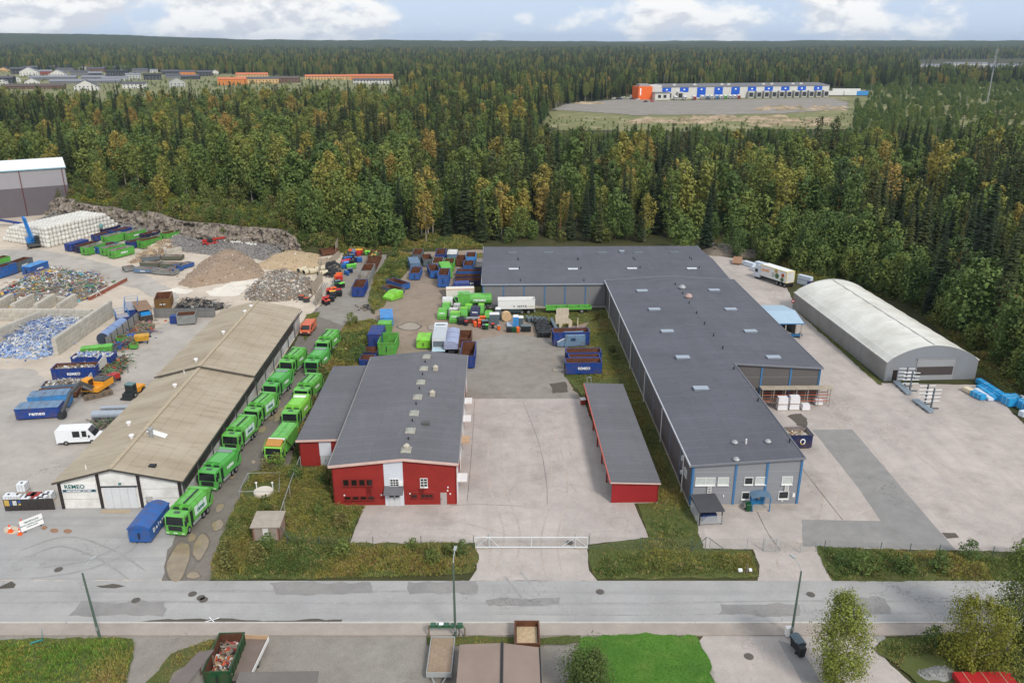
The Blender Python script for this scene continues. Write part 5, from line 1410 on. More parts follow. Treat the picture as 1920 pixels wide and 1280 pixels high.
# = FAR BUILDINGS
def gz(px,py):
 z=1.5
 for _ in range(3):
  x,y=P(px,py,z); z=height(x,y)
 return x,y,z
WALLC={'k':srgb(58,60,64),'g':srgb(112,114,116),'w':srgb(206,204,198),'b':srgb(104,78,62),'r':srgb(138,60,54),'y':srgb(206,170,120),'o':srgb(206,128,62),'p':srgb(176,178,172),'l':srgb(164,180,172)}
ROOFC={'d':srgb(84,84,90),'g':srgb(124,126,134),'k':srgb(54,54,58),'o':srgb(190,112,78),'n':srgb(92,82,76)}
NAMEW={'k':'black','g':'grey','w':'white','b':'brown','r':'dark red','y':'cream','o':'orange','p':'pale grey','l':'pale green'}
NAMER={'d':'dark grey','g':'light grey','k':'black','o':'orange tiled','n':'brown'}
def house(px0,px1,pt,pb,wc,rc,label,gable=False,name='house',cat='house'):
 x,y,z=gz((px0+px1)/2,pb)
 s=math.hypot(y,CAM_H)/F_PX
 w,h=(px1-px0)*s,(pb-pt)*s
 d=min(10.0,max(7.0,w*.7))
 we=max(2.6,h*.62) if not gable else max(2.6,h*.6)
 wm,rm=M('house_wall_'+wc,WALLC[wc],.8,.06),M('house_roof_'+rc,ROOFC[rc],.7,.08,.4)
 kk=[]
 if not gable:
  kk+=[T('wall',MB().ext([(0,0),(d,0),(d,we),(d/2,we+d*.22),(0,we)],-w/2,w/2,'x').mesh('wall',wm))]
  kk+=[slab('roof',[(-w/2-.4,-.5,we-.05),(w/2+.4,-.5,we-.05),(w/2+.4,d/2,we+d*.24),(-w/2-.4,d/2,we+d*.24)],rm,.2,[bx('chimney',M('house_roof_k',ROOFC['k'],.7),w*.15,w*.15+.7,d*.4,d*.4+.7,we+d*.1,we+d*.24+.9)] if not gable and w< 22 else ()),slab('roof',[(-w/2-.4,d/2+.01,we+d*.24),(w/2+.4,d/2+.01,we+d*.24),(w/2+.4,d+.5,we-.05),(-w/2-.4,d+.5,we-.05)],rm,.2)]
 else:
  kk+=[T('wall',MB().ext([(-w/2,0),(w/2,0),(w/2,we),(0,we+w*.24),(-w/2,we)],0,d,'y').mesh('wall',wm))]
  kk+=[slab('roof',[(-w/2-.4,-.5,we-.1),(0,-.5,we+w*.26),(0,d+.5,we+w*.26),(-w/2-.4,d+.5,we-.1)],rm,.2),slab('roof',[(.01,-.5,we+w*.26),(w/2+.4,-.5,we-.1),(w/2+.4,d+.5,we-.1),(.01,d+.5,we+w*.26)],rm,.2)]
 fr=FRAME if wc not in 'wpy' else M('house_frame',srgb(110,110,108),.6)
 n=max(2,int(w/4.2)); st=2 if we> 4.6 else 1
 for j in range(st):
  for i in range(n):
   xx=-w/2+w*(i+.5)/n; z0=.9+j*2.7
   if z0+1.2> we:continue
   g=MB(); g.box(xx-.7,xx+.7,-.06,-.004,z0-.1,z0+1.3)
   kk.append(T('window',g.mesh('window',fr),[bx('pane',GLASS,xx-.6,xx+.6,-.09,-.061,z0,z0+1.2)]))
 kk.append(bx('door',M('house_roof_k',ROOFC['k'],.7),-w*.5/n*.3-.1+.3,.75,-.05,-.002,0,2.0) if n % 2==0 else bx('door',M('house_roof_k',ROOFC['k'],.7),w/n*.5-.45,w/n*.5+.45,-.05,-.002,0,2.0))
 spawn(T(name,None,kk),label,cat,(x,y,z-.15),math.atan2(-x,y)*.5+(R(14) if (px0*7) % 3 else R(-10))*(.0 if w> 25 else 1),'houses in the settlement beyond the forest')
Z=lambda v:v/4.571
HS=[(0,60,78,112,'y','d',1),(105,200,65,135,'k','d',0),(220,320,58,112,'k','d',0),(430,520,58,100,'k','d',0),(540,615,40,112,'k','k',1),(490,622,78,122,'g','d',0),(665,790,52,108,'w','d',0),(790,862,45,85,'k','d',0),(755,890,74,122,'b','d',0),(890,1000,60,112,'k','d',0),
  (1025,1150,62,100,'l','g',0),(920,1090,92,152,'k','k',0),(1140,1260,82,124,'g','d',0),(1090,1205,118,182,'p','g',0),(1245,1378,122,184,'k','k',0),(1392,1530,95,140,'k','d',0),(1432,1545,130,172,'g','d',0),(1552,1670,97,150,'o','d',0),(1702,1820,98,152,'k','d',0),(1822,1872,98,136,'w','g',1),
  (330,440,96,142,'r','g',0),(182,320,94,150,'w','g',1),(430,562,118,160,'w','g',1),(616,762,102,150,'g','d',0),(770,872,112,152,'k','g',0),(0,110,140,216,'k','d',0),(105,172,150,206,'w','g',1),(220,332,186,222,'w','g',1),(280,630,148,186,'g','g',0),(465,1000,180,216,'g','g',0),
  (70,520,220,262,'b','n',0),(650,832,213,274,'w','d',1),(712,890,148,180,'g','g',0),(885,1080,155,190,'p','g',0),(1062,1242,195,258,'w','d',0),(1462,1582,170,246,'p','g',1),(1560,1702,140,180,'k','d',0),(0,50,170,226,'w','d',1),(1290,1350,92,120,'w','g',0)]
for i,(a,b_,t0,t1,wc,rc,gb) in enumerate(HS):
 nb2=['beside the wood edge','behind the long grey row','before the forest wall','at the end of its row','next to a taller house','among darker neighbours'][i % 6]
 ordn=['first','second','third','fourth','fifth','sixth','seventh','eighth','ninth','tenth','eleventh','twelfth','thirteenth']
 same=[q for q in sorted(HS) if q[4]==wc and q[5]==rc]
 k=same.index((a,b_,t0,t1,wc,rc,gb))
 lab=f"{NAMEW[wc]} house with {NAMER[rc]} {'gabled ' if gb else ''}roof, {ordn[k]} such from the tall hall's side" if len(same)> 1 else f"{NAMEW[wc]} house with {NAMER[rc]} roof in the settlement beyond the forest"
 house(Z(a),Z(b_),110+Z(t0),110+Z(t1),wc,rc,lab,gb)
for (a,b_,t0,t1,wc,rc,lab) in ((411,460,143,160,'o','o','orange terraced house with tiled roof, end of the tiled row'),(462,520,143,157,'y','d','cream terraced house with dark roof between tiled ones'),(520,560,142,156,'b','n','brown house at the end of the tiled row'),(445,500,136,147,'y','o','cream house with orange tiled roof behind the terrace'),
          (575,655,140,150,'y','o','long cream row house with orange tiled roof among treetops'),(656,735,139,150,'o','o','long orange row house with tiled roof among treetops'),(665,732,147,158,'w','d','white house with dark grey roof below the tiled row')):
 house(a,b_,t0,t1,wc,rc,lab)
# far white works at the top right
for (a,b_,t0,t1,lab) in ((1775,1846,116,128,'far white works building with sloping roof beyond the dark forest'),(1858,1912,120,129,'far low white works building behind the radio mast'),(1728,1760,121,127,'small far cream building beyond the dark forest')):
 house(a,b_,t0,t1,'w','g',lab,False,'works_building','building')
# ---- haulage depot with loading docks
A_,B_=gz(1240,186.5),gz(1553,181.5)
ang=math.atan2(B_[1]-A_[1],B_[0]-A_[0]); LL=math.hypot(B_[0]-A_[0],B_[1]-A_[1])
zz=max(A_[2],B_[2])-.1
kids=[]
cw,bw=M('depot_white',srgb(202,200,194),.6,.05,.1,wave=('X',1.2,.2)),M('depot_blue',srgb(24,86,190),.5,.05)
HH=11.0
kids.append(panel('front_wall',[(0,0,0),(LL,0,0),(LL,0,HH),(0,0,HH)],cw)); kids.append(panel('side_wall',[(LL,0,0),(LL,46,0),(LL,46,HH),(LL,0,HH)],cw)); kids.append(panel('side_wall',[(0,46,0),(0,0,0),(0,0,HH),(0,46,HH)],cw))
kids.append(slab('roof',[(-.4,-.5,HH+.3),(LL+.4,-.5,HH+.3),(LL+.4,23,HH+2.2),(-.4,23,HH+2.2)],M('depot_roof',srgb(112,110,112),.8,.08),.4)); kids.append(slab('roof',[(-.4,23.01,HH+2.2),(LL+.4,23.01,HH+2.2),(LL+.4,46,HH+.3),(-.4,46,HH+.3)],M('depot_roof'),.4))
for i in range(11):
 x0=LL*(.003+i*.1005)+(0 if i< 5 else-.5)
 if i< 10:kids.append(bx('blue_panel',bw,x0,x0+LL*.05,-.25,-.01,6.2 if i in (0,1,5,6,7,8,9) else 1.2,HH-.6,kids=[bx('dock_number',lw,x0+LL*.02,x0+LL*.03,-.3,-.255,8.0,9.2)]))
dockx=[.02+.1*0,.085,.5]+[.548+.0455*i for i in range(10)]
for i,f in enumerate(dockx):
 x0=LL*f
 g=MB(); g.ext([(-4.0,0),(-.02,0),(-.02,6.6),(-3.4,6.6),(-4.0,6.0)],x0,x0+LL*.030,'x')
 kids.append(T('dock_house',g.mesh('dock_house',M('dock_grey',srgb(176,176,172),.6,.06)),[bx('dock_door',M('dock_dark',srgb(50,50,54),.7),x0+.7,x0+LL*.030-.7,-4.12,-4.01,1.2,5.2)]))
for f in (.08,.2,.36,.4,.61,.66,.79,.84):kids.append(bx('roof_unit',cw,LL*f,LL*f+3,8,10,HH+.5,HH+2.4))
# orange office end
orm=M('depot_orange',srgb(228,104,36),.6,.05)
kids.append(T('office',MB().box(-26,-12,-6,12,0,12.0).mesh('office',orm),[bx('sign',lw,-24.5,-23.3,-6.2,-6.01,4.0,10.5),bx('roof_plant',METAL,-24,-14,-2,6,12.01,14.2)]))
kids.append(T('office',MB().box(-11.98,-.02,0,16,0,12.8).mesh('office',cw))); kids.append(T('office_porch',MB().box(-11.9,3.0,-14,-.3,0,6.2).mesh('office_porch',cw),[bx('roof',M('depot_roof'),-12.4,3.4,-14.5,-.25,6.21,6.6)]+[bx('window',GLASS,x,x+3,-14.1,-14.01,1.8,4.6) for x in (-9,-3.5)]))
spawn(T('haulage_depot',None,kids),'long white haulage depot with blue doors, dock houses and orange office end','building',(A_[0],A_[1],zz),ang)
# its yard and road
dep=[]
for px,py in ((1036,206),(1062,195),(1180,186),(1182,178),(1235,190),(1556,184),(1590,192),(1590,205),(1480,213),(1250,216),(1190,217)):
 x,y,z=gz(px,py); dep.append((x,y,z))
cxm=sum(d[0] for d in dep)/len(dep); cym=sum(d[1] for d in dep)/len(dep); czm=max(d[2] for d in dep)
g=MB(); N_=14
hull=[(d[0],d[1]) for d in dep]
xs_,ys__=[h[0] for h in hull],[h[1] for h in hull]
N_=40
for i in range(N_*3):
 for j in range(N_):
  x0=min(xs_)+(max(xs_)-min(xs_))*i/(N_*3); x1=min(xs_)+(max(xs_)-min(xs_))*(i+1)/(N_*3); y0=min(ys__)+(max(ys__)-min(ys__))*j/N_; y1=min(ys__)+(max(ys__)-min(ys__))*(j+1)/N_
  if inside((x0+x1)/2,(y0+y1)/2,hull):g.add([(a,b_,height(a,b_)+.3) for a,b_ in ((x0,y0),(x1,y0),(x1,y1),(x0,y1))],[(0,1,2,3)])
struct('depot_yard',g.mesh('depot_yard',GRAV))
def draped(name,hull,mat,lift,n=(90,40)):
 xs_,ys__=[h[0] for h in hull],[h[1] for h in hull]; g=MB()
 for i in range(n[0]):
  for j in range(n[1]):
   x0=min(xs_)+(max(xs_)-min(xs_))*i/n[0]; x1=min(xs_)+(max(xs_)-min(xs_))*(i+1)/n[0]; y0=min(ys__)+(max(ys__)-min(ys__))*j/n[1]; y1=min(ys__)+(max(ys__)-min(ys__))*(j+1)/n[1]
   w_=10*mnoise.noise((x0*.03,y0*.03,2))
   if inside((x0+x1)/2+w_,(y0+y1)/2+w_,hull):g.add([(a,b_,height(a,b_)+lift) for a,b_ in ((x0,y0),(x1,y0),(x1,y1),(x0,y1))],[(0,1,2,3)])
 return struct(name,g.mesh(name,mat))
SCRUB=ground_mat('scrub_ground',srgb(124,122,82),srgb(108,112,68),srgb(176,162,134),.25,(.02,.15),.02,.9)
draped('clearing',PP([(1000,240),(1040,205),(1180,180),(1560,172),(1650,166),(1960,160),(1960,232),(1600,242),(1300,246)],1.5),SCRUB,.12)
draped('settlement_ground',PP([(-90,205),(430,205),(760,196),(760,150),(400,140),(-90,132)],1.5),SCRUB,.12)
# = CONTAINERS
COL={'green':srgb(88,164,70),'green2':srgb(104,190,74),'blue':srgb(26,62,132),'navy':srgb(24,38,78),'mid':srgb(40,92,158),'sky':srgb(72,144,204),'grey':srgb(132,136,134),'rust':srgb(96,60,42),'slate':srgb(92,106,112),'steel':srgb(104,132,158),'dgreen':srgb(24,74,44),'white':srgb(216,216,212),'brown':srgb(112,84,50),'lime':srgb(132,206,66),'black':srgb(38,40,42),'orange':srgb(216,96,34),'red':srgb(178,48,44),'pink':srgb(196,70,110),'yellow':srgb(212,160,50),'olive':srgb(92,98,84)}
def paint(c):return M('paint_'+c,COL[c],0.45,0.12,1.4,dirt=srgb(98,76,58),damt=0.55,dsc=0.9,rnd=0.08)
RUST=M('rusty_inside',srgb(104,66,46),0.9,0.3,1.5,0.3,8,dirt=srgb(60,40,32),damt=.6,dsc=.8)
GREYIN=M('grey_inside',srgb(150,148,142),.85,.2,1.2,dirt=srgb(112,72,48),damt=.7,dsc=.5)
LW=M('logo_white',srgb(232,234,234),.5,.02)
@lru_cache(None)
def container(sx,sy,h,col,inner='rust',top='open',text='',tall=0.0,vrib=True,roofcol=None,tsize=.62,side_text=''):
 """hook-lift container standing with its edge sx along local x, sy deep"""
 m,im=paint(col),{'rust':RUST,'grey':GREYIN,'green':paint('green')}[inner]
 x0,x1,y0,y1,zb,w=-sx/2,sx/2,0.0,sy,.22,.07
 g=MB()
 g.box(x0,x1,y0,y0+w,zb,h); g.box(x0,x1,y1-w,y1,zb,h); g.box(x0,x0+w,y0+w,y1-w,zb,h); g.box(x1-w,x1,y0+w,y1-w,zb,h)
 if top=='open':
  g.box(x0+w+.002,x1-w-.002,y0+w+.002,y1-w-.002,zb,zb+.08,1)
  for a in ((x0+w,x1-w,y0+w+.001,y0+w+.012),(x0+w,x1-w,y1-w-.012,y1-w-.001),(x0+w+.001,x0+w+.012,y0+w+.02,y1-w-.02),(x1-w-.012,x1-w-.001,y0+w+.02,y1-w-.02)):
   g.box(*a,zb+.08,h-.01,1)
 kids=[]
 if vrib:
  r=MB()
  n=max(2,int(sx/.75));
  for i in range(n+1):
   x=x0+.06+(sx-.2)*i/n
   for yy in ((y0-.06,y0),(y1,y1+.06)):r.box(x,x+.08,*yy,zb,h-.08)
  n=max(2,int(sy/.75))
  for i in range(n+1):
   y=y0+.06+(sy-.2)*i/n
   for xx in ((x0-.06,x0),(x1,x1+.06)):r.box(*xx,y,y+.08,zb,h-.08)
  kids.append(T('rib',r.mesh('rib',m)))
 rm=MB()
 rm.box(x0-.07,x1+.07,y0-.07,y0+.05,h-.08,h+.03); rm.box(x0-.07,x1+.07,y1-.05,y1+.07,h-.08,h+.03); rm.box(x0-.07,x0+.05,y0+.05,y1-.05,h-.08,h+.03); rm.box(x1-.05,x1+.07,y0+.05,y1-.05,h-.08,h+.03)
 kids.append(T('rim',rm.mesh('rim',m)))
 sk=MB()
 if sx>=sy:sk.box(x0+.1,x1-.1,sy*.28,sy*.34,0,zb-.004).box(x0+.1,x1-.1,sy*.66,sy*.72,0,zb-.004)
 else:sk.box(-sx*.22,-sx*.16,y0+.1,y1-.1,0,zb-.004).box(sx*.16,sx*.22,y0+.1,y1-.1,0,zb-.004)
 kids.append(T('skid',sk.mesh('skid',DARK)))
 hk=MB()
 if sx>=sy:hk.bar((x0-.12,sy/2,h*.35),(x0-.12,sy/2,h*.72),.12).bar((x0-.22,sy/2,h*.72),(x0,sy/2,h*.72),.1)
 else:hk.bar((0,y0-.12,h*.35),(0,y0-.12,h*.72),.12).bar((0,y0-.22,h*.72),(0,y0,h*.72),.1)
 kids.append(T('hook',hk.mesh('hook',DARK)))
 if top=='flat':
  kids.append(bx('lid',paint(roofcol or col),x0-.03,x1+.03,y0-.03,y1+.03,h+.031,h+.1))
  lr=MB(); n=max(3,int(max(sx,sy)/1.1))
  for i in range(n):
   if sx>=sy:x=x0+sx*(i+.5)/n; lr.box(x-.06,x+.06,y0,y1,h+.1,h+.15)
   else:y=y0+sy*(i+.5)/n; lr.box(x0,x1,y-.06,y+.06,h+.1,h+.15)
  kids.append(T('lid_rib',lr.mesh('lid_rib',paint(roofcol or col))))
 elif top=='arch':
  ar=MB(); n=8
  if sx< sy:pr=[(x0+sx*i/n,h+.03+.42*math.sin(math.pi*i/n)) for i in range(n+1)]; ar.ext(pr+[(x1,h+.03),(x0,h+.03)][:0],y0,y1,'y')
  else:pr=[(y0+sy*i/n,h+.03+.42*math.sin(math.pi*i/n)) for i in range(n+1)]; ar.ext(pr,x0,x1,'x')
  kids.append(T('arched_cover',ar.mesh('arched_cover',paint(roofcol or col))))
 if text:kids.append(T('lettering',text_mesh(text,tsize,LW,.016,1.05),loc=(0,-.075,h*.55),rot=(R(90),0,0)))
 if side_text:kids.append(T('lettering',text_mesh(side_text,.7,LW,.012,1.7),loc=(x1+.075,sy*.42,h*.62),rot=(R(90),0,R(90))))
 return T('waste_container',g.mesh('body',[m,im]),kids)
def q1(v):return round(v*5)/5
def put(a,b,depth,h,col,label,group=None,L=None,name=None,**k):
 (x,y),ang,ln=edge(a,b)
 t=container(q1(L or ln),depth,h,col,**k)
 o=spawn(t,label,'container',(x,y,0.05),ang,group)
 if name:o.name=name
 return o
def fill(o,n=200,pal=('w','g'),h=1.3,bulge=.5,name='scrap_load',label='',sizes=(.1,.5)):
 """loose load lying in a container"""
 bb=o.data.vertices
 xs=[v.co.x for v in bb]; ys_=[v.co.y for v in bb]
 g=MB(); mats=[PAL[p] for p in pal]
 X,Y=max(xs)-.15,max(ys_)-.15
 g.box(-X,X,.15,Y,.32,h*.8,0)
 for _ in range(n):
  x,y=random.uniform(-X,X)*.93,random.uniform(.25,Y-.1)
  z=h+bulge*(1-(x/X)**2)*random.random()
  s=random.uniform(*sizes)
  g.rbox((x,y,z),(s*random.uniform(.6,2.2),s*random.uniform(.2,.9),s*random.uniform(.1,.5)),random.uniform(0,3.1),random.uniform(-.9,.9),random.randrange(len(mats)),random.uniform(-.7,.7))
 s=stuff(name,g.mesh(name,mats),label,'scrap',tuple(o.location)); s.rotation_euler=o.rotation_euler
 return s
PAL={k:M('scrap_'+k,c,.8,.25,3) for k,c in {'w':srgb(196,196,194),'g':srgb(136,136,132),'k':srgb(52,52,54),'b':srgb(52,86,146),'c':srgb(104,156,158),'r':srgb(148,58,52),'y':srgb(190,158,80),'n':srgb(146,126,106),'t':srgb(178,156,124),'d':srgb(116,106,94),'e':srgb(82,112,72),'p':srgb(196,188,176),'o':srgb(176,84,50),'i':srgb(138,158,190)}.items()}
GA='roll-off containers grouped by the bale stack'
for i,(a,b_,h,c,tp,inn,tx,lb) in enumerate([
 ((192,442),(231,432),1.7,'navy','open','rust','','dark blue container nearest the bales, rearmost of the group'),
 ((214,446),(251,437),1.7,'blue','open','rust','','blue container with brown inside behind a green one'),
 ((239,453),(277,444),2.2,'green','open','grey','REMEO','green container with grey side behind the middle gap'),
 ((181,454),(219,444),1.7,'blue','open','rust','','blue container with rusty inside beside the bale stack'),
 ((200,460),(240,450),2.2,'green','open','grey','','green open container in the middle of the group'),
 ((273,452),(308,443),1.7,'navy','open','rust','','dark container with brown rim behind two green ones'),
 ((309,456),(350,446),2.4,'green','open','rust','REMEO','green container with white lettering standing apart at the group end'),
 ((246,468),(284,458),1.8,'blue','open','rust','REMEO','blue container with white lettering between green ones'),
 ((265,469),(310,458),2.2,'green','open','rust','','long green container behind the heap of waste wood'),
 ((133,474),(172,462),2.0,'blue','flat','rust','','dark blue lidded container at the corner of the group'),
 ((150,477),(190,465),1.9,'navy','open','rust','','dark blue open container next to the lidded one'),
 ((163,481),(203,469),2.1,'green','open','grey','REMEO','green container with grey side panel near the group corner'),
 ((187,478),(226,467),1.9,'mid','open','rust','','blue container squeezed between two green ones in front'),
 ((198,482),(240,471),2.1,'green','open','grey','','green container directly behind the frontmost one'),
 ((212,487),(256,476),2.1,'green','open','grey','REMEO','bright green frontmost container with white lettering')]):
 put(a,b_,2.4,h,c,lb,GA,top=tp,inner=inn,text=tx,L=6.2)
GB='containers at the picture edge before the plastic heap'
put((-20,508),(21,498),2.4,2.3,'green','green container behind the big blue one at the picture edge',GB,L=6)
put((-14,528),(37,512),2.4,2.6,'mid','big blue open container cut by the picture edge',GB,L=7)
put((35,512),(62,502),2.4,2.5,'slate','grey-blue container with white lettering behind the heap',GB,L=6,text='REMEO')
put((56,520),(97,505),2.4,2.2,'mid','closed light-topped blue container beside the coloured heap',GB,L=6,top='flat',roofcol='sky',text='REMEO')
GC='low skips parked close together'
for i,(a,b_,c,lb) in enumerate([((266,491),(300,489),'slate','low grey-blue skip, rear of the packed skips'),((303,489),(340,489),'olive','low dark skip with weathered floor, rear corner of the packed skips'),((263,501),(297,502),'olive','low greenish skip in the middle of the packed skips'),((300,503),(336,504),'olive','low olive skip in the middle beside a blue one'),
 ((338,507),(365,500),'mid','low blue skip at the gravel-heap side'),((326,513),(346,507),'mid','short blue skip at the near corner of the packed skips'),((236,511),(254,508),'grey','small grey skip at the wood-heap side'),((250,512),(287,514),'steel','low blue-grey skip with lettering in the front row'),((286,515),(326,518),'grey','pale ribbed skip in the middle of the front row')]):
 put(a,b_,2.3,1.05,c,lb,GC,inner='grey',L=max(2.4,edge(a,b_)[2]),text='REMEO' if i==7 else '',tsize=.4)
# lane of containers end to end
p0,p1=P(672,558),P(708,482)
dl=math.hypot(p1[0]-p0[0],p1[1]-p0[1]); ux,uy=(p1[0]-p0[0])/dl,(p1[1]-p0[1])/dl
ang=math.atan2(uy,ux)-R(90)
for i,(c,inn,lb) in enumerate([('blue','rust','blue container with rusty floor heading the line in the gravel lane'),('grey','grey','grey container second in the line in the gravel lane'),('grey','rust','grey container with brown floor third in the line'),('rust','rust','brown rusty container fourth in the line'),('rust','rust','rusty container with green bags at the forest end of the line')]):
 o=spawn(container(2.6,6.4,2.3 if i !=3 else 1.6,c,inn),lb,'container',(p0[0]+ux*6.9*i,p0[1]+uy*6.9*i,.05),ang,'containers lined up in the gravel lane')
 if i==4:fill(o,40,('e','y','e'),1.2,.9,'bag_load','green bags piled in the rusty container by the forest',(.4,.9))
# dirt yard
GE='containers standing in the dirt yard'
for (a,b_,d,h,c,inn,tp,rc,lb) in [((773,494),(790,494),6,2.3,'slate','rust','open',None,'grey-blue container with rust inside at the head of the first row'),((771,510),(788,509),6,2.1,'steel','rust','flat','steel','blue-grey covered container second in the first row'),((769,526),(786,526),6,1.7,'mid','rust','open',None,'blue open container with rust inside at the near end of the first row'),
 ((795,501),(812,500),5.5,1.9,'slate','rust','open',None,'faded blue container standing alone between two rows'),((816,496),(835,496),6,2.6,'blue','rust','open',None,'tall dark blue container by the forest in the middle row'),((811,508),(829,508),5.5,2.0,'grey','rust','open',None,'pale rusty container in the middle of the middle row'),((808,523),(825,522),6,1.9,'mid','rust','open',None,'blue container with red-brown floor ending the middle row'),
 ((840,494),(855,494),5,2.3,'steel','rust','flat','white','pale grey-blue box container near the forest'),((833,509),(850,509),5,2.0,'green','rust','open',None,'rust-filled green container behind the green lidded one'),((829,523),(848,522),6,2.5,'green2','rust','flat','green2','green lidded container in the dirt yard'),((822,540),(840,540),6,3.0,'mid','rust','open',None,'tall bright blue container at the near end of the third row'),
 ((856,500),(872,500),5,1.7,'rust','rust','open',None,'brown rusty container near the far warehouse'),((875,498),(890,498),5,2.2,'sky','rust','open',None,'light blue container beside the long black trough'),((870,511),(886,511),5,1.7,'mid','rust','open',None,'blue rusty container before the light blue one')]:
 put(a,b_,d,h,c,lb,GE,inner=inn,top=tp,roofcol=rc,L=2.5)
for a,b_,h,c,tx,lb in [((862,519),(897,519),1.3,'mid','','low blue skip full of rust, rearmost of three beside the warehouse end'),((858,529),(898,529),1.3,'navy','','low dark skip in the middle of three beside the warehouse end'),((860,539),(900,538),1.5,'navy','REMEO','low dark blue skip with white lettering, front of three by the warehouse end')]:put(a,b_,2.3,h,c,lb,GE,text=tx,L=6)
for a,b_,d,h,c,tp,rc,lb in [((717,614),(735,613),5.5,1.9,'sky','flat','sky','light blue lidded container at the edge of the weeds'),((713,627),(729,627),2.2,2.0,'green','flat','green2','green box container before the light blue one'),((693,655),(714,655),5.0,2.8,'blue','flat','blue','deep blue closed container beside the overgrown verge'),((713,668),(738,668),5.4,2.5,'green','open',None,'large green open container behind the red annex'),
 ((682,675),(706,675),3.0,1.4,'navy','open',None,'dark blue skip behind the red annex'),((678,687),(697,687),2.6,1.2,'blue','open',None,'small blue skip against the annex roof'),((784,655),(804,655),4.0,1.7,'lime','flat','lime','light green container behind the red workshop'),((860,652),(881,652),5.0,1.6,'rust','open',None,'brown empty container beside the tarpaulin trailer'),((866,692),(887,692),7.0,2.4,'blue','open',None,'blue container with rusty inside at the workshop corner')]:
 put(a,b_,d,h,c,lb,'containers behind the red workshop',top=tp,roofcol=rc,inner='green' if c in ('green','lime') and tp=='open' else 'rust',L=2.5 if c !='green' or tp !='open' else 3.0)
(x,y),a_,l_=edge((726,538),(752,543)); spawn(container(6.0,2.3,1.4,'mid','rust'),'blue skip lying askew at the edge of the bank','container',(x,y,.05),a_-.25,GE)
(x,y),a_,l_=edge((718,549),(744,552)); spawn(container(5.0,2.2,1.2,'slate','rust'),'grey rusty skip lying askew beside the blue one','container',(x,y,.05),a_-.35,GE)
# by the grass slope
put((1044,650),(1098,649),2.5,2.7,'blue','tall blue container with rusty rim behind the press container','containers on the grass slope',L=6.6)
for i,(a,b_) in enumerate((((1062,684),(1127,683)),((1066,693),(1125,692)),((1060,704),(1129,703)))):
 put(a,b_,2.2 if i !=1 else 1.6,2.2,'blue',['blue rusty container, rearmost of three side by side on the grass','blue container squeezed between two others on the grass','blue container with white lettering, nearest of three on the grass'][i],'containers on the grass slope',text='REMEO' if i==2 else '',L=5.9 if i !=1 else 5.2,vrib=i !=2)
# press containers: box body with a sloping filling end
@lru_cache(None)
def press(sx,sy,h,col,lid,text=''):
 m=paint(col)
 g=MB(); g.ext([(0,.15),(sy,.15),(sy,h),(sy*.45,h),(0,h*.42)],-sx/2,sx/2,'x')
 kids=[T('lid',MB().box(-sx/2+.05,sx/2-.05,sy*.47,sy-.05,h+.003,h+.07).mesh('lid',paint(lid))),T('skid',MB().box(-sx/2+.2,-sx/2+.35,.1,sy-.1,0,.148).box(sx/2-.35,sx/2-.2,.1,sy-.1,0,.148).mesh('skid',DARK)),T('rim',MB().box(-sx/2-.04,sx/2+.04,-.05,.06,h*.36,h*.44).mesh('rim',m)),
   T('rib',MB().box(-sx/2-.05,-sx/2,sy*.5,sy*.55,.2,h).box(sx/2,sx/2+.05,sy*.5,sy*.55,.2,h).box(-sx/2-.05,-sx/2,sy*.9,sy*.95,.2,h).box(sx/2,sx/2+.05,sy*.9,sy*.95,.2,h).mesh('rib',m))]
 if text:kids.append(T('lettering',text_mesh(text,.34,LW,.008,1.05),loc=(0,sy*.2-.03,h*.42+h*.58*.45+.03),rot=(math.atan2(h*.58,sy*.45),0,0)))
 return T('press_container',g.mesh('body',m),kids)
GG='press containers beside the green crane lorry'
for a,b_,sy,h,c,l_,tx,lb in [((828,589),(843,589),2.6,1.7,'green','green2','','green press container, rear at the group corner'),((849,590),(862,590),2.4,1.7,'grey','white','','grey press container with white lid, rear'),((871,592),(884,592),2.4,1.8,'green','lime','','green press container with soiled lid behind the navy one'),((895,596),(907,596),2.4,2.3,'green','lime','','tall green press container beside the navy one'),
 ((820,600),(837,600),2.6,1.7,'green','green2','REMEO','green press container at the outer corner, white lettering'),((841,599),(857,599),2.4,1.7,'grey','white','','grey press container with white lid between green ones'),((861,600),(876,600),2.4,2.0,'green','lime','','green press container before the crane lorry, without lettering'),((882,601),(898,601),2.4,2.2,'navy','navy','REMEO','navy press container with white lettering'),((843,607),(861,607),2.6,1.8,'green','lime','REMEO','green press container nearest the puddles'),((908,602),(922,602),2.2,1.5,'green','green2','','low green press container beside the grey cabins')]:
 (x,y),an,ln=edge(a,b_); spawn(press(q1(ln),sy,h,c,l_,tx),lb,'press container',(x,y,.05),an+R(-4),GG)
(x,y),an,ln=edge((715,562),(737,566)); spawn(press(2.6,3.6,1.6,'lime','lime'),'light green press container tipped on the grassy bank','press container',(x,y,.05),an-.15)
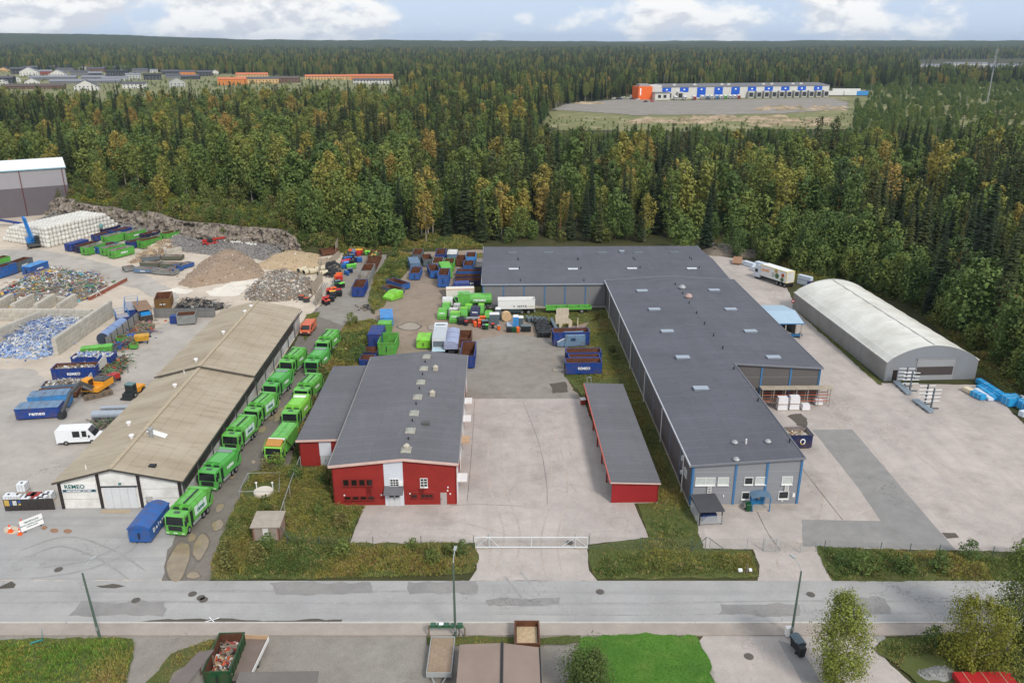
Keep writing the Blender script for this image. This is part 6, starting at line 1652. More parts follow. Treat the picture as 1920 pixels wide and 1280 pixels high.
# big compactors
def compactor(L,h,col,lid,text):
 m=paint(col); g=MB()
 g.ext([(0,.2),(2.4,.2),(2.4,h),(2.2,h+.12),(.2,h+.12),(0,h)],-L/2+L*.3,L/2,'x')
 hp=MB(); hp.hexa([(-L/2,.15,.2),(-L/2+L*.3-.01,.1,.2),(-L/2+L*.3-.01,2.3,.2),(-L/2,2.2,.2),(-L/2,.15,h*.4),(-L/2+L*.3-.01,.1,h*.75),(-L/2+L*.3-.01,2.3,h*.75),(-L/2,2.2,h*.4)])
 kids=[T('hopper',hp.mesh('hopper',m),[T('hopper_lid',MB().hexa([(-L/2+.05,.2,h*.41+.02),(-L/2+L*.28,.15,h*.74),(-L/2+L*.28,2.2,h*.74),(-L/2+.05,2.1,h*.41+.02),(-L/2+.05,.2,h*.41+.1),(-L/2+L*.28,.15,h*.74+.08),(-L/2+L*.28,2.2,h*.74+.08),(-L/2+.05,2.1,h*.41+.1)]).mesh('hopper_lid',paint(lid)))]),
   T('skid',MB().box(-L/2+.1,L/2-.1,.5,.65,0,.198).box(-L/2+.1,L/2-.1,1.7,1.85,0,.198).mesh('skid',DARK)),T('end_frame',MB().box(L/2,L/2+.1,-.08,.15,.1,h+.2).box(L/2,L/2+.1,2.25,2.48,.1,h+.2).box(-L/2+L*.28,-L/2+L*.33,-.09,0,.1,h+.15).mesh('end_frame',m)),bx('nameplate',M('dark_plate',srgb(46,66,96),.5),-.1*L/6,.8,-.03,-.004,h*.55,h*.8)]
 if text:kids[-1]=T('lettering',text_mesh(text,.6,LW,.016),loc=(L*.15,-.04,h*.6),rot=(R(90),0,0))
 return T('compactor',g.mesh('body',m),kids)
(x,y),an,ln=edge((1045,652),(1096,650)); spawn(compactor(ln,2.2,'steel','white',''),'blue-grey compactor with white hopper lid on the grass edge','compactor',(x,y-.1,.05),an)
(x,y),an,ln=edge((841,556),(881,554)); spawn(compactor(ln,2.7,'blue','blue','REMEO'),'dark blue compactor with white lettering behind the white body','compactor',(x,y,.05),an)
# navy container with a ring emblem beside the warehouse
(x,y),an,ln=edge((1452,843),(1517,842))
o=spawn(container(5.4,2.4,2.1,'navy','grey','open','',vrib=False),'navy container with white ring emblem beside the grey warehouse','container',(x,y,.05),an)
g=MB(); NR=24
for i in range(NR):
 t0,t1=6.283*i/NR,6.283*(i+1)/NR
 g.add([(r_*math.cos(t)*.8,-.08,r_*math.sin(t)) for t in (t0,t1) for r_ in (.3,.46)],[(0,1,3,2)],1 if 3.4< t0< 5.2 else 0)
e_=bpy.data.objects.new('emblem',g.mesh('emblem',[LW,PAL['y']])); C.objects.link(e_); e_.parent=o; e_.location=(1.35,0,1.15)
fill(o,90,('t','n','p'),1.5,.2,'wood_load','chipped wood lying in the navy container',(.15,.5))
# the row by the excavator
o1=put((140,692),(207,691),2.6,2.1,'blue','blue container full of white scrap with spaced white lettering','containers loaded by the excavator',text='R e m e o',tsize=.55,L=6.6)
fill(o1,220,('w','w','g','i','b'),1.85,.5,'scrap_load','white and blue scrap heaped in the rear blue container',(.15,.6))
o1=put((104,716),(178,712),2.6,2.2,'blue','dark blue open container with white lettering and mixed scrap','containers loaded by the excavator',text='REMEO',L=6.8)
fill(o1,200,('w','g','n','t','d'),1.6,.4,'scrap_load','mixed pale scrap in the middle blue container',(.12,.5))
o1=put((84,738),(158,732),2.4,1.2,'steel','low blue-grey skip heaped with rubble','containers loaded by the excavator',L=6.4)
fill(o1,260,('g','w','d','p','n'),1.05,.5,'scrap_load','grey rubble heaped in the low skip',(.1,.4))
put((72,752),(140,747),2.4,1.0,'rust','flat brown rusty skip behind the light blue container','containers loaded by the excavator',L=6.0)
put((64,771),(122,766),2.5,2.2,'sky','bright blue ribbed container with pale lid beside the excavator arm','containers loaded by the excavator',top='flat',roofcol='steel',L=5.4)
put((40,789),(104,785),2.5,1.8,'blue','closed blue container with white lettering and faded lid','containers loaded by the excavator',top='flat',roofcol='steel',text='remeo',L=6.0,vrib=False,tsize=.8)
(x,y),an,ln=edge((150,678),(190,674)); spawn(container(5.0,1.6,1.4,'green','rust','flat',roofcol='green2'),'green lidded skip behind the blue container of white scrap','container',(x,y+2.4,.05),an)
# rust container and junk by the grey barrier
put((294,583),(319,581),5.5,2.4,'brown','brown rusty container beyond the grey barrier',None,L=3.0,text='remeo',tsize=.4)
# blue arched container standing on the forecourt
(x,y),an,ln=edge((247,1021),(281,1018)); tx_,ty_=P(300,972)
an2=math.atan2(ty_-y,tx_-x)-R(90)
spawn(container(2.4,5.4,1.9,'mid','rust','arch','',roofcol='mid',side_text='Delete',vrib=False),'blue container with rounded cover and white lettering on the forecourt','container',(x,y,.05),an2)
# green container of scrap and flat trailer at the lower edge
(x,y),an,ln=edge((398,1268),(436,1270)); tx_,ty_=P(435,1215)
an2=math.atan2(ty_-y,tx_-x)-R(90)
o1=spawn(container(2.2,4.8,1.9,'dgreen','rust'),'dark green open container half full of scrap below the road','container',(*P(405,1259,1.9),.05),math.atan2(P(433,1191,1.9)[1]-P(405,1259,1.9)[1],P(433,1191,1.9)[0]-P(405,1259,1.9)[0])-R(90))
fill(o1,150,('n','w','r','d','k','o','t'),.9,.5,'scrap_load','mixed red and brown scrap in the dark green container',(.1,.5))
# = TRUCKS
TYRE=M('tyre',srgb(32,32,33),.9,.15,4)
RIM=M('wheel_rim',srgb(128,130,128),.5,.15)
@lru_cache(None)
def wheel(r=.5,w=.32):
 g=MB(); g.cyl((-w/2,0,0),(w/2,0,0),r,n=16)
 h=MB(); h.cyl((-w/2-.012,0,0),(w/2+.012,0,0),r*.55,n=12)
 return T('wheel',g.mesh('tyre',TYRE),[T('rim',h.mesh('rim',RIM))])
def wheels(pos,r=.5,w=.32):
 t=wheel(r,w); return [T('wheel',t.mesh,t.kids,loc=(x,y,r)) for x,y in pos]
VG=M('truck_green',srgb(98,178,74),.35,.08,.8,dirt=srgb(92,112,66),damt=.5,dsc=1.0,spec=.5)
VG2=M('truck_green_b',srgb(84,166,76),.35,.06,.8,spec=.5)
LIMEG=M('truck_lime',srgb(128,196,76),.4,.06,.8)
PANELW=M('truck_panel_white',srgb(206,222,214),.4,.05)
WIND=glass_mat('windscreen',(0.012,0.016,0.018),.08)
M('duct_dark',srgb(56,70,60),.6)
M('cab_white',srgb(214,220,226),.4)
LAMP=M('headlamp',srgb(220,220,200),.2,.02)
def cab(col,hgt=2.75,top=None):
 """cab with its front at y=0, 1.9 deep; children: windscreen, side windows, grille, lamps, mirrors, bumper, hatch"""
 m=top or col; g=MB()
 g.ext([(.05,.45),(1.9,.45),(1.9,hgt),(.45,hgt),(.22,hgt-.18),(.05,1.55)],-1.22,1.22,'x')
 k=[T('windscreen',MB().hexa([(-1.08,.0,1.5),(1.08,.0,1.5),(1.08,.1,1.5),(-1.08,.1,1.5),(-1.02,.17,hgt-.22),(1.02,.17,hgt-.22),(1.02,.26,hgt-.22),(-1.02,.26,hgt-.22)]).mesh('windscreen',WIND)),
   bx('grille',DARK,-.85,.85,.0,.049,.75,1.38),bx('bumper',col,-1.24,1.24,-.08,.3,.3,.62),
   bx('headlight',LAMP,-1.15,-.8,-.1,-.081,.42,.56),bx('headlight',LAMP,.8,1.15,-.1,-.081,.42,.56),
   bx('side_window',WIND,-1.235,-1.221,.5,1.3,1.55,hgt-.35),bx('side_window',WIND,1.221,1.235,.5,1.3,1.55,hgt-.35),
   bx('mirror',DARK,-1.5,-1.26,.1,.2,1.5,2.15),bx('mirror',DARK,1.26,1.5,.1,.2,1.5,2.15),
   bx('roof_hatch',M('hatch_grey',srgb(70,84,78),.5),-.35,.35,.85,1.4,hgt+.002,hgt+.05),bx('step',DARK,-1.23,1.23,.35,.8,.28,.44),
   T('wiper',MB().bar((-.6,-.03,1.52),(.0,.0,1.7),.03).bar((.1,-.03,1.52),(.7,.0,1.7),.03).mesh('wiper',DARK)),bx('number_plate',LW,-.26,.26,-.1,-.081,.46,.56)]
 return T('cab',g.mesh('cab',m),k)
@lru_cache(None)
def refuse_truck(v):
 L=9.2
 bc={0:VG,1:VG,2:VG2,3:VG,4:LIMEG}[v]
 kids=[cab(VG if v !=2 else VG2)]
 kids.append(T('chassis',MB().box(-.45,.45,1.9,L-.4,.55,.85).box(-1.15,1.15,2.2,L-1.9,.7,.95).mesh('chassis',DARK)))
 g=MB(); pr=[(-1.25,.95),(1.25,.95),(1.25,2.75),(1.1,3.05),(.7,3.2),(-.7,3.2),(-1.1,3.05),(-1.25,2.75)]
 g.ext(pr,2.75,7.2,'y')
 bk=[]
 for s in (-1,1):
  x=s*1.252
  if v in (1,3):bk.append(T('side_panel',BOX('side_panel',PANELW,(min(x,x+s*.02),max(x,x+s*.02),3.2,6.8,1.4,2.6))))
  bk.append(T('lettering',text_mesh('remeo',.8,LW if v not in (1,3) else teal,.02,1.05),loc=(x+s*.03,5.0,1.95),rot=(R(90),0,R(90)*s)))
 if v in (0,3):bk.append(T('roof_duct',MB().box(-.85,-.62,2.8,7.1,3.18,3.32).box(.3,.42,2.8,7.1,3.2,3.28).mesh('roof_duct',M('duct_dark',srgb(56,70,60),.6))))
 if v in (1,):bk.append(T('roof_duct',MB().box(.1,.3,2.8,7.1,3.2,3.34).mesh('roof_duct',M('duct_dark'))))
 if v in (2,):bk.append(bx('roof_cover',M('cover_grey',srgb(128,140,136),.6),-1.0,1.0,6.2,7.2,3.205,3.27))
 if v in (4,):bk.append(bx('roof_cover',TRIMW,-.95,.95,6.3,7.2,3.205,3.27))
 bk.append(T('roof_rail',MB().box(-1.0,-.94,2.8,7.1,3.1,3.22).box(.94,1.0,2.8,7.1,3.1,3.22).mesh('roof_rail',bc)))
 for y in (2.75,4.2,5.7,7.05):bk.append(T('body_rib',MB().box(-1.29,-1.253,y,y+.1,1.0,2.75).box(1.253,1.29,y,y+.1,1.0,2.75).mesh('body_rib',bc)))
 kids.append(T('body',g.mesh('body',bc),bk))
 hb=MB(); hb.box(-1.2,1.2,2.15,2.72,1.0,2.7); kids.append(T('pump_bay',hb.mesh('pump_bay',M('bay_dark',srgb(34,48,38),.7)),[bx('bay_post',bc,*q,2.1,2.74,2.55,3.0) for q in ((-1.22,-1.0),(1.0,1.22),(-.15,.15))]))
 tg=MB(); tg.ext([(7.22,.8),(8.5,.8),(9.0,1.3),(8.75,2.3),(8.0,3.25),(7.22,3.3)],-1.25,1.25,'x')
 kids.append(T('tailgate',tg.mesh('tailgate',bc),[bx('hopper_opening',DARK,-1.1,1.1,8.55,9.05,1.35,1.5),bx('tail_lamp',PAL['r'],-1.2,-.95,8.75,8.95,.84,.98),bx('tail_lamp',PAL['r'],.95,1.2,8.75,8.95,.84,.98),T('lift_ram',MB().bar((-1.32,7.4,1.4),(-1.32,8.5,2.6),.1).bar((1.32,7.4,1.4),(1.32,8.5,2.6),.1).mesh('lift_ram',DARK))]))
 kids+=wheels([(sx*1.08,y) for sx in (-1,1) for y in (1.15,5.6,6.85)])
 kids.append(T('side_guard',MB().box(-1.24,-1.2,2.4,4.8,.5,.85).box(1.2,1.24,2.4,4.8,.5,.85).mesh('side_guard',M('guard_pale',srgb(150,156,150),.6))))
 return T('refuse_truck',None,kids)
GT,GT2='green refuse trucks parked beside the long shed','green refuse trucks parked along the weeds'
n_th=['first','second','third','fourth','fifth','sixth']
for i,(px,py,v) in enumerate([(331,1006,1),(391,921,2),(434,850,1),(473,801,3),(508,752,2),(538,706,0)]):
 spawn(refuse_truck(v),f"green refuse truck, {n_th[i]} from the road in the row beside the long shed",'refuse truck',(*P(px,py),.05),R([-9,-10,-8,-11,-8,-9][i]),GT,(.96,.72,.95))
for i,(px,py,v) in enumerate([(566,761,0),(585,706,2),(605,668,0)]):
 spawn(refuse_truck(v),f"green refuse truck, {n_th[i + 2]} from the road in the row along the weeds",'refuse truck',(*P(px,py),.05),R([-9,-7,-8][i]),GT2,(.96,.72,.95))
spawn(refuse_truck(4),'light green refuse truck close behind the tan-fronted loader truck','refuse truck',(*P(545,806),.05),R(-5),GT2,(.96,.72,.95))
# front-loading truck with tan scuttle
kids=[cab(LIMEG,2.6)]
kids.append(T('scuttle',MB().hexa([(-1.1,.35,2.62),(1.1,.35,2.62),(1.1,1.85,2.9),(-1.1,1.85,2.9),(-1.1,.35,2.75),(1.1,.35,2.75),(1.1,1.85,3.25),(-1.1,1.85,3.25)]).mesh('scuttle',M('tan_scuttle',srgb(176,128,66),.6,.1)),[bx('white_visor',TRIMW,-1.15,1.15,1.9,2.6,3.0,3.12)]))
g=MB(); g.ext([(-1.25,.95),(1.25,.95),(1.25,2.9),(.9,3.25),(-.9,3.25),(-1.25,2.9)],2.7,8.8,'y'); kids.append(T('body',g.mesh('body',VG),[T('roof_rail',MB().box(-.06,.06,2.7,8.8,3.25,3.34).mesh('roof_rail',VG2))]))
kids.append(T('lift_arm',MB().bar((-1.38,4.5,1.2),(-1.38,2.0,3.1),.14).bar((1.38,4.5,1.2),(1.38,2.0,3.1),.14).bar((-1.38,2.0,3.1),(-1.38,-.2,2.0),.14).bar((1.38,2.0,3.1),(1.38,-.2,2.0),.14).mesh('lift_arm',M('arm_olive',srgb(104,130,70),.6))))
kids.append(T('chassis',MB().box(-.5,.5,1.9,8.6,.5,.93).mesh('chassis',DARK))); kids+=wheels([(sx*1.08,y) for sx in (-1,1) for y in (1.15,5.8,7.1)])
spawn(T('refuse_truck',None,kids),'front-loading green truck with tan panel over the cab, nearest in the weed-side row','refuse truck',(*P(514,871),.05),R(-5),GT2,(.96,.72,.95))
# crane lorry seen side-on (cab to the west)
kids=[T('chassis',MB().box(-4.5,4.5,.6,1.8,.5,.9).box(-5.6,-3.2,.2,2.2,.5,1.3).mesh('chassis',M('chassis_grey',srgb(84,88,92),.7,.2)))]
g=MB(); pr=[(1.2+1.25*math.cos(t),2.1+1.15*math.sin(t)) for t in [math.pi*2*i/14 for i in range(14)]]; g.ext(pr,.3,4.8,'x')
kids.append(T('body',g.mesh('body',VG),[T('lettering',text_mesh('remeo',.95,LW,.02),loc=(2.3,-.07,2.15),rot=(R(90),0,0)),T('band',MB().ext([(1.2+1.3*math.cos(t),2.1+1.2*math.sin(t)) for t in [math.pi*2*i/14 for i in range(14)]],.6,.75,'x').ext([(1.2+1.3*math.cos(t),2.1+1.2*math.sin(t)) for t in [math.pi*2*i/14 for i in range(14)]],3.9,4.05,'x').mesh('band',VG2))]))
kids.append(T('hopper',MB().ext([(0,.9),(2.4,.9),(2.4,3.4),(0,3.4)],-2.2,.28,'x').mesh('hopper',VG),[bx('hopper_window',DARK,-3.0,-2.201,.3,2.0,1.0,2.2)]))
kids.append(T('crane',MB().bar((-2.0,.1,1.0),(-3.0,.1,2.6),.18).bar((-3.0,.1,2.6),(-1.4,.1,3.7),.16).bar((-1.4,.1,3.7),(-.2,.0,1.3),.12).cyl((-3.0,.2,2.6),(-3.0,2.2,2.6),.1,n=8).mesh('crane',VG2)))
kids.append(T('cab',MB().box(-5.4,-3.3,.1,2.3,1.0,2.3).mesh('cab',M('white_cab',srgb(206,206,204),.5)),[bx('windscreen',WIND,-5.43,-5.401,.3,2.1,1.5,2.2)]))
w_=wheel(.5,.32)
for x in (-4.3,2.0,3.3):
 for y in (.3,2.1):kids.append(T('wheel',w_.mesh,w_.kids,loc=(x,y,.5),rot=(0,0,R(90))))
(x,y),an,ln=edge((836,582),(916,581)); spawn(T('crane_lorry',None,kids),'green round-bodied crane lorry with white lettering in the dirt yard','lorry',(x+.3,y,.05),an)
(x,y),an,ln=edge((843,568),(884,567))
kids=[T('body',MB().ext([(0,1.0),(2.4,1.0),(2.4,2.9),(0,2.9)],-3.0,3.0,'x').mesh('body',M('tanker_white',srgb(214,210,200),.5,.08)),[bx('roof_rim',M('orange_rim',srgb(204,140,70),.6),-3.05,3.05,-.05,.1,2.9,3.0)]),T('frame',MB().box(-3.4,3.0,.5,1.9,.4,.99).mesh('frame',DARK))]
for x_ in (-2.4,1.6,2.7):
 for y_ in (.3,2.1):kids.append(T('wheel',w_.mesh,w_.kids,loc=(x_,y_,.5),rot=(0,0,R(90))))
spawn(T('truck_body',None,kids),'white box body with orange rim behind the green crane lorry','truck body',(x,y,.05),an)
# white tipper semi-trailer against the far warehouse
(x,y),an,ln=edge((934,591),(1003,590))
g=MB(); hl=ln/2
for a in ((-hl,hl,0,.08,1.25,3.1),(-hl,hl,2.4,2.48,1.25,3.1),(-hl,-hl+.08,.08,2.4,1.25,3.1),(hl-.08,hl,.08,2.4,1.25,3.1),(-hl,hl,.08,2.4,1.25,1.35)):g.box(*a)
kids=[T('body',g.mesh('body',M('trailer_white',srgb(222,222,218),.5,.05)),[T('lettering',text_mesh('V  VETTÄ',.62,M('letter_black',srgb(40,40,44),.6),.012,1.1,align='LEFT'),loc=(-.7,-.02,1.75),rot=(R(90),0,0)),T('lettering',text_mesh('CARGO',.6,M('letter_pale',srgb(190,180,140),.6),.005,1.05,align='LEFT'),loc=(2.2,-.02,1.75),rot=(R(90),0,0)),T('top_rail',MB().box(-hl-.05,hl+.05,-.06,.1,3.1,3.2).mesh('top_rail',TRIMW))]),
  T('chassis',MB().box(-hl+.5,hl,.6,1.9,.8,1.24).mesh('chassis',DARK)),bx('side_box',M('dark_teal_box',srgb(52,66,68),.6),-1.6,1.0,.02,.5,.4,1.2),bx('rear_bumper',METAL,hl-.1,hl+.1,.1,2.3,.5,.7)]
for x_ in (-hl+.9,hl-1.3,hl-2.7):
 for y_ in (.3,2.1):kids.append(T('wheel',w_.mesh,w_.kids,loc=(x_,y_,.5),rot=(0,0,R(90))))
spawn(T('semi_trailer',None,kids),'white tipper trailer with black lettering parked along the far warehouse','trailer',(x,y,.05),an)
# long green frame trailer
(x,y),an,ln=edge((1024,590),(1109,588)); hl=ln/2; g=MB()
g.box(-hl,hl,0,.12,.9,1.45); g.box(-hl,hl,1.7,1.82,.9,1.45); g.box(-hl,-hl+.12,.12,1.7,.9,1.45); g.box(hl-.12,hl,.12,1.7,.9,1.45); g.box(-hl+.13,hl-.13,.13,1.69,.9,1.0,1)
kids=[T('frame',g.mesh('frame',[VG,DARK])),T('cross_rib',MB().box(-hl*.5,-hl*.48,.13,1.69,1.0,1.4).box(0,.06,.13,1.69,1.0,1.4).box(hl*.5,hl*.52,.13,1.69,1.0,1.4).mesh('cross_rib',VG2))]
for y_ in (.2,1.6):kids.append(T('wheel',w_.mesh,w_.kids,loc=(hl-2.0,y_,.5),rot=(0,0,R(90))))
kids.append(bx('support',DARK,-hl+.6,-hl+.8,.3,1.5,0,.89))
spawn(T('conveyor_trailer',None,kids),'long bright green trough trailer standing against the far warehouse','trailer',(x,y,.05),an)
# box truck at the forest edge
(x0,y0),(x1,y1)=P(1432,531),P(1462,541)
an=math.atan2(y1-y0,x1-x0)
kids=[T('box',BOX('box',M('box_white',srgb(226,226,222),.5,.03),(-3.6,4.4,0,2.5,1.15,3.75)),[T('lettering',text_mesh('posti',1.15,M('letter_orange',srgb(240,140,30),.5),.01),loc=(-2.0,-.03,2.75),rot=(R(90),0,0)),T('box_rim',MB().box(-3.65,4.45,-.05,0,3.65,3.8).box(4.4,4.45,-.05,2.55,1.1,3.8).mesh('box_rim',M('rim_yellow',srgb(220,196,90),.5)))]
  +[T('dot',MB().cyl((px_,-.03,pz_),(px_,-.005,pz_),r_,n=16).mesh('dot',PAL[c_])) for px_,pz_,r_,c_ in ((1.2,3.2,.45,'y'),(1.6,2.2,.6,'e'),(3.3,2.7,.45,'o'),(3.2,1.7,.5,'e'))]
  +[bx('stripe',PAL['e'],.0,.9,-.02,-.003,1.8+.35*i,1.92+.35*i) for i in range(3)]+[bx('rear_door',M('rear_door',srgb(206,206,202),.5),4.405,4.47,.1,2.4,1.2,3.6)]),
  T('chassis',MB().box(-5.2,4.4,.6,1.9,.5,1.1).mesh('chassis',DARK))]
kids.append(T('cab',MB().ext([(-5.9,.5),(-3.75,.5),(-3.75,3.5),(-4.9,3.3),(-5.75,2.5),(-5.9,1.5)],.05,2.45,'y').mesh('cab',M('cab_white',srgb(214,220,226),.4)),[bx('side_window',WIND,-5.3,-4.4,.03,.049,1.6,2.4),T('windscreen',MB().hexa([(-5.96,.2,1.5),(-5.9,.2,1.5),(-5.9,2.3,1.5),(-5.96,2.3,1.5),(-5.8,.2,2.45),(-5.74,.2,2.45),(-5.74,2.3,2.45),(-5.8,2.3,2.45)]).mesh('windscreen',WIND))]))
for x_ in (-4.9,1.6,2.8,4.0):
 for y_ in (.3,2.2):kids.append(T('wheel',w_.mesh,w_.kids,loc=(x_,y_,.5),rot=(0,0,R(90))))
spawn(T('box_truck',None,kids),'white box truck with orange lettering and coloured dots at the forest edge','truck',(x0+1.5,y0-.4,.05),an)
# vans
def van(L,H,W,col,front_px,label,rz,roofw=None):
 m=col; g=MB()
 g.ext([(.05,.3),(L,.3),(L,H-.1),(L-.15,H),(L*.3,H),(L*.24,H-.08),(L*.1,1.15),(.05,.95)],-W/2,W/2,'x')
 k=[T('windscreen',MB().hexa([(-W*.43,L*.085,1.18),(W*.43,L*.085,1.18),(W*.43,L*.125,1.18),(-W*.43,L*.125,1.18),(-W*.4,L*.215,H-.13),(W*.4,L*.215,H-.13),(W*.4,L*.25,H-.13),(-W*.4,L*.25,H-.13)]).mesh('windscreen',WIND)),
   bx('bumper',DARK,-W/2-.02,W/2+.02,-.04,.12,.28,.55),bx('grille',DARK,-W*.3,W*.3,.02,.049,.62,.8),bx('headlight',LAMP,-W*.46,-W*.32,.01,.049,.7,.88),bx('headlight',LAMP,W*.32,W*.46,.01,.049,.7,.88)]
 for s in (-1,1):
  x=s*W/2; a,b_=sorted((x,x+s*.015))
  k+=[bx('side_window',WIND,a,b_,L*.27,L*.38,1.15,H-.25),bx('side_window',WIND,a,b_,L*.43,L*.6,1.15,H-.25),bx('mirror',DARK,*sorted((x,x+s*.2)),L*.2,L*.23,1.1,1.4)]
  k.append(bx('sill',DARK,*sorted((x,x+s*.01)),.3,L-.2,.3,.42)); k.append(bx('door_handle',DARK,*sorted((x,x+s*.03)),L*.4,L*.425,1.0,1.05))
 for x in (-W/2+.1,W/2-.1):
  for y in (L*.17,L*.78):t=wheel(.34,.22); k.append(T('wheel',t.mesh,t.kids,loc=(x,y,.34)))
 spawn(T('van',g.mesh('body',m),k),label,'van',(*P(*front_px),.05),rz)
van(4.9,1.95,1.9,M('van_orange',srgb(206,98,58),.35,.05,spec=.5),(572,631),'orange panel van parked at the end of the long shed',R(-2))
van(5.6,2.3,1.95,M('van_white',srgb(226,228,230),.35,.03,spec=.5),(192,826),'white van with dark side windows beside the long shed',R(97))
# white truck and tarpaulin trailer behind the red workshop
(x,y),an,ln=edge((813,668),(832,668))
kids=[T('body',MB().box(-1.2,1.2,1.4,7.2,.9,3.0).mesh('body',M('ribbed_white',srgb(200,206,210),.45,.08,wave=('Y',3.4,.8))),[bx('rear_window',M('body_dark',srgb(96,106,112),.4),-1.0,1.0,1.3,1.399,1.3,2.3)]),T('cab',MB().ext([(7.3,.5),(9.4,.5),(9.4,2.2),(9.1,3.2),(7.3,3.3)],-1.2,1.2,'x').mesh('cab',M('cab_white')),[bx('roof_light',DARK,-.9,.9,7.3,7.5,3.3,3.42)]),T('tail_lift',MB().box(-1.15,1.15,-.3,1.3,.95,1.1).mesh('tail_lift',M('lift_pale',srgb(180,204,214),.5))),T('chassis',MB().box(-.5,.5,.2,9.0,.5,.89).mesh('chassis',DARK))]+wheels([(s_*1.0,y_) for s_ in (-1,1) for y_ in (2.0,3.3,8.2)])
spawn(T('box_truck',None,kids),'white ribbed lorry seen from behind at the back of the red workshop','truck',(x,y,.05),R(1))
(x,y),an,ln=edge((836,668),(856,668))
g=MB(); n=7
for k in range(6):
 y0,y1=.2+k*1.35,.2+(k+1)*1.35
 pr=[(-1.25+2.5*i/n,2.2+(.5-.12*(k % 2))*math.sin(math.pi*i/n)) for i in range(n+1)]
 g.ext(pr+[(1.25,1.2),(-1.25,1.2)],y0+.04,y1-.04,'y')
kids=[T('tarpaulin',g.mesh('tarpaulin',M('tarpaulin',srgb(150,158,184),.5,.2,1.5))),T('side_board',BOX('side_board',M('board_brown',srgb(110,98,90),.7),(-1.3,-1.255,.1,8.4,.8,2.2),(1.255,1.3,.1,8.4,.8,2.2))),T('chassis',MB().box(-.5,.5,.2,8.4,.5,.85).mesh('chassis',DARK))]+wheels([(s_*1.05,y_) for s_ in (-1,1) for y_ in (2.0,3.3,7.0)])
spawn(T('tarpaulin_trailer',None,kids),'long trailer under bluish tarpaulin at the back of the red workshop','trailer',(x,y,.05),R(1))
# = BALES, WALLS AND HEAPS
bale_m=M('bale_wrap',srgb(212,210,202),.4,.1,2.5,.5,5,rnd=.07,dirt=srgb(150,142,128),damt=.5,dsc=.9)
def bale_mesh(seed):
 rd=random.Random(seed); g=MB(); n=8
 rr=[(.0,.47),(.12,.56),(.5,.6),(.88,.56),(1.0,.46)]
 rows=[[(r*math.cos(6.283*i/n)*rd.uniform(.93,1.07),r*math.sin(6.283*i/n)*rd.uniform(.93,1.07),z*1.15) for i in range(n)] for z,r in rr]
 for row in rows:g.v.extend(row)
 for k in range(4):
  for i in range(n):g.f.append((k*n+i,k*n+(i+1) % n,(k+1)*n+(i+1) % n,(k+1)*n+i)); g.m.append(0)
 g.f.append(tuple(range(n))[::-1]); g.m.append(0); g.f.append(tuple(4*n+i for i in range(n))); g.m.append(0)
 return g
BALES=[bale_mesh(i).mesh('bale',bale_m,True) for i in range(4)]
# corners on the ground: west, near, east, far (an irregular block five bales high)
pw,pn,pe=P(4,452),P(96,466),P(238,430)
ax_=math.atan2(pn[1]-pw[1],pn[0]-pw[0]); L1=math.hypot(pn[0]-pw[0],pn[1]-pw[1])
ay_=math.atan2(pe[1]-pn[1],pe[0]-pn[0]); L2=math.hypot(pe[0]-pn[0],pe[1]-pn[1])
e1,e2v=(math.cos(ax_),math.sin(ax_)),(math.cos(ay_),math.sin(ay_))
sp=1.22
N1,N2_=int(L1/sp),int(L2/sp)
cand=[]
for k in range(5):
 for i in range(N1):
  for j in range(N2_):
   if i< k*.9+(2.5 if k> 3 else 0) or j> N2_-1-k*1.0:continue
   surf=(k==4 or i<=k*.9+1.0 or j>=N2_-2-k or i>=N1-1 or j==0 or (k==3 and i< 8))
   if not surf:continue
   x=pw[0]+e1[0]*(i+.5)*sp+e2v[0]*(j+.5)*sp+random.uniform(-.07,.07); y=pw[1]+e1[1]*(i+.5)*sp+e2v[1]*(j+.5)*sp+random.uniform(-.07,.07)
   cand.append((x,y,.05+k*1.12+random.uniform(-.04,.04),k,(0 if (j==0 or i==N1-1) else 1)))
cand.sort(key=lambda c:(c[4],c[1]))
front=cand[:300]
for x,y,z,k,f in front:
 o=solo('bale',BALES[random.randrange(4)],['white wrapped bale in the bottom course of the big bale stack','white wrapped bale in the second course of the big bale stack','white wrapped bale in the middle course of the big bale stack','white wrapped bale in the fourth course of the big bale stack','white wrapped bale on top of the big bale stack'][k],'bale',(x,y,z),random.uniform(0,6),'white bales in the big stack')
g=MB()
for x,y,z,k,f in cand[300:]:
 q=bale_mesh(random.randrange(4)); a=random.uniform(0,6)
 g.add([(x+vx*math.cos(a)-vy*math.sin(a),y+vx*math.sin(a)+vy*math.cos(a),z+vz) for vx,vy,vz in q.v],q.f)
if g.v:stuff('bale_stack',g.mesh('bale_stack',bale_m,True),'remaining white bales deeper in the big stack','bales')
tb=solo('bale',BALES[0].copy(),'teal wrapped bale among the white ones near the stack end','bale',(*P(191,431),1.2),0)
tb.data.materials[0]=M('teal_wrap',srgb(110,150,150),.4,.1); tb.location=(P(196,441)[0]-.3,P(196,441)[1]-.5,2.3)
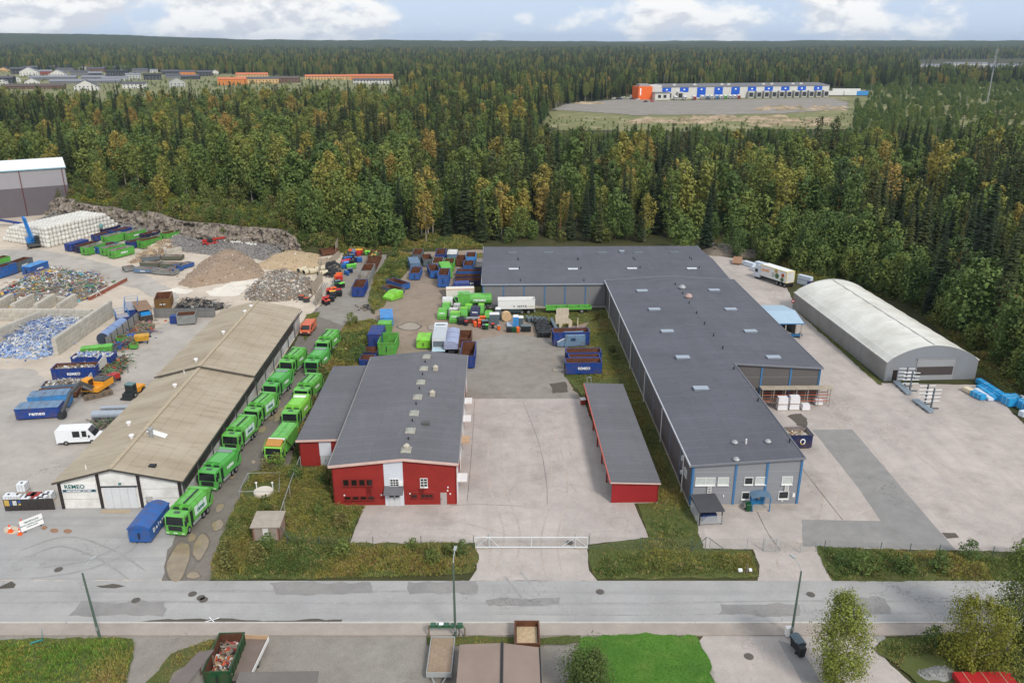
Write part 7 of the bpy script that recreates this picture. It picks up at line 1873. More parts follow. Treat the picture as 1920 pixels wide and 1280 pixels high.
# small heap of white bags under the rock face
for k in range(2):
 for i in range(13-k*2):
  for j in range(4-k):
   u,v=(i+.5+k)/13,(j+.5+k*.5)/4
   px,py=414+72*u+4*v,463+8*u-12*v*(1-.3*u)+8*v*.2
   o=solo('bulk_bag',BALES[(i+j) % 4],'white bulk bag on the upper layer of the low bag heap' if k else 'white bulk bag in the low heap beside the red telehandler','bulk bag',(*P(px+random.uniform(-1,1),py+random.uniform(-.7,.7)),.05+k*.8),random.uniform(0,6),'white bulk bags below the rock face'); o.scale=(.85,.85,.75)
BLK=M('concrete_block',srgb(186,180,168),.9,.12,1.5,.25,12,rnd=.1,dirt=srgb(128,124,108),damt=.6,dsc=.6)
@lru_cache(None)
def block(w):return BOX('block',BLK,(-w/2+.012,w/2-.012,-.39,.39,0.006,.79))
def block_wall(a,b_,rows,label,stagger=True,step=0):
 (x0,y0),(x1,y1)=P(*a),P(*b_)
 L=math.hypot(x1-x0,y1-y0); ang=math.atan2(y1-y0,x1-x0)
 t=T('block_wall',None,[])
 for k in range(rows):
  s=0.0 if k % 2==0 else-.8
  while s< L-.1:
   s0,s1=max(0,s),min(L-(k*step),s+1.6); s+=1.6
   w=round(s1-s0,1)
   if w< .3:continue
   t.kids.append(T('block',block(w),loc=((s0+s1)/2,random.uniform(-.03,.03),k*.8),rot=(0,0,random.uniform(-.012,.012))))
 spawn(t,label,'wall',(x0,y0,.04),ang)
block_wall((106,667),(211,592),4,'long pale block wall beside the heap of white and blue plastic')
block_wall((-60,600),(178,602),3,'cross wall of pale blocks behind the plastic heap')
block_wall((-70,668),(78,606),3,'block wall on the far flank of the plastic heap')
for i,(a,b_) in enumerate((((-8,590),(26,570)),((28,591),(64,571)),((70,592),(104,571)),((112,592),(143,571)))):
 block_wall(a,b_,3,['block bay divider at the picture edge','second bay divider of pale blocks from the picture edge','third bay divider of pale blocks from the picture edge','fourth bay divider of pale blocks, next to the open bay'][i])
block_wall((86,566),(124,571),2,'short double stack of blocks before the coloured heap')
block_wall((312,481),(340,474),2,'low block wall holding the waste wood heap')
# red-brown kerb beams by the coloured heap
for i in range(6):
 (x0,y0),(x1,y1)=P(168+i*11.6,563-i*6.1),P(168+(i+1)*11.6-.6,563-(i+1)*6.1+.3)
 g=MB(); L=math.hypot(x1-x0,y1-y0); g.box(0,L,-.3,.3,0,.8).box(0,L,-.31,.31,.8,.84,1)
 solo('barrier_block',g.mesh('barrier_block',[M('red_brown_block',srgb(140,84,68),.9,.2),BLK]),['first','second','third','fourth','fifth','sixth'][i]+' red-brown barrier block from the heap end of its line','barrier',(x0,y0,.04),math.atan2(y1-y0,x1-x0),'red-brown barrier blocks')
def heap(name,poly,hgt,base,n,pal,size,label,cat,flat=.35,strips=0,seed=0,peaks=None,base_pal='d'):
 """mound of loose pieces over a solid core"""
 rd=random.Random(seed)
 cx,cy=sum(p[0] for p in poly)/len(poly),sum(p[1] for p in poly)/len(poly)
 def hh(x,y):
  best=1e9
  for (x0,y0),(x1,y1) in zip(poly,poly[1:]+poly[:1]):
   L2_=(x1-x0)**2+(y1-y0)**2; t=max(0,min(1,((x-x0)*(x1-x0)+(y-y0)*(y1-y0))/L2_))
   best=min(best,math.hypot(x-x0-t*(x1-x0),y-y0-t*(y1-y0)))
  best=max(0,best+.9*mnoise.noise((x*.3,y*.3,seed+2))-.25)
  z=hgt*(1-math.exp(-best/base))*(1+.35*mnoise.noise((x*.16,y*.16,seed))+.15*mnoise.noise((x*.6,y*.6,seed)))
  return max(0,z)
 g=MB(); mats=[PAL[p] for p in pal]; mats.append(PAL[base_pal])
 xs,ys_=[p[0] for p in poly],[p[1] for p in poly]
 st=max(.45,(max(xs)-min(xs))/60)
 idx={}
 nx,ny=int((max(xs)-min(xs))/st)+1,int((max(ys_)-min(ys_))/st)+1
 for i in range(nx+1):
  for j in range(ny+1):
   x,y=min(xs)+i*st,min(ys_)+j*st
   idx[i,j]=len(g.v); g.v.append((x-cx,y-cy,hh(x,y) if inside(x,y,poly) else-.05))
 for i in range(nx):
  for j in range(ny):
   f=(idx[i,j],idx[i+1,j],idx[i+1,j+1],idx[i,j+1])
   if max(g.v[q][2] for q in f)> 0:g.f.append(f); g.m.append(len(mats)-1)
 for _ in range(n):
  while True:
   x,y=rd.uniform(min(xs),max(xs)),rd.uniform(min(ys_),max(ys_))
   if inside(x,y,poly):break
  if rd.random()< .16:
   a_=rd.uniform(0,6.28); e_=rd.uniform(.3,2.6); x,y=x+e_*math.cos(a_),y+e_*math.sin(a_)
  z=hh(x,y) if inside(x,y,poly) else 0; s=rd.uniform(*size)
  s=rd.uniform(size[0],size[0]+(size[1]-size[0])*rd.random()**1.5)*(1.7 if rd.random()< .04 else 1)
  c=int((mnoise.noise((x*.3,y*.3,seed+5))*.8+.5+rd.uniform(-.28,.28))*len(pal)) % len(pal)
  g.rbox((x-cx,y-cy,z+s*.1),(s*rd.uniform(.7,1.8),s*rd.uniform(.4,1.1),s*rd.uniform(.15,.9)),rd.uniform(0,3.1),rd.uniform(-.8,.8),c,rd.uniform(-.8,.8))
 for _ in range(strips):
  x,y=rd.choice(xs),0
  while True:
   x,y=rd.uniform(min(xs),max(xs)),rd.uniform(min(ys_),max(ys_))
   if inside(x,y,poly):break
  z=hh(x,y); a,L=rd.uniform(0,6.28),rd.uniform(.8,3.2); c=rd.randrange(len(pal))
  pts=[(x-cx+L*t*math.cos(a)+.3*rd.uniform(-1,1),y-cy+L*t*math.sin(a)+.3*rd.uniform(-1,1),z+.15+.5*math.sin(math.pi*t)*rd.random()) for t in (0,.33,.66,1)]
  for p,q in zip(pts,pts[1:]):g.bar(p,q,.07+.05*rd.random(),.05,c)
 return stuff(name,g.mesh(name,mats),label,cat,(cx,cy,.04))
heap('scrap_heap',PP([(-30,565),(20,535),(70,515),(120,508),(180,515),(206,535),(185,556),(150,566),(90,562),(60,575),(0,578)]),2.3,3.4,2600,('w','k','g','c','d','w','n','b','e','r','y','p'),(.15,.75),'colourful heap of plastic, cables and sheet scrap','scrap heap',strips=420,seed=3)
heap('plastic_heap',PP([(-20,668),(0,650),(40,612),(78,600),(160,597),(170,606),(120,645),(104,664),(70,674),(20,672)]),1.7,2.4,2300,('w','i','b','w','g','w','i','p','b'),(.12,.6),'heap of white and blue plastic scrap between block walls','scrap heap',strips=380,seed=9,base_pal='i')
heap('wood_heap',PP([(240,493),(262,478),(290,460),(318,452),(330,462),(318,474),(290,484),(255,494)]),1.6,1.6,700,('t','n','t','p','n'),(.2,.9),'heap of splintered waste wood beside the green containers','wood heap',strips=140,seed=12,base_pal='n')
heap('gravel_heap',PP([(332,535),(350,515),(380,490),(420,468),(462,476),(492,500),(500,520),(450,528),(400,534),(360,540)]),3.2,5.0,1500,('n','n','d','p','n'),(.06,.34),'tall brown mound of screened rubble in the recycling yard','rubble heap',seed=21,base_pal='n')
heap('rubble_heap',PP([(455,560),(470,535),(505,510),(540,505),(585,525),(598,545),(580,562),(520,566),(480,566)]),1.9,3.2,2900,('g','p','d','n','p','g','n'),(.08,.6),'grey heap of broken concrete behind the long shed','rubble heap',strips=90,seed=33)
heap('soil_heap',PP([(480,500),(500,480),(550,468),(600,476),(606,496),(580,510),(520,512)]),1.3,3.0,900,('n','p','t','d'),(.06,.3),'low tan spread of soil and stones before the rock face','soil heap',seed=41,base_pal='t')
heap('tyre_heap',PP([(325,584),(335,572),(365,566),(402,570),(420,578),(400,584),(360,585)]),1.5,1.4,420,('k','k','d','k','g'),(.25,.9),'heap of black tyres and pipe behind the grey barrier','scrap heap',strips=120,seed=51,base_pal='k')
heap('junk_heap',PP([(206,652),(232,632),(262,606),(285,602),(290,618),(268,640),(240,656),(215,660)]),1.1,1.2,420,('n','o','k','d','e','b','n'),(.2,.8),'rusty machine junk along the corrugated fence','scrap heap',strips=90,seed=61,base_pal='d')
heap('junk_heap',PP([(176,700),(200,690),(222,672),(236,668),(238,690),(215,712),(196,716)]),.9,1.0,260,('e','k','o','d','e','g'),(.2,.7),'tangle of green and rusty scrap behind the excavator','scrap heap',strips=90,seed=65,base_pal='d')
heap('black_heap',PP([(606,517),(612,500),(628,494),(640,502),(636,518),(620,522)]),1.6,1.2,260,('k','k','d'),(.3,.9),'black heap of film by the fence of the gravel lane','scrap heap',seed=71,base_pal='k')
heap('black_heap',PP([(677,578),(682,573),(692,575),(694,581),(684,583)]),.6,.8,70,('k','k','d'),(.3,.7),'small black bags dumped at the bank foot','rubbish',seed=75,base_pal='k')
poly_sheet('white_dust',[PP([(385,548),(420,535),(455,522),(490,512),(480,530),(455,548),(440,556),(400,558)]),PP([(505,470),(560,462),(580,470),(520,478)]),PP([(330,540),(365,545),(350,552),(300,548)])],ground_mat('pale_dust',srgb(222,214,200),srgb(206,198,184),srgb(180,168,150),.08),.062,.8)
# concrete pipes, panels and planks beside the rubble
for i,(px,py) in enumerate(((560,513),(570,516),(580,515),(591,510),(596,518))):
 g=MB(); n=16
 for r_,flip in ((.62,0),(.5,1)):
  ri=[(r_*math.cos(6.283*k/n),r_*math.sin(6.283*k/n)+.62) for k in range(n)]
  g.ext(ri,0,2.4,'y',flip,caps=False)
 for yy in (0,2.4):
  o_=len(g.v)
  for r_ in (.62,.5):g.v.extend([(r_*math.cos(6.283*k/n),yy,r_*math.sin(6.283*k/n)+.62) for k in range(n)])
  for k in range(n):g.f.append((o_+k,o_+(k+1) % n,o_+n+(k+1) % n,o_+n+k)); g.m.append(0)
 solo('concrete_pipe',g.mesh('concrete_pipe',[M('pipe_concrete',srgb(196,186,160),.9,.1),M('pipe_dark',srgb(74,70,62),.9)]),['outermost concrete pipe in the row before the rubble','second concrete pipe in the row before the rubble','third concrete pipe in the row before the rubble','fourth concrete pipe, next to the leaning panels','concrete pipe lying askew by the fence'][i],'pipe',(*P(px,py),.08),R(-30-8*i),'concrete pipes')
PLK=M('weathered_board',srgb(168,156,138),.9,.2,1.5)
for i,(a,b_,h,lb) in enumerate((((586,553),(606,528),2.4,'leaning grey board screen beside the concrete pipes'),((593,574),(605,556),2.3,'tall board screen at the corner of the gravel lane'),((618,498),(638,482),1.7,'board screen above the black heap'),((600,524),(604,500),2.0,'board screen behind the concrete pipes'),((598,498),(616,494),1.6,'low board wall below the rock face'),((631,478),(636,466),3.0,'tall pale panel at the forest end of the fence'))):
 (x,y),an,ln=edge(a,b_)
 t=T('board_screen',None,[])
 n=max(3,int(h/.3))
 for k in range(n):t.kids.append(T('board',BOX('board',PLK,(-ln/2,ln/2,0,.05,.05+k*h/n,.05+(k+1)*h/n-.025)),rot=(R(-3),0,0)))
 for s in (-ln/2+.1,ln/2-.2):t.kids.append(bx('post',M('post_wood',srgb(120,108,92),.9),s,s+.12,.06,.18,0,h))
 spawn(t,lb,'screen',(x,y,.04),an)
for i in range(3):
 g=MB(); (x0,y0),(x1,y1)=P(596+i*4,550),P(606+i*4,534); g.bar((0,0,.2+i*.02),(x1-x0,y1-y0,.5),.16,.16)
 solo('steel_beam',g.mesh('steel_beam',METAL),['outer','middle','inner'][i]+' of three pale steel beams leaning in the weeds','beam',(x0,y0,.05),0,'pale steel beams')
for i,(px,py) in enumerate(((566,562),(575,566))):
 g=MB(); g.cyl((0,0,0),(0,0,.9),.7,n=14).cyl((0,0,.9),(0,0,.95),.6,n=14,m=1)
 solo('round_tub',g.mesh('round_tub',[M('tub_dark',srgb(60,62,64),.6),PAL['o']]),['dark round tub with orange contents behind the long shed','second dark round tub behind the long shed'][i],'tub',(*P(px,py),.05))
# grey barrier fence, corrugated fence, tank, platforms
(x,y),an,ln=edge((290,597),(405,596))
t=T('barrier_fence',None,[])
for k in range(4):t.kids.append(T('plank',BOX('plank',M('barrier_grey',srgb(112,112,110),.7,.15,.6),(-ln/2,ln/2,0,.06,.1+k*.5,.1+(k+1)*.5-.04))))
for k in range(7):s=-ln/2+.2+(ln-.4)*k/6; t.kids.append(bx('post',DARK,s-.06,s+.06,.07,.2,0,2.15))
spawn(t,'long grey plank barrier behind the recycling shed','fence',(x,y,.04),an)
(x,y),an,ln=edge((200,655),(262,604))
t=T('corrugated_fence',None,[])
n=int(ln/2.2)
for k in range(n):t.kids.append(T('sheet',BOX('sheet',M('fence_sheet',srgb(150,148,142),.6,.12,.7,wave=('X',6,.5)),(-ln/2+k*ln/n+.05,-ln/2+(k+1)*ln/n-.05,0,.06,.1,2.1)))); t.kids.append(bx('post',DARK,-ln/2+k*ln/n-.05,-ln/2+k*ln/n+.05,-.08,.1,0,2.2))
spawn(t,'pale corrugated fence behind the big lying tank','fence',(x,y,.04),an)
(x0,y0),(x1,y1)=P(195,648),P(232,618)
g=MB(); an=math.atan2(y1-y0,x1-x0); L=math.hypot(x1-x0,y1-y0)
g.cyl((0,0,1.25),(L,0,1.25),1.15,n=20,mc=1); g.cyl((L*.3,0,2.3),(L*.3,0,2.6),.25,n=10)
spawn(T('steel_tank',g.mesh('tank',[M('tank_blue',srgb(120,140,176),.45,.12),M('tank_end',srgb(58,66,80),.5)]),[bx('cradle',DARK,1,1.3,-.9,.9,0,.5),bx('cradle',DARK,L-1.5,L-1.2,-.9,.9,0,.5),T('band',MB().cyl((L*.5,0,1.25),(L*.5+.1,0,1.25),1.18,n=20).mesh('band',M('tank_end')))]),'large lying blue-grey steel tank in the recycling yard','tank',(x0,y0,.04),an)
def railed_platform(a,b_,depth,h,label,roof=None):
 (x,y),an,ln=edge(a,b_)
 m=paint('blue'); g=MB(); g.box(-ln/2,ln/2,0,depth,.3,h,0); g.box(-ln/2+.1,ln/2-.1,.1,depth-.1,h+.002,h+.04,1)
 k=[T('leg',MB().box(s*ln*.4-.1,s*ln*.4+.1,.2,depth-.2,0,.298).mesh('leg',DARK)) for s in (-1,1)]
 if roof is None:
  r=MB(); bm=paint('sky')
  for s in (-ln/2+.05,ln/2-.05):
   for yy in (.05,depth*.33,depth*.66,depth-.05):r.cyl((s,yy,h),(s,yy,h+1.1),.04,n=6)
   for zz in (.55,1.1):r.cyl((s,.05,h+zz),(s,depth-.05,h+zz),.04,n=6)
  for zz in (.55,1.1):r.cyl((-ln/2,depth-.05,h+zz),(ln/2,depth-.05,h+zz),.04,n=6)
  k.append(T('railing',r.mesh('railing',bm)))
 else:
  for s in (-ln/2+.1,ln/2-.2):
   for yy in (.1,depth-.2):k.append(bx('post',DARK,s,s+.1,yy,yy+.1,h,h+1.3))
  k.append(slab('roof',[(-ln/2-.2,-.2,h+1.3),(ln/2+.2,-.2,h+1.3),(ln/2+.2,depth+.2,h+1.5),(-ln/2-.2,depth+.2,h+1.5)],roof,.08))
  k.append(bx('blue_cover',M('tarp_blue',srgb(40,140,210),.5,.15,2),-ln/2+.3,ln/2-.3,.15,depth*.7,h+.05,h+.8))
 spawn(T('railed_platform' if roof is None else 'roofed_trailer',g.mesh('deck',[m if roof is None else M('dark_rusty',srgb(66,58,52),.8),M('deck_grey',srgb(150,150,156),.7)]),k),label,'platform' if roof is None else 'trailer',(x,y,.04),an)
railed_platform((236,600),(262,597),6.5,1.9,'blue steel hopper platform with light blue railings')
railed_platform((221,612),(246,608),3.0,1.6,'small blue platform with pale top beside the tank')
railed_platform((264,606),(288,602),6.0,1.3,'trailer with brown flat roof and blue cover',M('brown_board',srgb(134,108,88),.8,.15))
put((335,611),(365,609),2.6,2.0,'grey','open pale grey tank box before the grey barrier',None,L=3.4,vrib=False)
g=MB(); g.box(-.9,.9,0,1.5,.1,1.4).box(-.8,.8,.1,1.4,1.4,1.6)
solo('fuel_tank',g.mesh('fuel_tank',paint('blue')),'small dark blue fuel tank beside the grey tank box','tank',(*P(328,608),.05),.1)
(x,y),an,ln=edge((260,648),(276,646))
g=MB(); g.hexa([(-1.1,.2,.7),(1.1,.2,.7),(1.0,1.4,.7),(-1.0,1.4,.7),(-1.3,0,1.7),(1.3,0,1.7),(1.2,1.7,1.7),(-1.2,1.7,1.7)])
spawn(T('hopper',g.mesh('hopper',paint('yellow')),[bx('leg',DARK,s*.8-.06,s*.8+.06,yy,yy+.12,0,.699) for s in (-1,1) for yy in (.3,1.2)]),'yellow hopper on legs beside the rusty junk','hopper',(x,y,.05),an)
for i,(px,py,s,c,lb) in enumerate(((230,645,1.8,'green','green box skip before the corrugated fence'),(222,657,1.2,'mid','blue box beside the green box skip'),(236,654,1.1,'navy','dark blue box beside the yellow hopper'),(210,662,1.4,'slate','grey-blue box at the end of the lying tank'),(250,656,1.2,'green','small green skip before the yellow hopper'))):
 spawn(container(q1(s),q1(s*.8),q1(s*.6+.2),c,vrib=False),lb,'container',(*P(px,py),.05),.4-.1*i)
# pipes and stacked beams half hidden by the shed
for i,(a,b_,r_) in enumerate((((190,770),(222,769),.28),((176,787),(214,786),.62))):
 (x,y),an,ln=edge(a,b_); g=MB(); g.cyl((-ln/2,0,r_+.2),(ln/2+2,0,r_+.2),r_,n=14).box(-ln/2+.5,-ln/2+.7,-.6,.6,0,.25).box(ln/2-.7,ln/2-.5,-.6,.6,0,.25)
 solo('steel_pipe',g.mesh('steel_pipe',M('pipe_silver',srgb(168,176,184),.35,.1,metal=.4)),['thin silver pipe lying beside the long shed','fat silver pipe lying beside the long shed'][i],'pipe',(x,y,.04),an)
heap('beam_heap',PP([(164,803),(180,795),(215,790),(218,798),(190,806)]),.5,.8,60,('k','d','e'),(.2,.7),'dark stacked beams beside the long shed','scrap heap',strips=60,seed=83,base_pal='d')
# = MACHINES
EXO=M('machine_orange',srgb(222,150,40),.45,.1,2); EXG=M('machine_grey',srgb(78,78,78),.6,.12,2)
def track(x,L,w=.6):
 pr=[]
 for i in range(7):t=math.pi/2+math.pi*i/6; pr.append((-L/2+.4+.42*math.cos(t),.44+.42*math.sin(t)))
 for i in range(7):t=-math.pi/2+math.pi*i/6; pr.append((L/2-.4+.42*math.cos(t),.44+.42*math.sin(t)))
 g=MB(); g.ext(pr,x-w/2,x+w/2,'x')
 k=[T('roller',MB().cyl((x-w/2-.03,y,.42),(x+w/2+.03,y,.42),.22,n=10).mesh('roller',EXG)) for y in (-L/2+.5,-L/6,L/6,L/2-.5)]
 return T('track',g.mesh('track',M('track_rust',srgb(112,96,80),.9,.2,3)),k)
def excavator(loc,rz,slew,label):
 kids=[track(-1.15,4.2),track(1.15,4.2),T('undercarriage',MB().box(-.9,.9,-1.2,1.2,.35,.95).cyl((0,0,.95),(0,0,1.15),.7,n=14).mesh('undercarriage',EXG))]
 up=T('upper_body',MB().box(-1.35,1.35,.2,2.7,1.15,2.1).box(-.2,1.35,-1.4,.2,1.15,1.75).mesh('upper_body',EXO),[
  bx('counterweight',EXG,-1.36,1.36,2.71,3.1,1.1,2.05),bx('engine_cover',EXG,-1.2,1.2,.6,2.5,2.101,2.3),T('cab',MB().ext([(-1.5,1.15),(.15,1.15),(.15,3.0),(-1.1,3.0),(-1.5,2.0)],-1.35,-.25,'x').mesh('cab',EXO)),
  T('cab_glass',MB().box(-1.37,-1.351,-1.1,.0,1.8,2.85).box(-.249,-.23,-1.1,.0,1.8,2.85).box(-1.25,-.35,-1.56,-1.505,1.4,2.0).mesh('cab_glass',WIND)),T('handrail',MB().path([(1.3,.3,2.1),(1.3,.3,2.9),(1.3,2.4,2.9),(1.3,2.4,2.1)],.03).mesh('handrail',DARK)),
  T('boom',MB().bar((.3,-1.0,1.7),(.3,-3.6,3.6),.42,.6).bar((.3,-3.6,3.6),(.3,-6.0,2.9),.38,.5).mesh('boom',EXG)),T('boom_ram',MB().cyl((.0,-1.4,1.4),(.0,-3.4,3.0),.09,n=8).cyl((.6,-1.4,1.4),(.6,-3.4,3.0),.09,n=8).mesh('boom_ram',METAL)),
  T('dipper',MB().bar((.3,-5.8,3.1),(.3,-8.4,.9),.34,.42).mesh('dipper',EXG)),T('bucket_grab',MB().ext([(-8.1,1.1),(-8.9,.9),(-9.1,.25),(-8.5,.1),(-8.0,.5)],-.15,.75,'x').mesh('bucket_grab',DARK))])
 up.rot=(0,0,slew)
 spawn(T('excavator',None,kids+[up]),label,'excavator',loc,rz)
ex=P(182,741)
tx_,ty_=P(106,790)
sl_=math.atan2(ty_-ex[1],tx_-ex[0])+R(90)
excavator((*ex,.05),R(-52),sl_-R(-52),'orange and grey tracked excavator reaching its arm to the ground')
# its red generator trailer and steel ramp behind
kids=[T('body',MB().box(-.9,.9,-.6,.6,.6,1.4).mesh('body',paint('red')))]+wheels([(-.8,-.2),(.8,-.2)],.42,.25)+[T('drawbar',MB().bar((0,-.6,.6),(0,-1.8,.5),.1).mesh('drawbar',DARK))]
spawn(T('generator_trailer',None,kids),'red two-wheeled trailer behind the excavator','trailer',(*P(214,716),.05),R(60))
(x0,y0),(x1,y1)=P(168,716),P(204,696)
g=MB(); g.add(*wall_quad([(0,0,.3),(x1-x0,y1-y0,1.4),(x1-x0,y1-y0,3.2),(0,0,.9)])); solo('steel_plate',g.mesh('steel_plate',M('pale_steel_plate',srgb(178,174,168),.5,.15)),'pale steel plate standing on edge behind the excavator','plate',(x0,y0,.05))
# compact loader
kids=[T('body',MB().box(-.7,.7,.3,2.2,.5,1.2).mesh('body',EXO)),T('cab',MB().box(-.65,.65,-.8,.28,.5,2.1).mesh('cab',M('cab_dark',srgb(56,66,66),.4)),[T('cab_glass',MB().box(-.55,.55,-.84,-.801,1.0,1.9).box(-.67,-.651,-.6,.1,1.0,1.9).box(.651,.67,-.6,.1,1.0,1.9).mesh('cab_glass',WIND)),bx('roof',M('roof_teal',srgb(96,124,124),.5),-.7,.7,-.9,.3,2.101,2.2)]),T('bucket',MB().ext([(-2.0,.1),(-1.2,.1),(-1.1,.8),(-1.3,.8),(-1.4,.3),(-2.0,.2)],-.9,.9,'x').mesh('bucket',DARK)),T('arm',MB().bar((-.5,-.8,.8),(-.5,-1.3,.4),.14).bar((.5,-.8,.8),(.5,-1.3,.4),.14).mesh('arm',DARK))]+wheels([(s*.75,y_) for s in (-1,1) for y_ in (-.6,1.6)],.45,.35)
spawn(T('wheel_loader',None,kids),'compact wheel loader with dark cab beside the long shed','loader',(*P(250,742),.05),R(-12))
# blue material handler by the bales
BLM=M('handler_blue',srgb(44,120,190),.45,.1,1.5)
kids=[T('chassis',MB().box(-1.3,1.3,-1.8,1.8,.6,1.2).mesh('chassis',EXG)),T('upper_body',MB().box(-1.3,1.3,0,2.4,1.3,2.6).mesh('upper_body',BLM)),T('cab',MB().box(.4,1.4,-1.5,-.02,1.4,3.2).mesh('cab',M('cab_dark')),[T('cab_glass',MB().box(.5,1.3,-1.54,-1.501,1.8,3.0).box(1.401,1.42,-1.3,-.2,1.8,3.0).mesh('cab_glass',WIND))]),T('boom',MB().bar((-.3,0,2.0),(-1.3,-.8,8.6),.6,.7).bar((-1.3,-.8,8.6),(-1.0,-2.2,8.2),.4).mesh('boom',BLM)),T('dipper',MB().bar((-1.0,-2.2,8.2),(-.3,-2.6,3.6),.3).mesh('dipper',BLM)),T('stabiliser',MB().bar((-1.2,-1.8,.8),(-2.0,-2.0,.05),.2).bar((1.2,-1.8,.8),(2.0,-2.0,.05),.2).mesh('stabiliser',EXG))]+wheels([(s*1.1,y_) for s in (-1,1) for y_ in (-1.2,1.3)],.55,.5)
spawn(T('material_handler',None,kids),'blue material handler with raised boom before the bale stack','material handler',(*P(64,464),.05),R(40))
# blue conveyor at the bale yard
g=MB(); (x0,y0),(x1,y1)=P(-20,425),P(42,424); g.bar((0,0,2.6),(x1-x0,y1-y0,.8),.9,.5); g.bar((2,0,0),(2,0,2.3),.2); g.bar((x1-x0-2,0,0),(x1-x0-2,0,1.2),.2)
solo('conveyor',g.mesh('conveyor',paint('blue')),'dark blue conveyor at the foot of the tall hall','conveyor',(x0,y0,.05))
# red telehandler below the rock face
kids=[T('body',MB().box(-1.0,1.0,-2.0,2.0,.7,1.4).mesh('body',paint('red'))),T('cab',MB().box(-1.05,-.2,-.6,.7,1.41,2.5).mesh('cab',M('cab_dark')),[bx('cab_glass',WIND,-1.07,-1.051,-.5,.6,1.6,2.4)]),T('boom',MB().bar((.5,2.2,1.7),(.5,-3.8,2.3),.4,.5).mesh('boom',paint('red')))]+wheels([(s*1.0,y_) for s in (-1,1) for y_ in (-1.4,1.4)],.6,.45)
spawn(T('telehandler',None,kids),'red telehandler below the rock face','telehandler',(*P(396,463),.05),R(105))
put((405,463),(436,457),2.2,1.3,'mid','low blue skip beside the red telehandler',None,L=5.0)
put((612,480),(628,478),2.2,1.5,'rust','rusty trailer body by the rock face end',None,L=4.5)
# = BINS AND SMALL THINGS
@lru_cache(None)
def bin2(col,lid):
 g=MB(); g.hexa([(-.24,-.26,.1),(.24,-.26,.1),(.22,.22,.1),(-.22,.22,.1),(-.29,-.34,.95),(.29,-.34,.95),(.29,.33,.95),(-.29,.33,.95)])
 w=MB(); w.cyl((-.3,.28,.11),(-.24,.28,.11),.11,n=8).cyl((.24,.28,.11),(.3,.28,.11),.11,n=8)
 return T('wheelie_bin',g.mesh('body',M('bin_'+col,COL[col],.5,.06)),[T('lid',MB().hexa([(-.31,-.37,.955),(.31,-.37,.955),(.31,.36,.955),(-.31,.36,.955),(-.27,-.32,1.02),(.27,-.32,1.02),(.28,.34,1.07),(-.28,.34,1.07)]).mesh('lid',M('bin_'+lid,COL[lid],.5,.06))),T('wheel',w.mesh('wheel',TYRE))])
@lru_cache(None)
def bin4(col,lid):
 g=MB(); g.hexa([(-.6,-.35,.2),(.6,-.35,.2),(.6,.35,.2),(-.6,.35,.2),(-.66,-.45,1.1),(.66,-.45,1.1),(.66,.45,1.1),(-.66,.45,1.1)])
 pr=[(-.47+.94*i/6,1.1+.22*math.sin(math.pi*i/6)) for i in range(7)]
 l=MB(); l.ext(pr,-.69,.69,'x')
 w=MB()
 for x in (-.5,.5):
  for y in (-.28,.28):w.cyl((x-.03,y,.1),(x+.03,y,.1),.1,n=8)
 return T('waste_bin',g.mesh('body',M('bin_'+col,COL[col],.5,.06)),[T('lid',l.mesh('lid',M('bin_'+lid,COL[lid],.5,.06))),T('wheel',w.mesh('wheel',TYRE))])
rb=random.Random(5)
# field of black bins
k=0
for i in range(9):
 for j in range(6):
  u,v=(i+.5)/9,(j+.5)/6
  px=1000+24*v+8*u+(2 if i % 2 else 0); py=604+30*u
  spawn(bin2('black','black'),'black wheelie bin in the close-packed field of bins' if i< 8 else 'black wheelie bin in the front row of the packed field','wheelie bin',(*P(px+rb.uniform(-.5,.5),py+rb.uniform(-.5,.5)),.05),R(180)*rb.randrange(2)+rb.uniform(-.2,.2),'black bins packed before the far warehouse')
for i in range(9):spawn(bin2('black','slate'),'black bin in the slanting line beside the packed field','wheelie bin',(*P(1034+i*1.4,607+i*2.8),.05),rb.uniform(-.3,.3),'black bins in a slanting line')
for i in range(10):spawn(bin2('slate','slate'),'grey-topped bin in the long double row behind the black bins','wheelie bin',(*P(988+i*4.0,602+.3*i+(i % 2)*3),.05),rb.uniform(-.3,.3),'grey bins behind the black ones')
for i,px in enumerate((980,986,992)):spawn(bin2('black','slate'),['first','second','third'][i]+' tall slim bin standing apart before the toilets','wheelie bin',(*P(px,622),.05),rb.uniform(-.2,.2),'slim bins standing apart',1.25)
for i,(px,c) in enumerate(((952,'black'),(957,'black'),(962,'dgreen'),(967,'dgreen'),(971,'orange'))):spawn(bin2(c,c),['black bin at the end of the short row by the cable drum','second black bin in the short row by the cable drum','dark green bin in the short row by the cable drum','dark green bin next to the orange one','orange-brown bin ending the short row'][i],'wheelie bin',(*P(px,623),.05),rb.uniform(-.2,.2),'bins in a short row')
cl=[(863,606,'black','black'),(867,603,'black','black'),(871,606,'black','slate'),(866,609,'black','black'),(874,611,'black','red'),(877,607,'rust','slate'),(881,606,'rust','grey'),(885,606,'rust','grey'),(889,607,'red','grey'),(893,606,'rust','grey'),(891,613,'orange','orange'),(899,614,'red','orange'),(903,610,'red','orange'),(907,618,'black','slate'),(913,618,'dgreen','green2'),(909,611,'black','slate'),(924,616,'black','red'),(935,619,'orange','grey'),(904,604,'rust','orange')]
for i,(px,py,c,l) in enumerate(cl):spawn((bin2 if i % 3 else bin4)(c,l),f"{dict(black='black', rust='brown', red='red', orange='orange', dgreen='dark green')[c]} bin with {dict(black='black', slate='grey', red='red', grey='pale grey', orange='orange', green2='green')[l]} lid before the press containers, {['nearest the puddles', 'in the rear row', 'in the middle', 'in the front row', 'beside the cabins'][i % 5]}",'waste bin',(*P(px,py),.05),rb.uniform(-.3,.3),'mixed bins before the press containers')
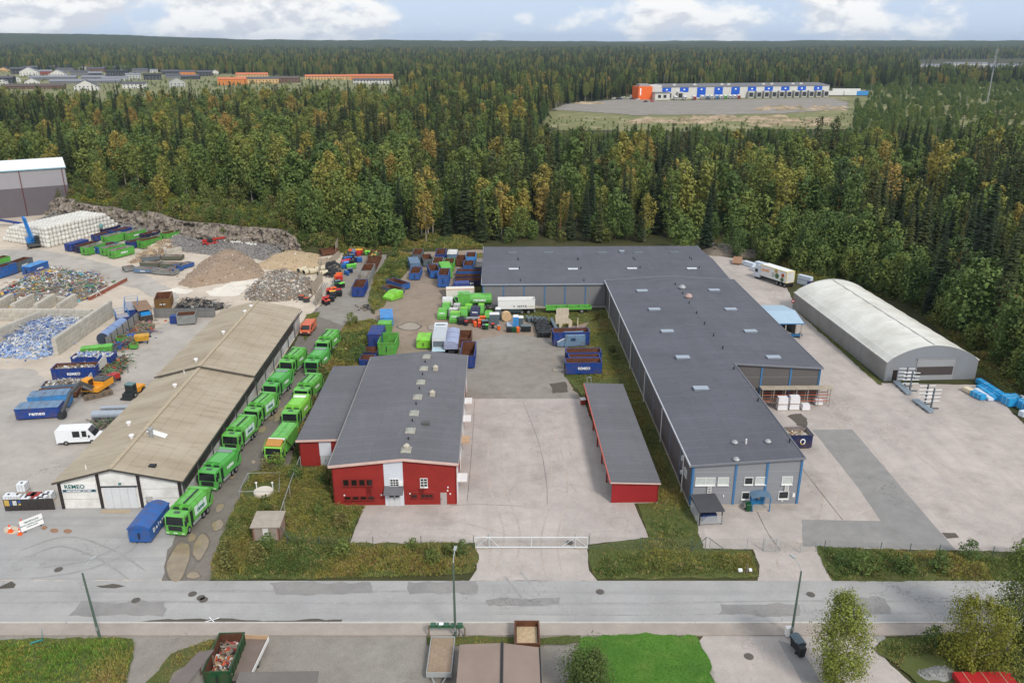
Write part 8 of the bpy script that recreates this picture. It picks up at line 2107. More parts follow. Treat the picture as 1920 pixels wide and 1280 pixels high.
# cabins and toilets
def cabin(px,py,c,roof,label,h=2.2,w=1.1):
 g=MB(); g.box(-w/2,w/2,0,w,.1,h)
 spawn(T('portable_toilet',g.mesh('body',M('cabin_'+c,COL[c],.5,.06)),[T('roof',MB().hexa([(-w/2-.03,-.03,h+.003),(w/2+.03,-.03,h+.003),(w/2+.03,w+.03,h+.003),(-w/2-.03,w+.03,h+.003),(-w/2+.1,.1,h+.2),(w/2-.1,.1,h+.2),(w/2-.1,w-.1,h+.2),(-w/2+.1,w-.1,h+.2)]).mesh('roof',M('cabin_'+roof,COL[roof],.5,.05))),bx('door',M('cabin_door_'+c,tuple(q*.85 for q in COL[c]),.5),-w*.35,w*.35,-.03,-.004,.15,h-.2),bx('base',DARK,-w/2,w/2,0,w,0,.098)]),label,'portable toilet',(*P(px,py),.05),rb.uniform(-.06,.06))
cabin(967,615,'sky','white','bright blue portable toilet with white roof'); cabin(976,614,'slate','white','grey portable toilet beside the blue one',1.9)
cabin(923,610,'slate','white','grey portable cabin with pale roof, first of three'); cabin(931,610,'slate','white','grey portable cabin with pale roof, second of three'); cabin(934,600,'slate','white','grey portable cabin standing behind two others')
g=MB(); g.cyl((0,0,1.0),(0,.9,1.0),1.0,n=18).cyl((0,.1,1.0),(0,.8,1.0),.5,n=12,m=1).cyl((0,-.1,1.0),(0,0,1.0),.98,n=18,m=0)
solo('cable_drum',g.mesh('cable_drum',[M('drum_wood',srgb(196,166,128),.8,.15),PAL['d']]),'big wooden cable drum before the tipper trailer','cable drum',(*P(950,603),.05),.2)
g=MB()
for i in range(8):g.rbox((0,i*.28,.12+i*.06),(1.2,1.0,.05),.02*i,.12)
solo('lid_stack',g.mesh('lid_stack',M('lid_grey',srgb(160,170,184),.5)),'row of grey lids leaning behind the short bin row','lids',(*P(956,617),.05),0)
# boards and panels on the grass
for i,(px,py,w,h,lean) in enumerate(((1055,592,2.6,1.6,-35),(1054,608,2.6,2.0,-35))):
 t=T('board_stack',None,[T('board',BOX('board',PLK,(-w/2+k*w/4,-w/2+(k+1)*w/4-.02,0,.06,0,h)),rot=(R(lean),0,0)) for k in range(4)])
 spawn(t,['upper pale board panel leaning on the green trailer','lower pale board panel leaning before the green trailer'][i],'panel',(*P(px,py),.05),0,'pale board panels')
for i,(px,py,rz) in enumerate(((1052,614,70),(1070,614,68),(1084,612,84))):
 g=MB(); g.add(*wall_quad([(-.9,0,0),(.9,0,0),(.9,0,1.1),(-.9,0,2.1)])); g.box(-.9,-.8,-.3,.3,0,.08)
 solo('wedge_slab',g.mesh('wedge_slab',M('cream_panel',srgb(206,194,172),.8,.08)),['first','second','third'][i]+' cream wedge-shaped panel standing on the grass','panel',(*P(px,py),.05),R(rz),'cream wedge panels')
# coloured bins in the gravel lane
lane=[(612,573,'black','red',2),(607,570,'black','red',2),(617,571,'black','orange',2),(611,567,'black','red',4),(616,563,'red','red',2),(622,566,'black','black',4),(625,560,'black','black',4),(624,555,'navy','yellow',4),(618,553,'black','red',4),(625,549,'black','orange',4),(634,552,'black','red',4),(636,556,'black','black',4),(616,549,'red','red',2),(633,540,'black','dgreen',4),(641,540,'black','green2',4),(633,535,'black','slate',4),(638,527,'red','red',4),(633,525,'orange','orange',4),(637,521,'orange','orange',4),(652,517,'mid','mid',2),(657,512,'navy','slate',4),(648,514,'mid','steel',2),(645,504,'mid','mid',4),(649,500,'blue','sky',4),(655,505,'green2','green2',4),(663,504,'green','green2',4),(646,497,'pink','pink',4),(652,495,'pink','red',4),(660,497,'black','black',4),(649,491,'blue','mid',4),(656,490,'navy','mid',4),(668,492,'navy','black',4),(674,492,'mid','mid',4),(653,485,'black','black',4),(660,485,'black','slate',4),(657,482,'mid','black',4),(663,480,'mid','steel',4),(661,478,'red','red',2),(659,476,'orange','orange',4),(665,476,'mid','steel',4),(672,480,'red','red',4),(670,476,'red','yellow',4),(675,476,'red','yellow',4),(690,479,'green','lime',4),(695,480,'dgreen','green2',4),(700,479,'green','lime',4),(697,483,'black','dgreen',4)]
cn=dict(black='black',rust='brown',red='red',orange='orange',dgreen='dark green',navy='dark blue',blue='blue',mid='blue',green='green',green2='light green',pink='pink',slate='grey',yellow='yellow',sky='light blue',steel='pale blue',lime='lime')
for i,(px,py,c,l,w) in enumerate(lane):
 zone='at the road end of the lane' if py> 545 else 'in the orange and green cluster' if py> 516 else 'in the blue cluster of the lane' if py> 488 else 'at the forest end of the lane'
 spawn((bin2 if w==2 else bin4)(c,l),f"{cn[c]} bin with {cn[l]} lid {zone}, number-free waste bin" if False else f"{'small' if w == 2 else 'large'} {cn[c]} waste bin with {cn[l]} lid {zone}",'waste bin',(*P(px,py),.05),rb.uniform(-.5,.5)+.4,'waste bins stored '+zone)
# IBC tanks and dark board fence with notices by the shed corner
def ibc(px,py,z,label,c=None):
 g=MB(); g.box(-.5,.5,-.5,.5,.16,1.1)
 cg=MB()
 for s in (-.52,-.17,.17,.52):
  for t in (-.52,.52):cg.cyl((s,t,.15),(s,t,1.12),.02,n=5); cg.cyl((t,s,.15),(t,s,1.12),.02,n=5)
 spawn(T('liquid_tank',g.mesh('body',c or M('ibc_white',srgb(218,220,222),.4,.04)),[T('cage',cg.mesh('cage',METAL)),T('cap',MB().cyl((0,0,1.1),(0,0,1.16),.14,n=10).mesh('cap',DARK)),bx('pallet',PLK,-.55,.55,-.55,.55,0,.14)]),label,'liquid tank',(*P(px,py),.04+z),.1,'caged liquid tanks behind the dark fence')
for i,(px,py,z) in enumerate(((20,942,0),(36,942,0),(48,936,0),(48,936,1.16),(84,944,0),(94,938,0),(52,947,0),(74,950,0))):ibc(px,py,z,['white caged tank at the picture end of the fence','white caged tank second from the picture end','white caged tank carrying another','white caged tank stacked on another','white caged tank against the shed corner','white caged tank behind the one at the shed corner','white caged tank in front of the stacked pair','white caged tank beside the red ones'][i])
for i,(px,py) in enumerate(((62,941),(70,941))):ibc(px,py,0,['first red tank behind the dark fence','second red tank behind the dark fence'][i],paint('red'))
(x,y),an,ln=edge((10,959),(104,956))
t=T('board_fence',None,[T('board',BOX('board',M('black_board',srgb(58,54,52),.7,.1,.5),(-ln/2+k*ln/6+.02,-ln/2+(k+1)*ln/6-.02,0,.06,.05,1.55))) for k in range(6)])
for sx,w,h,c,z in ((-2.75,.55,.75,'y',.75),(-2.12,.2,.6,'b',.8),(-1.8,.45,.6,'w',.8),(-1.2,.32,.32,'b',1.1),(-1.15,.25,.22,'y',.8)):t.kids.append(bx('notice',PAL[c],sx,sx+w,-.03,-.004,z,z+h))
spawn(t,'low black board fence with yellow, white and blue notices','fence',(x,y,.04),an)
# leaning banner, cones and the ringed manhole on the forecourt
(x0,y0),(x1,y1)=P(42,1001),P(84,984)
an=math.atan2(y1-y0,x1-x0); L=math.hypot(x1-x0,y1-y0)
TL=M('letter_teal_small',srgb(60,110,110),.6)
kids=[T('lettering',text_mesh('TERVETULOA',.26,TL,.004),loc=(L*.5,-.03,1.12),rot=(R(90),0,0)),T('lettering',text_mesh('Remeon jätteiden vastaanotto',.2,TL,.002),loc=(L*.5,-.03,.82),rot=(R(90),0,0)),T('lettering',text_mesh('avoinna arkisin',.2,TL,.002),loc=(L*.5,-.03,.56),rot=(R(90),0,0)),bx('foot',DARK,.3,.4,0,.6,0,.2),bx('foot',DARK,L-.4,L-.3,0,.6,0,.2)]
spawn(T('banner_sign',BOX('banner',TRIMW,(0,L,0,.06,.2,1.45)),kids),'white banner sign with teal writing standing askew on the forecourt','sign',(x0,y0,.04),an,rot=(R(-10),0,an))
def cone(px,py,label,s=1.0):
 g=MB(); g.cyl((0,0,.03),(0,0,.75),.17,.04,10)
 spawn(T('traffic_cone',g.mesh('body',M('cone_orange',srgb(232,92,30),.5,.05)),[T('band',MB().cyl((0,0,.35),(0,0,.5),.115,.085,10).mesh('band',LW)),bx('base',M('cone_orange'),-.22,.22,-.22,.22,0,.03)]),label,'traffic cone',(*P(px,py),.045),0,'orange cones',s)
cone(20,997,'orange cone standing in the pale ring patch',1.3); cone(38,1002,'orange cone at the lower corner of the banner',1.1); cone(41,984,'orange cone behind the banner',1.1)
poly_sheet('pale_patch',[[P(22+15*math.cos(t),994+8*math.sin(t)) for t in [6.283*i/20 for i in range(20)]]],M('pale_fill',srgb(196,182,160),.9,.1,2,coord='world'),.058)
poly_sheet('rust_stain',[PP([(76,990),(84,985),(90,989),(82,994)]),[P(102+8*math.cos(t),995+4*math.sin(t)) for t in [6.283*i/14 for i in range(14)]],[P(127+8*math.cos(t),996+4*math.sin(t)) for t in [6.283*i/14 for i in range(14)]]],M('rust_patch',srgb(146,112,86),.9,.2,2,coord='world'),.06)
poly_sheet('door_slab',[PP([(186,962),(192,955),(246,955),(242,963)])],M('slab_tan',srgb(170,154,130),.9,.12,2,coord='world'),.05)
# = FENCES, GATE, LAMPS, RIGHT-HAND YARD
WM=None
def wire_mat():
 t=NT('wire_mesh')
 tr=t.node('ShaderNodeBsdfTransparent')
 v=t.coord('object')
 ck=t.node('ShaderNodeTexWave',wave_type='BANDS',bands_direction='DIAGONAL'); ck.inputs['Scale'].default_value=6.0; t.l.new(v,ck.inputs['Vector'])
 f=t.ramp(ck.outputs['Fac'],[(0.75,0.04),(0.95,0.3)])
 t.fin(srgb(120,128,120),.5,.3)
 ms=t.node('ShaderNodeMixShader'); t.l.new(f,ms.inputs[0]); t.l.new(tr.outputs[0],ms.inputs[1]); t.l.new(t.bsdf.outputs[0],ms.inputs[2]); t.l.new(ms.outputs[0],t.out.inputs['Surface'])
 return t.mat
WM=wire_mat()
GALV=M('galvanised_post',srgb(168,172,170),.5,.08,3,metal=.2); GPOST=M('green_post',srgb(78,96,88),.6,.08)
def wire_fence(pts,h,label,post=GALV,rail=False,brace=()):
 w=PP(pts); o=w[0]; t=T('wire_fence',None,[])
 for (x0,y0),(x1,y1) in zip(w,w[1:]):
  L=math.hypot(x1-x0,y1-y0); n=max(1,int(L/3.0)); a=math.atan2(y1-y0,x1-x0)
  for k in range(n):
   s0,s1=L*k/n,L*(k+1)/n
   g=MB(); g.add([(0,0,.05),(s1-s0,0,.05),(s1-s0,0,h-.05),(0,0,h-.05)],[(0,1,2,3)])
   px,py=x0-o[0]+(x1-x0)*k/n,y0-o[1]+(y1-y0)*k/n
   t.kids.append(T('wire_panel',g.mesh('wire_panel',WM),loc=(px,py,0),rot=(0,0,a)))
   t.kids.append(T('post',MB().cyl((px,py,0),(px,py,h),.04,n=6).mesh('post',post)))
  if rail:t.kids.append(T('rail',MB().cyl((x0-o[0],y0-o[1],h),(x1-o[0],y1-o[1],h),.035,n=6).mesh('rail',post)))
 x1,y1=w[-1]; t.kids.append(T('post',MB().cyl((x1-o[0],y1-o[1],0),(x1-o[0],y1-o[1],h),.04,n=6).mesh('post',post)))
 for (a,za),(b_,zb) in brace:pa,pb=P(*a),P(*b_); t.kids.append(T('brace',MB().cyl((pa[0]-o[0],pa[1]-o[1],za),(pb[0]-o[0],pb[1]-o[1],zb),.04,n=6).mesh('brace',post)))
 spawn(t,label,'fence',(*o,.05),0)
wire_fence([(565,880),(545,935),(524,1000)],1.9,'wire mesh fence running from the red annex to the brick hut',rail=True)
wire_fence([(524,1000),(540,1026),(600,1028),(700,1028),(790,1027),(888,1027)],1.5,'wire fence in the weeds before the red workshop',GPOST,brace=((((522,1000),1.6),((556,1030),.1)),))
wire_fence([(1104,1030),(1200,1032),(1296,1032),(1322,1032)],1.7,'wire fence behind the ditch between gate and grey warehouse',GPOST,brace=((((1324,1030),1.6),((1296,1034),.1)),(((1326,1030),1.5),((1356,1030),.1))))
wire_fence([(1322,1032),(1308,985),(1296,950)],1.7,'wire fence up the slope to the warehouse corner',GALV)
wire_fence([(1330,1031),(1400,1031),(1430,1031)],1.5,'wire fence beside the small pedestrian gate',GALV)
wire_fence([(1545,1032),(1650,1036),(1760,1040),(1860,1044),(1950,1048)],1.3,'wire fence along the ditch of the warehouse yard',GPOST)
wire_fence([(1462,1033),(1500,1036),(1530,1034)],1.3,'sagging wire fence piece beside the pedestrian gate',GALV)
wire_fence([(594,580),(640,510),(660,470)],1.8,'wire fence along the gravel lane of bins',GALV)
# pedestrian gate
kids=[bx('post',GALV,0,.08,0,.08,0,1.6),bx('post',GALV,1.3,1.38,0,.08,0,1.6),bx('gate_frame',GALV,.08,1.3,.02,.07,1.45,1.52),bx('gate_frame',GALV,.08,1.3,.02,.07,.1,.16),T('wire_panel',MB().add([(.08,.04,.16),(1.3,.04,.16),(1.3,.04,1.45),(.08,.04,1.45)],[(0,1,2,3)]).mesh('wire_panel',WM))]
spawn(T('pedestrian_gate',None,kids),'narrow pale mesh gate between the two wire fences','gate',(*P(1432,1034),.05),0)
# sliding gate across the concrete yard
(x,y),an,ln=edge((892,1029),(1101,1029))
hl=ln/2; h=1.45
def pipe(a,b_,r=.05):return MB().cyl(a,b_,r,n=8)
GW=M('gate_white',srgb(206,210,210),.5,.06)
kids=[T('rail',pipe((-hl,0,h),(hl,0,h),.055).mesh('rail',GW)),T('rail',pipe((-hl,0,.2),(hl,0,.2),.07).mesh('rail',GW))]
for s in (-hl,-hl+1.45,0,hl-1.35,hl):kids.append(T('upright',pipe((s,0,.2),(s,0,h),.045).mesh('upright',GW)))
for a,b_ in (((-hl,0,.2),(-hl+1.45,0,h)),((-hl+1.45,0,h),(-hl+2.6,0,.2)),((hl,0,.2),(hl-1.35,0,h)),((hl-1.35,0,h),(hl-2.9,0,.2))):kids.append(T('brace',pipe(a,b_,.03).mesh('brace',GW)))
for s in (-hl+1.4,hl-1.35):kids.append(T('gate_post',pipe((s,.15,0),(s,.15,h+.4),.07).mesh('gate_post',GALV)))
for s in (-hl+.7,hl-.65):kids.append(bx('footing',PLINTH,s-.75,s+.75,-.1,.3,0,.14))
kids.append(T('wire_panel',MB().add([(-hl,.02,.22),(hl,.02,.22),(hl,.02,h),(-hl,.02,h)],[(0,1,2,3)]).mesh('wire_panel',WM)))
spawn(T('sliding_gate',None,kids),'white tubular sliding gate across the concrete yard entrance','gate',(x,y,.06),an)
# railed well in the weeds
kids=[T('well_cover',MB().cyl((0,0,0),(0,0,.35),1.15,n=22).cyl((0,0,.35),(0,0,.42),1.0,n=22).mesh('well_cover',M('well_concrete',srgb(206,196,182),.9,.08))),T('vent_pipe',MB().cyl((-1.0,.7,0),(-1.0,.7,1.0),.06,n=8).cyl((-1.0,.7,1.0),(-1.0,.7,1.12),.14,n=8).mesh('vent_pipe',TRIMW)),T('vent_pipe',MB().cyl((1.0,.7,0),(1.0,.7,1.0),.06,n=8).cyl((1.0,.7,1.0),(1.0,.7,1.12),.14,n=8).mesh('vent_pipe',TRIMW))]
o=P(494,925); cs_=PP([(449,932),(524,931),(526,896),(466,897)])
rl=MB()
for (x0,y0),(x1,y1) in zip(cs_,cs_[1:]+cs_[:1]):rl.cyl((x0-o[0],y0-o[1],.75),(x1-o[0],y1-o[1],.75),.03,n=6).cyl((x0-o[0],y0-o[1],0),(x0-o[0],y0-o[1],.78),.04,n=6)
kids.append(T('railing',rl.mesh('railing',GALV)))
spawn(T('well',None,kids),'round concrete well cover inside a low white railing in the weeds','well',(*o,.06),0)
# street lamps
def lamp(px,py,h,label,lean=0.0,armx=.0,army=1.0):
 g=MB(); g.cyl((0,0,0),(0,0,h),.13,.08,8)
 k=[T('arm',MB().path([(0,0,h-.1),(armx*.3,army*.3,h+.45),(armx,army,h+.75)],.045).mesh('arm',GALV)),T('lamp_head',MB().rbox((armx*1.25,army*1.25,h+.78),(.26,.62,.12),-math.atan2(armx,army)).mesh('lamp_head',GALV)),bx('hatch',METAL,-.09,.09,-.15,-.1,.8,1.2)]
 spawn(T('street_lamp',g.mesh('pole',M('lamp_pole',srgb(84,100,88),.6,.15,2)),k),label,'street lamp',(*P(px,py),.1),0,rot=(0,lean,0))
lamp(187,1195,7.1,'wooden-green lamp post at the grass mound',R(-2.5),.5,.9); lamp(854,1196,8.2,'lamp post beside the mailbox rack',0,.1,.9); lamp(1483,1195,7.3,'lamp post beside the black bins and the thin birch',R(.5),-.4,.9)
# mailbox rack, signs
kids=[bx('post',M('post_wood'),-1.75,-1.6,0,.15,0,1.25),bx('post',M('post_wood'),1.6,1.75,0,.15,0,1.0),bx('shelf',PAL['e'],-1.6,1.6,-.05,.3,1.05,1.12)]+[bx('mailbox',M('mailbox_green',srgb(58,96,74),.5),-1.5+i*.62,-1.0+i*.62,-.08,.34,1.125,1.4-.05*(i % 2)) for i in range(5)]+[bx('mailbox_lid',LW,-.7,-.3,-.06,.3,1.405,1.43)]
spawn(T('mailbox_rack',None,kids),'rack of green mailboxes beside the middle lamp post','mailboxes',(*P(838,1196),.14),0)
kids=[bx('post',DARK,-.04,.04,0,.08,0,.9),bx('mailbox',M('mailbox_green'),-.18,.18,-.1,.25,.9,1.3)]
spawn(T('mailbox',None,kids),'single green mailbox on the road side of the lamp post','mailbox',(*P(861,1194),.14),0)
kids=[bx('post',GALV,-.04,.04,0,.08,0,1.9),T('sign_disc',MB().cyl((0,-.03,2.1),(0,-.0,2.1),.42,n=18).mesh('sign_disc',PAL['r']),[bx('bar',LW,-.28,.28,-.05,-.031,2.03,2.17)])]
spawn(T('no_entry_sign',None,kids),'round red no-entry sign beside the arched hall','sign',(*P(1485,583),.05),R(3))
kids=[bx('post',M('post_wood'),-.06,.06,0,.12,0,1.1),bx('box',LW,-.9,-.5,-.1,.2,.3,.55),bx('box',LW,.2,.5,-.1,.2,.35,.55),bx('rail',M('post_wood'),-.9,.5,.02,.1,.25,.3)]
spawn(T('meter_post',None,kids),'wooden post with white boxes in the ditch before the warehouse','post',(*P(1400,1076),.06),0)
g=MB(); g.box(-.25,.25,-.2,.2,0,.9).box(-.27,.27,-.22,.22,.9,.95); solo('utility_box',g.mesh('utility_box',TRIMW),'small white utility box beside the lamp post','utility box',(*P(1477,1192),.1),.1)
spawn(bin4('black','slate'),'large black bin with grey lid beside the thin birch','waste bin',(*P(1494,1217),.06),R(100),'black bins by the drive'); spawn(bin2('black','black'),'smaller black bin before the large one','waste bin',(*P(1500,1230),.06),R(10),'black bins by the drive',1.1)
spawn(bin2('dgreen','dgreen'),'dark green wheelie bin beside the blue front door','wheelie bin',(*P(1402,958),.06),0)
# scooter lying at the kerb
g=MB(); g.cyl((0,0,.1),(.06,0,.1),.1,n=10).cyl((.03,-.9,.1),(.09,-.9,.1),.1,n=10).bar((.03,-.9,.15),(.03,-.1,.15),.16,.05).cyl((.03,0,.15),(.03,.15,1.1),.025,n=6).bar((-.2,.15,1.1),(.26,.15,1.1),.04)
solo('kick_scooter',g.mesh('kick_scooter',M('scooter_teal',srgb(50,130,128),.5)),'teal kick scooter parked at the edge of the pavement','scooter',(*P(80,1203),.15),R(-60))
g=MB(); g.bar((0,0,.03),(1.2,.6,.03),.08,.02).bar((.2,.7,.03),(1.1,-.2,.03),.08,.02)
solo('white_marks',g.mesh('white_marks',LW),'white cross of survey paint beside the kerb','paint mark',(*P(384,1167),.075))
# timber below the picture edge, gravel heap
heap('gravel_heap',PP([(1712,1262),(1722,1250),(1750,1245),(1785,1252),(1794,1268),(1780,1284),(1735,1284)]),1.1,1.5,500,('g','g','d'),(.04,.12),'small grey gravel heap beside the red timber','gravel heap',seed=91,base_pal='g')
(x0,y0),(x1,y1)=P(1800,1290,.3),P(1905,1290,.3)
t=T('timber_stack',None,[])
RT=M('red_board',srgb(176,40,42),.6,.1,2)
for k in range(6):
 for j in range(10):t.kids.append(T('board',BOX('board',RT,(0,x1-x0+random.uniform(-.15,.15),j*.16,j*.16+.15,k*.09+.15,k*.09+.235))))
for s in (.8,(x1-x0)*.5,x1-x0-.8):t.kids.append(bx('strap',PAL['t'],s,s+.06,-.012,1.62,.13,.705)); t.kids.append(bx('bearer',PLK,s,s+.1,0,1.6,0,.148))
spawn(t,'strapped stack of red-painted boards in the lower corner','timber',(x0,y0-.2,.15),0)
# trailers at the lower edge
kids=[T('box',MB().box(-1.1,1.1,0,4.6,.5,.62).box(-1.1,-1.04,0,4.6,.62,1.0).box(1.04,1.1,0,4.6,.62,1.0).box(-1.04,1.04,4.54,4.6,.62,1.0).box(-1.04,1.04,0,.06,.62,1.0).mesh('box',GALV)),T('gravel',MB().box(-1.03,1.03,.07,4.53,.621,.9).mesh('gravel',ground_mat('load_gravel',srgb(150,132,112),srgb(140,122,102),srgb(120,104,88),.3,(.5,2)))),T('drawbar',MB().bar((-.6,0,.5),(0,-1.5,.45),.08).bar((.6,0,.5),(0,-1.5,.45),.08).mesh('drawbar',GALV))]+wheels([(-1.0,2.0),(1.0,2.0),(-1.0,2.9),(1.0,2.9)],.3,.2)
spawn(T('gravel_trailer',None,kids),'flat trailer loaded with tan gravel beside the brown shed','trailer',(*P(823,1268,.6),.03),0)
o1=put((972,1228),(1005,1228),3.0,1.3,'rust','brown skip of sand half hidden behind the brown shed',None,L=2.2)
fill(o1,0,('t',),1.0,0,'sand','pale sand lying in the brown skip')
(x,y),an,ln=edge((428,1283),(462,1290)); tx_,ty_=P(470,1235); an2=math.atan2(ty_-y,tx_-x)-R(90)
spawn(T('flat_trailer',None,[T('deck',MB().box(-1.1,1.1,0,5.2,.55,.65).mesh('deck',M('deck_brown',srgb(120,106,98),.8,.1))),T('side_board',MB().box(-1.15,-1.1,0,5.2,.55,.95).box(1.1,1.15,0,5.2,.55,.95).mesh('side_board',TRIMW)),T('head_board',BOX('head_board',M('tan_board'),(-1.1,1.1,5.15,5.2,.65,1.1)))]+wheels([(-1.0,2.4),(1.0,2.4)],.32,.2)),'white-sided flat trailer beside the green scrap container','trailer',(x,y,.03),an2)
# pallet rack with white sacks at the warehouse wing
t=T('pallet_rack',None,[])
wx0,wy0=P(1428,765); RL=10.4
rackm,orm_=M('rack_grey',srgb(150,146,138),.6,.1),M('rack_orange',srgb(176,88,62),.6,.1)
for i in range(7):
 for yy in (0,1.0):t.kids.append(bx('upright',rackm,i*RL/6-.05,i*RL/6+.05,yy,yy+.1,0,2.9))
for i in range(6):
 for z in (.9,1.9):
  t.kids.append(bx('beam',orm_,i*RL/6+.05,(i+1)*RL/6-.05,.02,.08,z,z+.1)); t.kids.append(bx('beam',orm_,i*RL/6+.05,(i+1)*RL/6-.05,1.02,1.08,z,z+.1))
for k in range(3):t.kids.append(bx('roof_board',PLK,-.2,RL+.4,-.2+k*.5,-.2+(k+1)*.5-.02,2.91,2.97))
spawn(t,'long timber-roofed pallet rack against the warehouse wing','rack',(wx0,wy0+.3,.05),GRZ)
def sack(px,py,z,w,h,label):
 g=MB();
 g.hexa([(-w/2,-.5,.14),(w/2,-.5,.14),(w/2,.5,.14),(-w/2,.5,.14),(-w/2+.06,-.44,h),(w/2-.06,-.44,h),(w/2-.06,.44,h),(-w/2+.06,.44,h)])
 spawn(T('wrapped_pallet',g.mesh('wrap',M('sack_white',srgb(220,218,220),.5,.1,2.5)),[T('slat',BOX('slat',PLK,(-w/2,w/2,-.5,.5,0,.138)))]),label,'wrapped pallet',(*P(px,py),.05+z),GRZ,'white wrapped pallets at the rack')
for i,(px,py,z,w,h) in enumerate(((1465,768,0,1.5,.95),(1465,768,1.0,1.5,1.1),(1487,767,0,1.5,.95),(1487,767,1.0,1.5,1.2),(1509,768,0,1.2,.95),(1533,758,0,1.2,.9))):sack(px,py,z,w,h,['white wrapped pallet, lower of the stack nearest the wall corner','white wrapped pallet, upper of the stack nearest the wall corner','white wrapped pallet, lower of the second stack','white wrapped pallet, upper of the second stack','single white wrapped pallet before the rack','white wrapped pallet at the outer end of the rack'][i])
# cantilever racks with steel profiles
def cant_rack(p0,p1,label):
 (x0,y0),(x1,y1)=P(*p0),P(*p1); L=math.hypot(x1-x0,y1-y0); a=math.atan2(y1-y0,x1-x0)
 k=[]
 for s in (L*.3,L*.65):
  k.append(bx('upright',M('rack_dark',srgb(86,94,100),.6),s-.1,s+.1,.6,.8,.0,3.4)); k.append(bx('foot',M('rack_dark'),s-.1,s+.1,-.7,1.9,0,.15))
  for z in (1.3,1.9,2.5,3.1):k.append(bx('arm',LW,s-.04,s+.04,-.6,1.9,z,z+.08))
 for j,yy in enumerate((-.55,-.2,.15)):k.append(bx('profile',M('profile_steel',srgb(158,172,182),.4,.08,metal=.3),0+.1*j,L-.1*j,yy,yy+.25,.16,.42))
 spawn(T('cantilever_rack',None,k),label,'rack',(x0,y0,.05),a)
cant_rack((1680,718),(1706,742),'cantilever rack of pale steel profiles before the arched hall door'); cant_rack((1716,752),(1748,776),'cantilever rack of steel profiles standing out in the yard')
# wrapped timber along the forest side
TB=M('wrap_blue',srgb(48,152,206),.4,.12,2); TWH=M('wrap_white',srgb(206,216,228),.4,.08,2); TCR=M('timber_cream',srgb(214,198,166),.7,.1,2)
def bundle(a,b_,w,h,z,m,label):
 (x0,y0),(x1,y1)=P(*a),P(*b_); L=math.hypot(x1-x0,y1-y0); an=math.atan2(y1-y0,x1-x0)
 k=[bx('bearer',PLK,L*f-.05,L*f+.05,0,w,0,.098) for f in (.15,.5,.85)]+[bx('strap',LW,L*f,L*f+.04,-.008,w+.008,.1,h+.008) for f in (.3,.7)]
 spawn(T('timber_bundle',BOX('wrap',m,(0,L,0,w,.1,h)),k),label,'timber bundle',(x0,y0,.05+z),an,'wrapped timber along the yard edge')
for a,b_,w,h,z,m,lb in [((1803,733),(1817,740),1.0,.7,0,TCR,'cream timber bundle at the near end of the wrapped timber'),((1818,742),(1838,752),1.0,.9,0,TB,'short blue-wrapped bundle beside the cream one'),((1824,733),(1853,753),.8,.5,0,TWH,'pale wrapped bundle between blue ones'),((1829,728),(1862,752),.8,.6,0,TB,'long blue-wrapped bundle, third from the hall'),((1836,725),(1872,750),.9,.6,0,TB,'long blue-wrapped bundle, second from the weeds'),((1828,718),(1878,750),.9,.8,0,TB,'longest blue-wrapped bundle along the weeds'),((1872,752),(1890,764),1.4,1.3,0,TB,'tall blue-wrapped block in the middle of the timber line'),((1886,752),(1902,760),1.4,1.2,0,TB,'blue-wrapped block behind the tall one'),((1902,762),(1920,774),1.2,1.3,0,TB,'blue and white block at the picture edge'),((1904,755),(1935,772),.9,1.2,0,TWH,'white-topped block behind the one at the picture edge'),((1908,780),(1917,784),1.0,.9,0,TWH,'small white wrapped cube at the picture edge'),
 ((1392,497),(1411,503),1.1,1.1,0,TWH,'white wrapped bundle nearest the far warehouse at the forest edge'),((1407,507),(1424,512),1.1,1.0,0,TWH,'white wrapped bundle beside the box truck'),((1414,500),(1440,507),1.4,1.3,0,TWH,'larger white wrapped bundle behind the box truck cab'),((1494,532),(1518,538),1.0,1.1,0,TWH,'lower white bundle of the pair near the arched hall'),((1494,532),(1518,538),1.0,1.0,1.15,TWH,'upper white bundle of the pair near the arched hall')]:bundle(a,b_,w,h,z,m,lb)
g=MB(); g.box(-1,1,-1.8,1.8,.3,.5).rbox((0,0,.9),(2.2,3.6,.08),0,R(12)); solo('wooden_ramp',g.mesh('wooden_ramp',M('ramp_wood',srgb(150,116,92),.8,.15)),'brown wooden ramp at the rock behind the far warehouse','ramp',(*P(1382,494),.05),R(-20))
spawn(container(1.4,1.4,1.3,'blue',vrib=False),'small dark blue bin beside the pair of white bundles','container',(*P(1524,541),.05),.2)
spawn(container(2.0,9.0,.8,'slate','grey',vrib=False),'long dark trough leaning at the end of the far warehouse','trough',(*P(896,507),.05),R(-2))
# low rock outcrop behind the yard
heap('rock_outcrop',PP([(1306,470),(1325,462),(1370,460),(1400,468),(1440,478),(1430,486),(1380,482),(1330,480)]),1.3,1.6,40,('g','d','e'),(.5,1.4),'low rock outcrop at the forest edge behind the yard','rock',seed=95,base_pal='d')
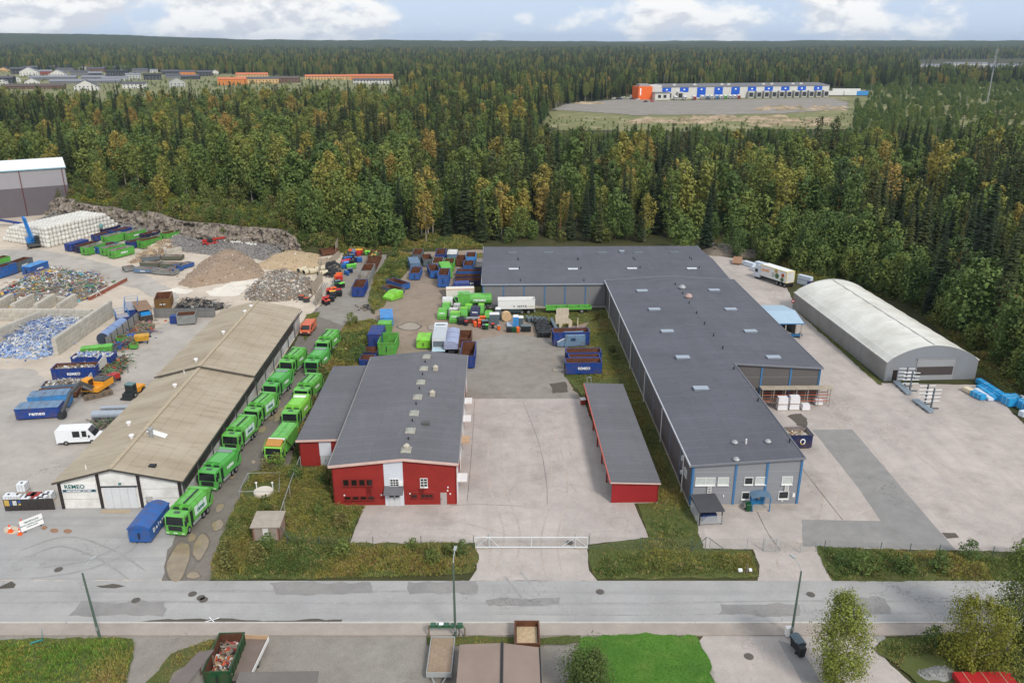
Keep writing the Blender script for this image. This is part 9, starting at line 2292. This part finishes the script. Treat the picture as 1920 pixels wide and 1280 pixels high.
# = FAR DEPOT VEHICLES, MASTS
@lru_cache(None)
def far_truck(c):
 m=paint(c)
 return T('depot_truck',None,[T('box',BOX('box',M('far_box',srgb(224,222,220),.5),(-1.3,1.3,2.3,9.5,1.0,3.9))),T('cab',MB().ext([(0,.5),(2.2,.5),(2.2,3.3),(.6,3.3),(.1,1.7)],-1.25,1.25,'x').mesh('cab',m),[bx('windscreen',WIND,-1.1,1.1,.05,.12,1.7,2.7),bx('grille',DARK,-.8,.8,-.03,-.004,.6,1.3)]),T('chassis',MB().box(-.6,.6,.3,9.3,.5,.99).mesh('chassis',DARK))]+wheels([(s*1.1,y_) for s in (-1,1) for y_ in (1.2,6.5,8.0)]))
for i,px in enumerate((1268,1285,1303,1318,1327,1335,1345,1353,1361,1370,1378,1386)):
 x,y,z=gz(px,188.3-(px-1268)*.012 if i> 2 else 189)
 spawn(far_truck(['white','white','red','white','steel','white','sky','white','green2','white','white','red'][i]),['first','second','third','fourth','fifth','sixth','seventh','eighth','ninth','tenth','eleventh','twelfth'][i]+' truck from the orange office in the row before the depot docks','truck',(x,y,z+.3),math.atan2(-x,y)+R(12),'trucks parked before the depot')
for i,(px,py,c,l) in enumerate(((1562,181,'white',18),(1580,180,'white',16),(1594,181,'white',12),(1606,181,'sky',9),(1619,181,'sky',9),(1575,176,'white',16),(1600,176,'white',14))):
 x,y,z=gz(px,py); g=MB(); g.box(-l/2,l/2,0,2.6,.9,5.0)
 spawn(T('parked_trailer',g.mesh('box',M('trailer_'+c,COL[c],.5,.05)),[bx('chassis',DARK,-l/2+.5,l/2-.5,.5,2.0,.5,.898)]+[T('wheel',w_.mesh,w_.kids,loc=(l/2-1.5-k_*1.2,.4,.5),rot=(0,0,R(90))) for k_ in range(3)]),['white trailer nearest the depot end','second white trailer beyond the depot','short white trailer between long ones','turquoise trailer beyond the depot','outermost turquoise trailer beyond the depot','white trailer in the rear row beyond the depot','second white trailer in the rear row beyond the depot'][i],'trailer',(x,y,z+.2),R(-8),'trailers parked beyond the depot')
def small_car(px,py,c,label):
 x,y,z=gz(px,py); g=MB(); g.ext([(-2.1,.3),(2.1,.3),(2.1,.8),(1.3,.95),(.7,1.45),(-1.2,1.45),(-1.9,.95),(-2.1,.9)],-.88,.88,'y' if False else 'x') if False else g.ext([(-2.1,.3),(2.1,.3),(2.1,.8),(1.3,.95),(.7,1.45),(-1.2,1.45),(-1.9,.95),(-2.1,.9)],-.88,.88,'x')
 t=wheel(.32,.2)
 spawn(T('parked_car',g.mesh('body',M('car_'+c,COL[c],.3,.03,spec=.5)),[bx('side_window',WIND,-.89,-.881,-1.0,.6,.98,1.38),bx('side_window',WIND,.881,.89,-1.0,.6,.98,1.38)]+[T('wheel',t.mesh,t.kids,loc=(s*.8,yy,.32)) for s in (-1,1) for yy in (-1.3,1.3)]),label,'car',(x,y,z+.3),R(75),'cars parked at the depot office')
for i,(px,py,c) in enumerate(((1151,186.5,'white'),(1157,187.5,'black'),(1163,183,'black'),(1168,184.5,'white'),(1163,187.5,'blue'),(1178,186,'white'),(1184,187,'navy'),(1196,188.5,'white'),(1210,192.5,'black'),(1222,192,'red'))):small_car(px,py,c,f"{dict(white='white', black='black', blue='blue', navy='dark blue', red='dark red')[c]} car parked before the depot, {['outermost of the group', 'outer front', 'rear row', 'rear row beside a black one', 'front of the group', 'nearest the orange wall', 'second from the orange wall', 'standing alone', 'near the porch', 'beside the black one at the porch'][i]}")
# white lorry glimpsed among the treetops
x,y,z=gz(422,186); spawn(far_truck('white'),'white lorry glimpsed through the treetops on the village road','truck',(x,y,z),R(80))
# radio mast, leaning slightly in perspective only
x,y,z=gz(1848,206); Hm=48.0
k=[T('antenna',MB().rbox((s*.6,0,zz),(.3,.3,2.2)).mesh('antenna',METAL)) for s in (-1,1) for zz in (37,41,45)]+[T('platform',MB().cyl((0,0,zz),(0,0,zz+.3),1.1,n=10).mesh('platform',METAL)) for zz in (31,34,39,43)]+[T('top_spike',MB().cyl((0,0,Hm-2),(0,0,Hm+3),.06,n=6).mesh('top_spike',METAL))]
g=MB(); g.cyl((0,0,0),(0,0,30),.5,.4,10).cyl((0,0,30),(0,0,Hm),.25,.15,8)
sc_=1.0
spawn(T('radio_mast',g.mesh('mast',M('mast_grey',srgb(150,152,154),.5,.05)),k),'tall pale radio mast with antennas rising above the young trees','mast',(x,y,z),0)
def pole(px,py,top,label,lampy=True):
 x,y,z=gz(px,py); h=(py-top)*math.hypot(y,50)/F_PX
 g=MB(); g.cyl((0,0,0),(0,0,h),.16,.1,6); spawn(T('light_pole',g.mesh('pole',M('mast_grey')),[bx('lamp_head',METAL,-.8,.8,-.15,.15,h,h+.2)]),label,'light pole',(x,y,z),0,'light poles around the depot')
for i,(px,py,top) in enumerate(((1029,197,168),(1087,190,162),(1136,180,153),(1157,176,164),(1244,168,145),(1313,168,144),(1380,165,143),(1447,168,143),(1514,168,142),(1633,171,146),(1685,205,180),(1707,167,150),(1810,207,184),(1289,135,112),(1327,135,113),(1349,135,110),(1391,135,113),(1424,135,115),(1228,133,110),(1261,135,112),(1770,128,98))):
 pole(px,py,top,['light pole before the forest wall, outermost','light pole at the edge of the depot yard','light pole at the turn of the depot road','short twin-headed pole by the parked cars','light pole behind the orange office','light pole behind the second blue door','light pole behind the fifth blue door','light pole behind the docks','light pole near the depot end','light pole among the parked trailers','pole standing in the young trees','pole beyond the young trees','pole in the clearing before the mast','floodlight pole at the sports field corner','second floodlight pole at the sports field','third floodlight pole at the sports field','fourth floodlight pole at the sports field','outermost floodlight pole at the sports field','floodlight pole far side of the sports field','second floodlight pole far side of the sports field','thin mast beside the far white works'][i])
# = AIR
g=MB(); g.box(-16000,16000,-400,14500,-4,170)
hz_o=struct('haze',g.mesh('haze',None) if False else g.mesh('haze',[]))
hm=bpy.data.materials.new('haze'); hm.use_nodes=True
hn=hm.node_tree.nodes; hn.clear()
ho=hn.new('ShaderNodeOutputMaterial'); hv=hn.new('ShaderNodeVolumePrincipled')
hv.inputs['Color'].default_value=(0.66,0.82,1.0,1); hv.inputs['Density'].default_value=0.000055; hv.inputs['Anisotropy'].default_value=0.2
hm.node_tree.links.new(hv.outputs[0],ho.inputs['Volume'])
hz_o.data.materials.append(hm)
hz_o['kind'],hz_o['label'],hz_o['category']='stuff','thin bluish haze over the far forest and hills','haze'
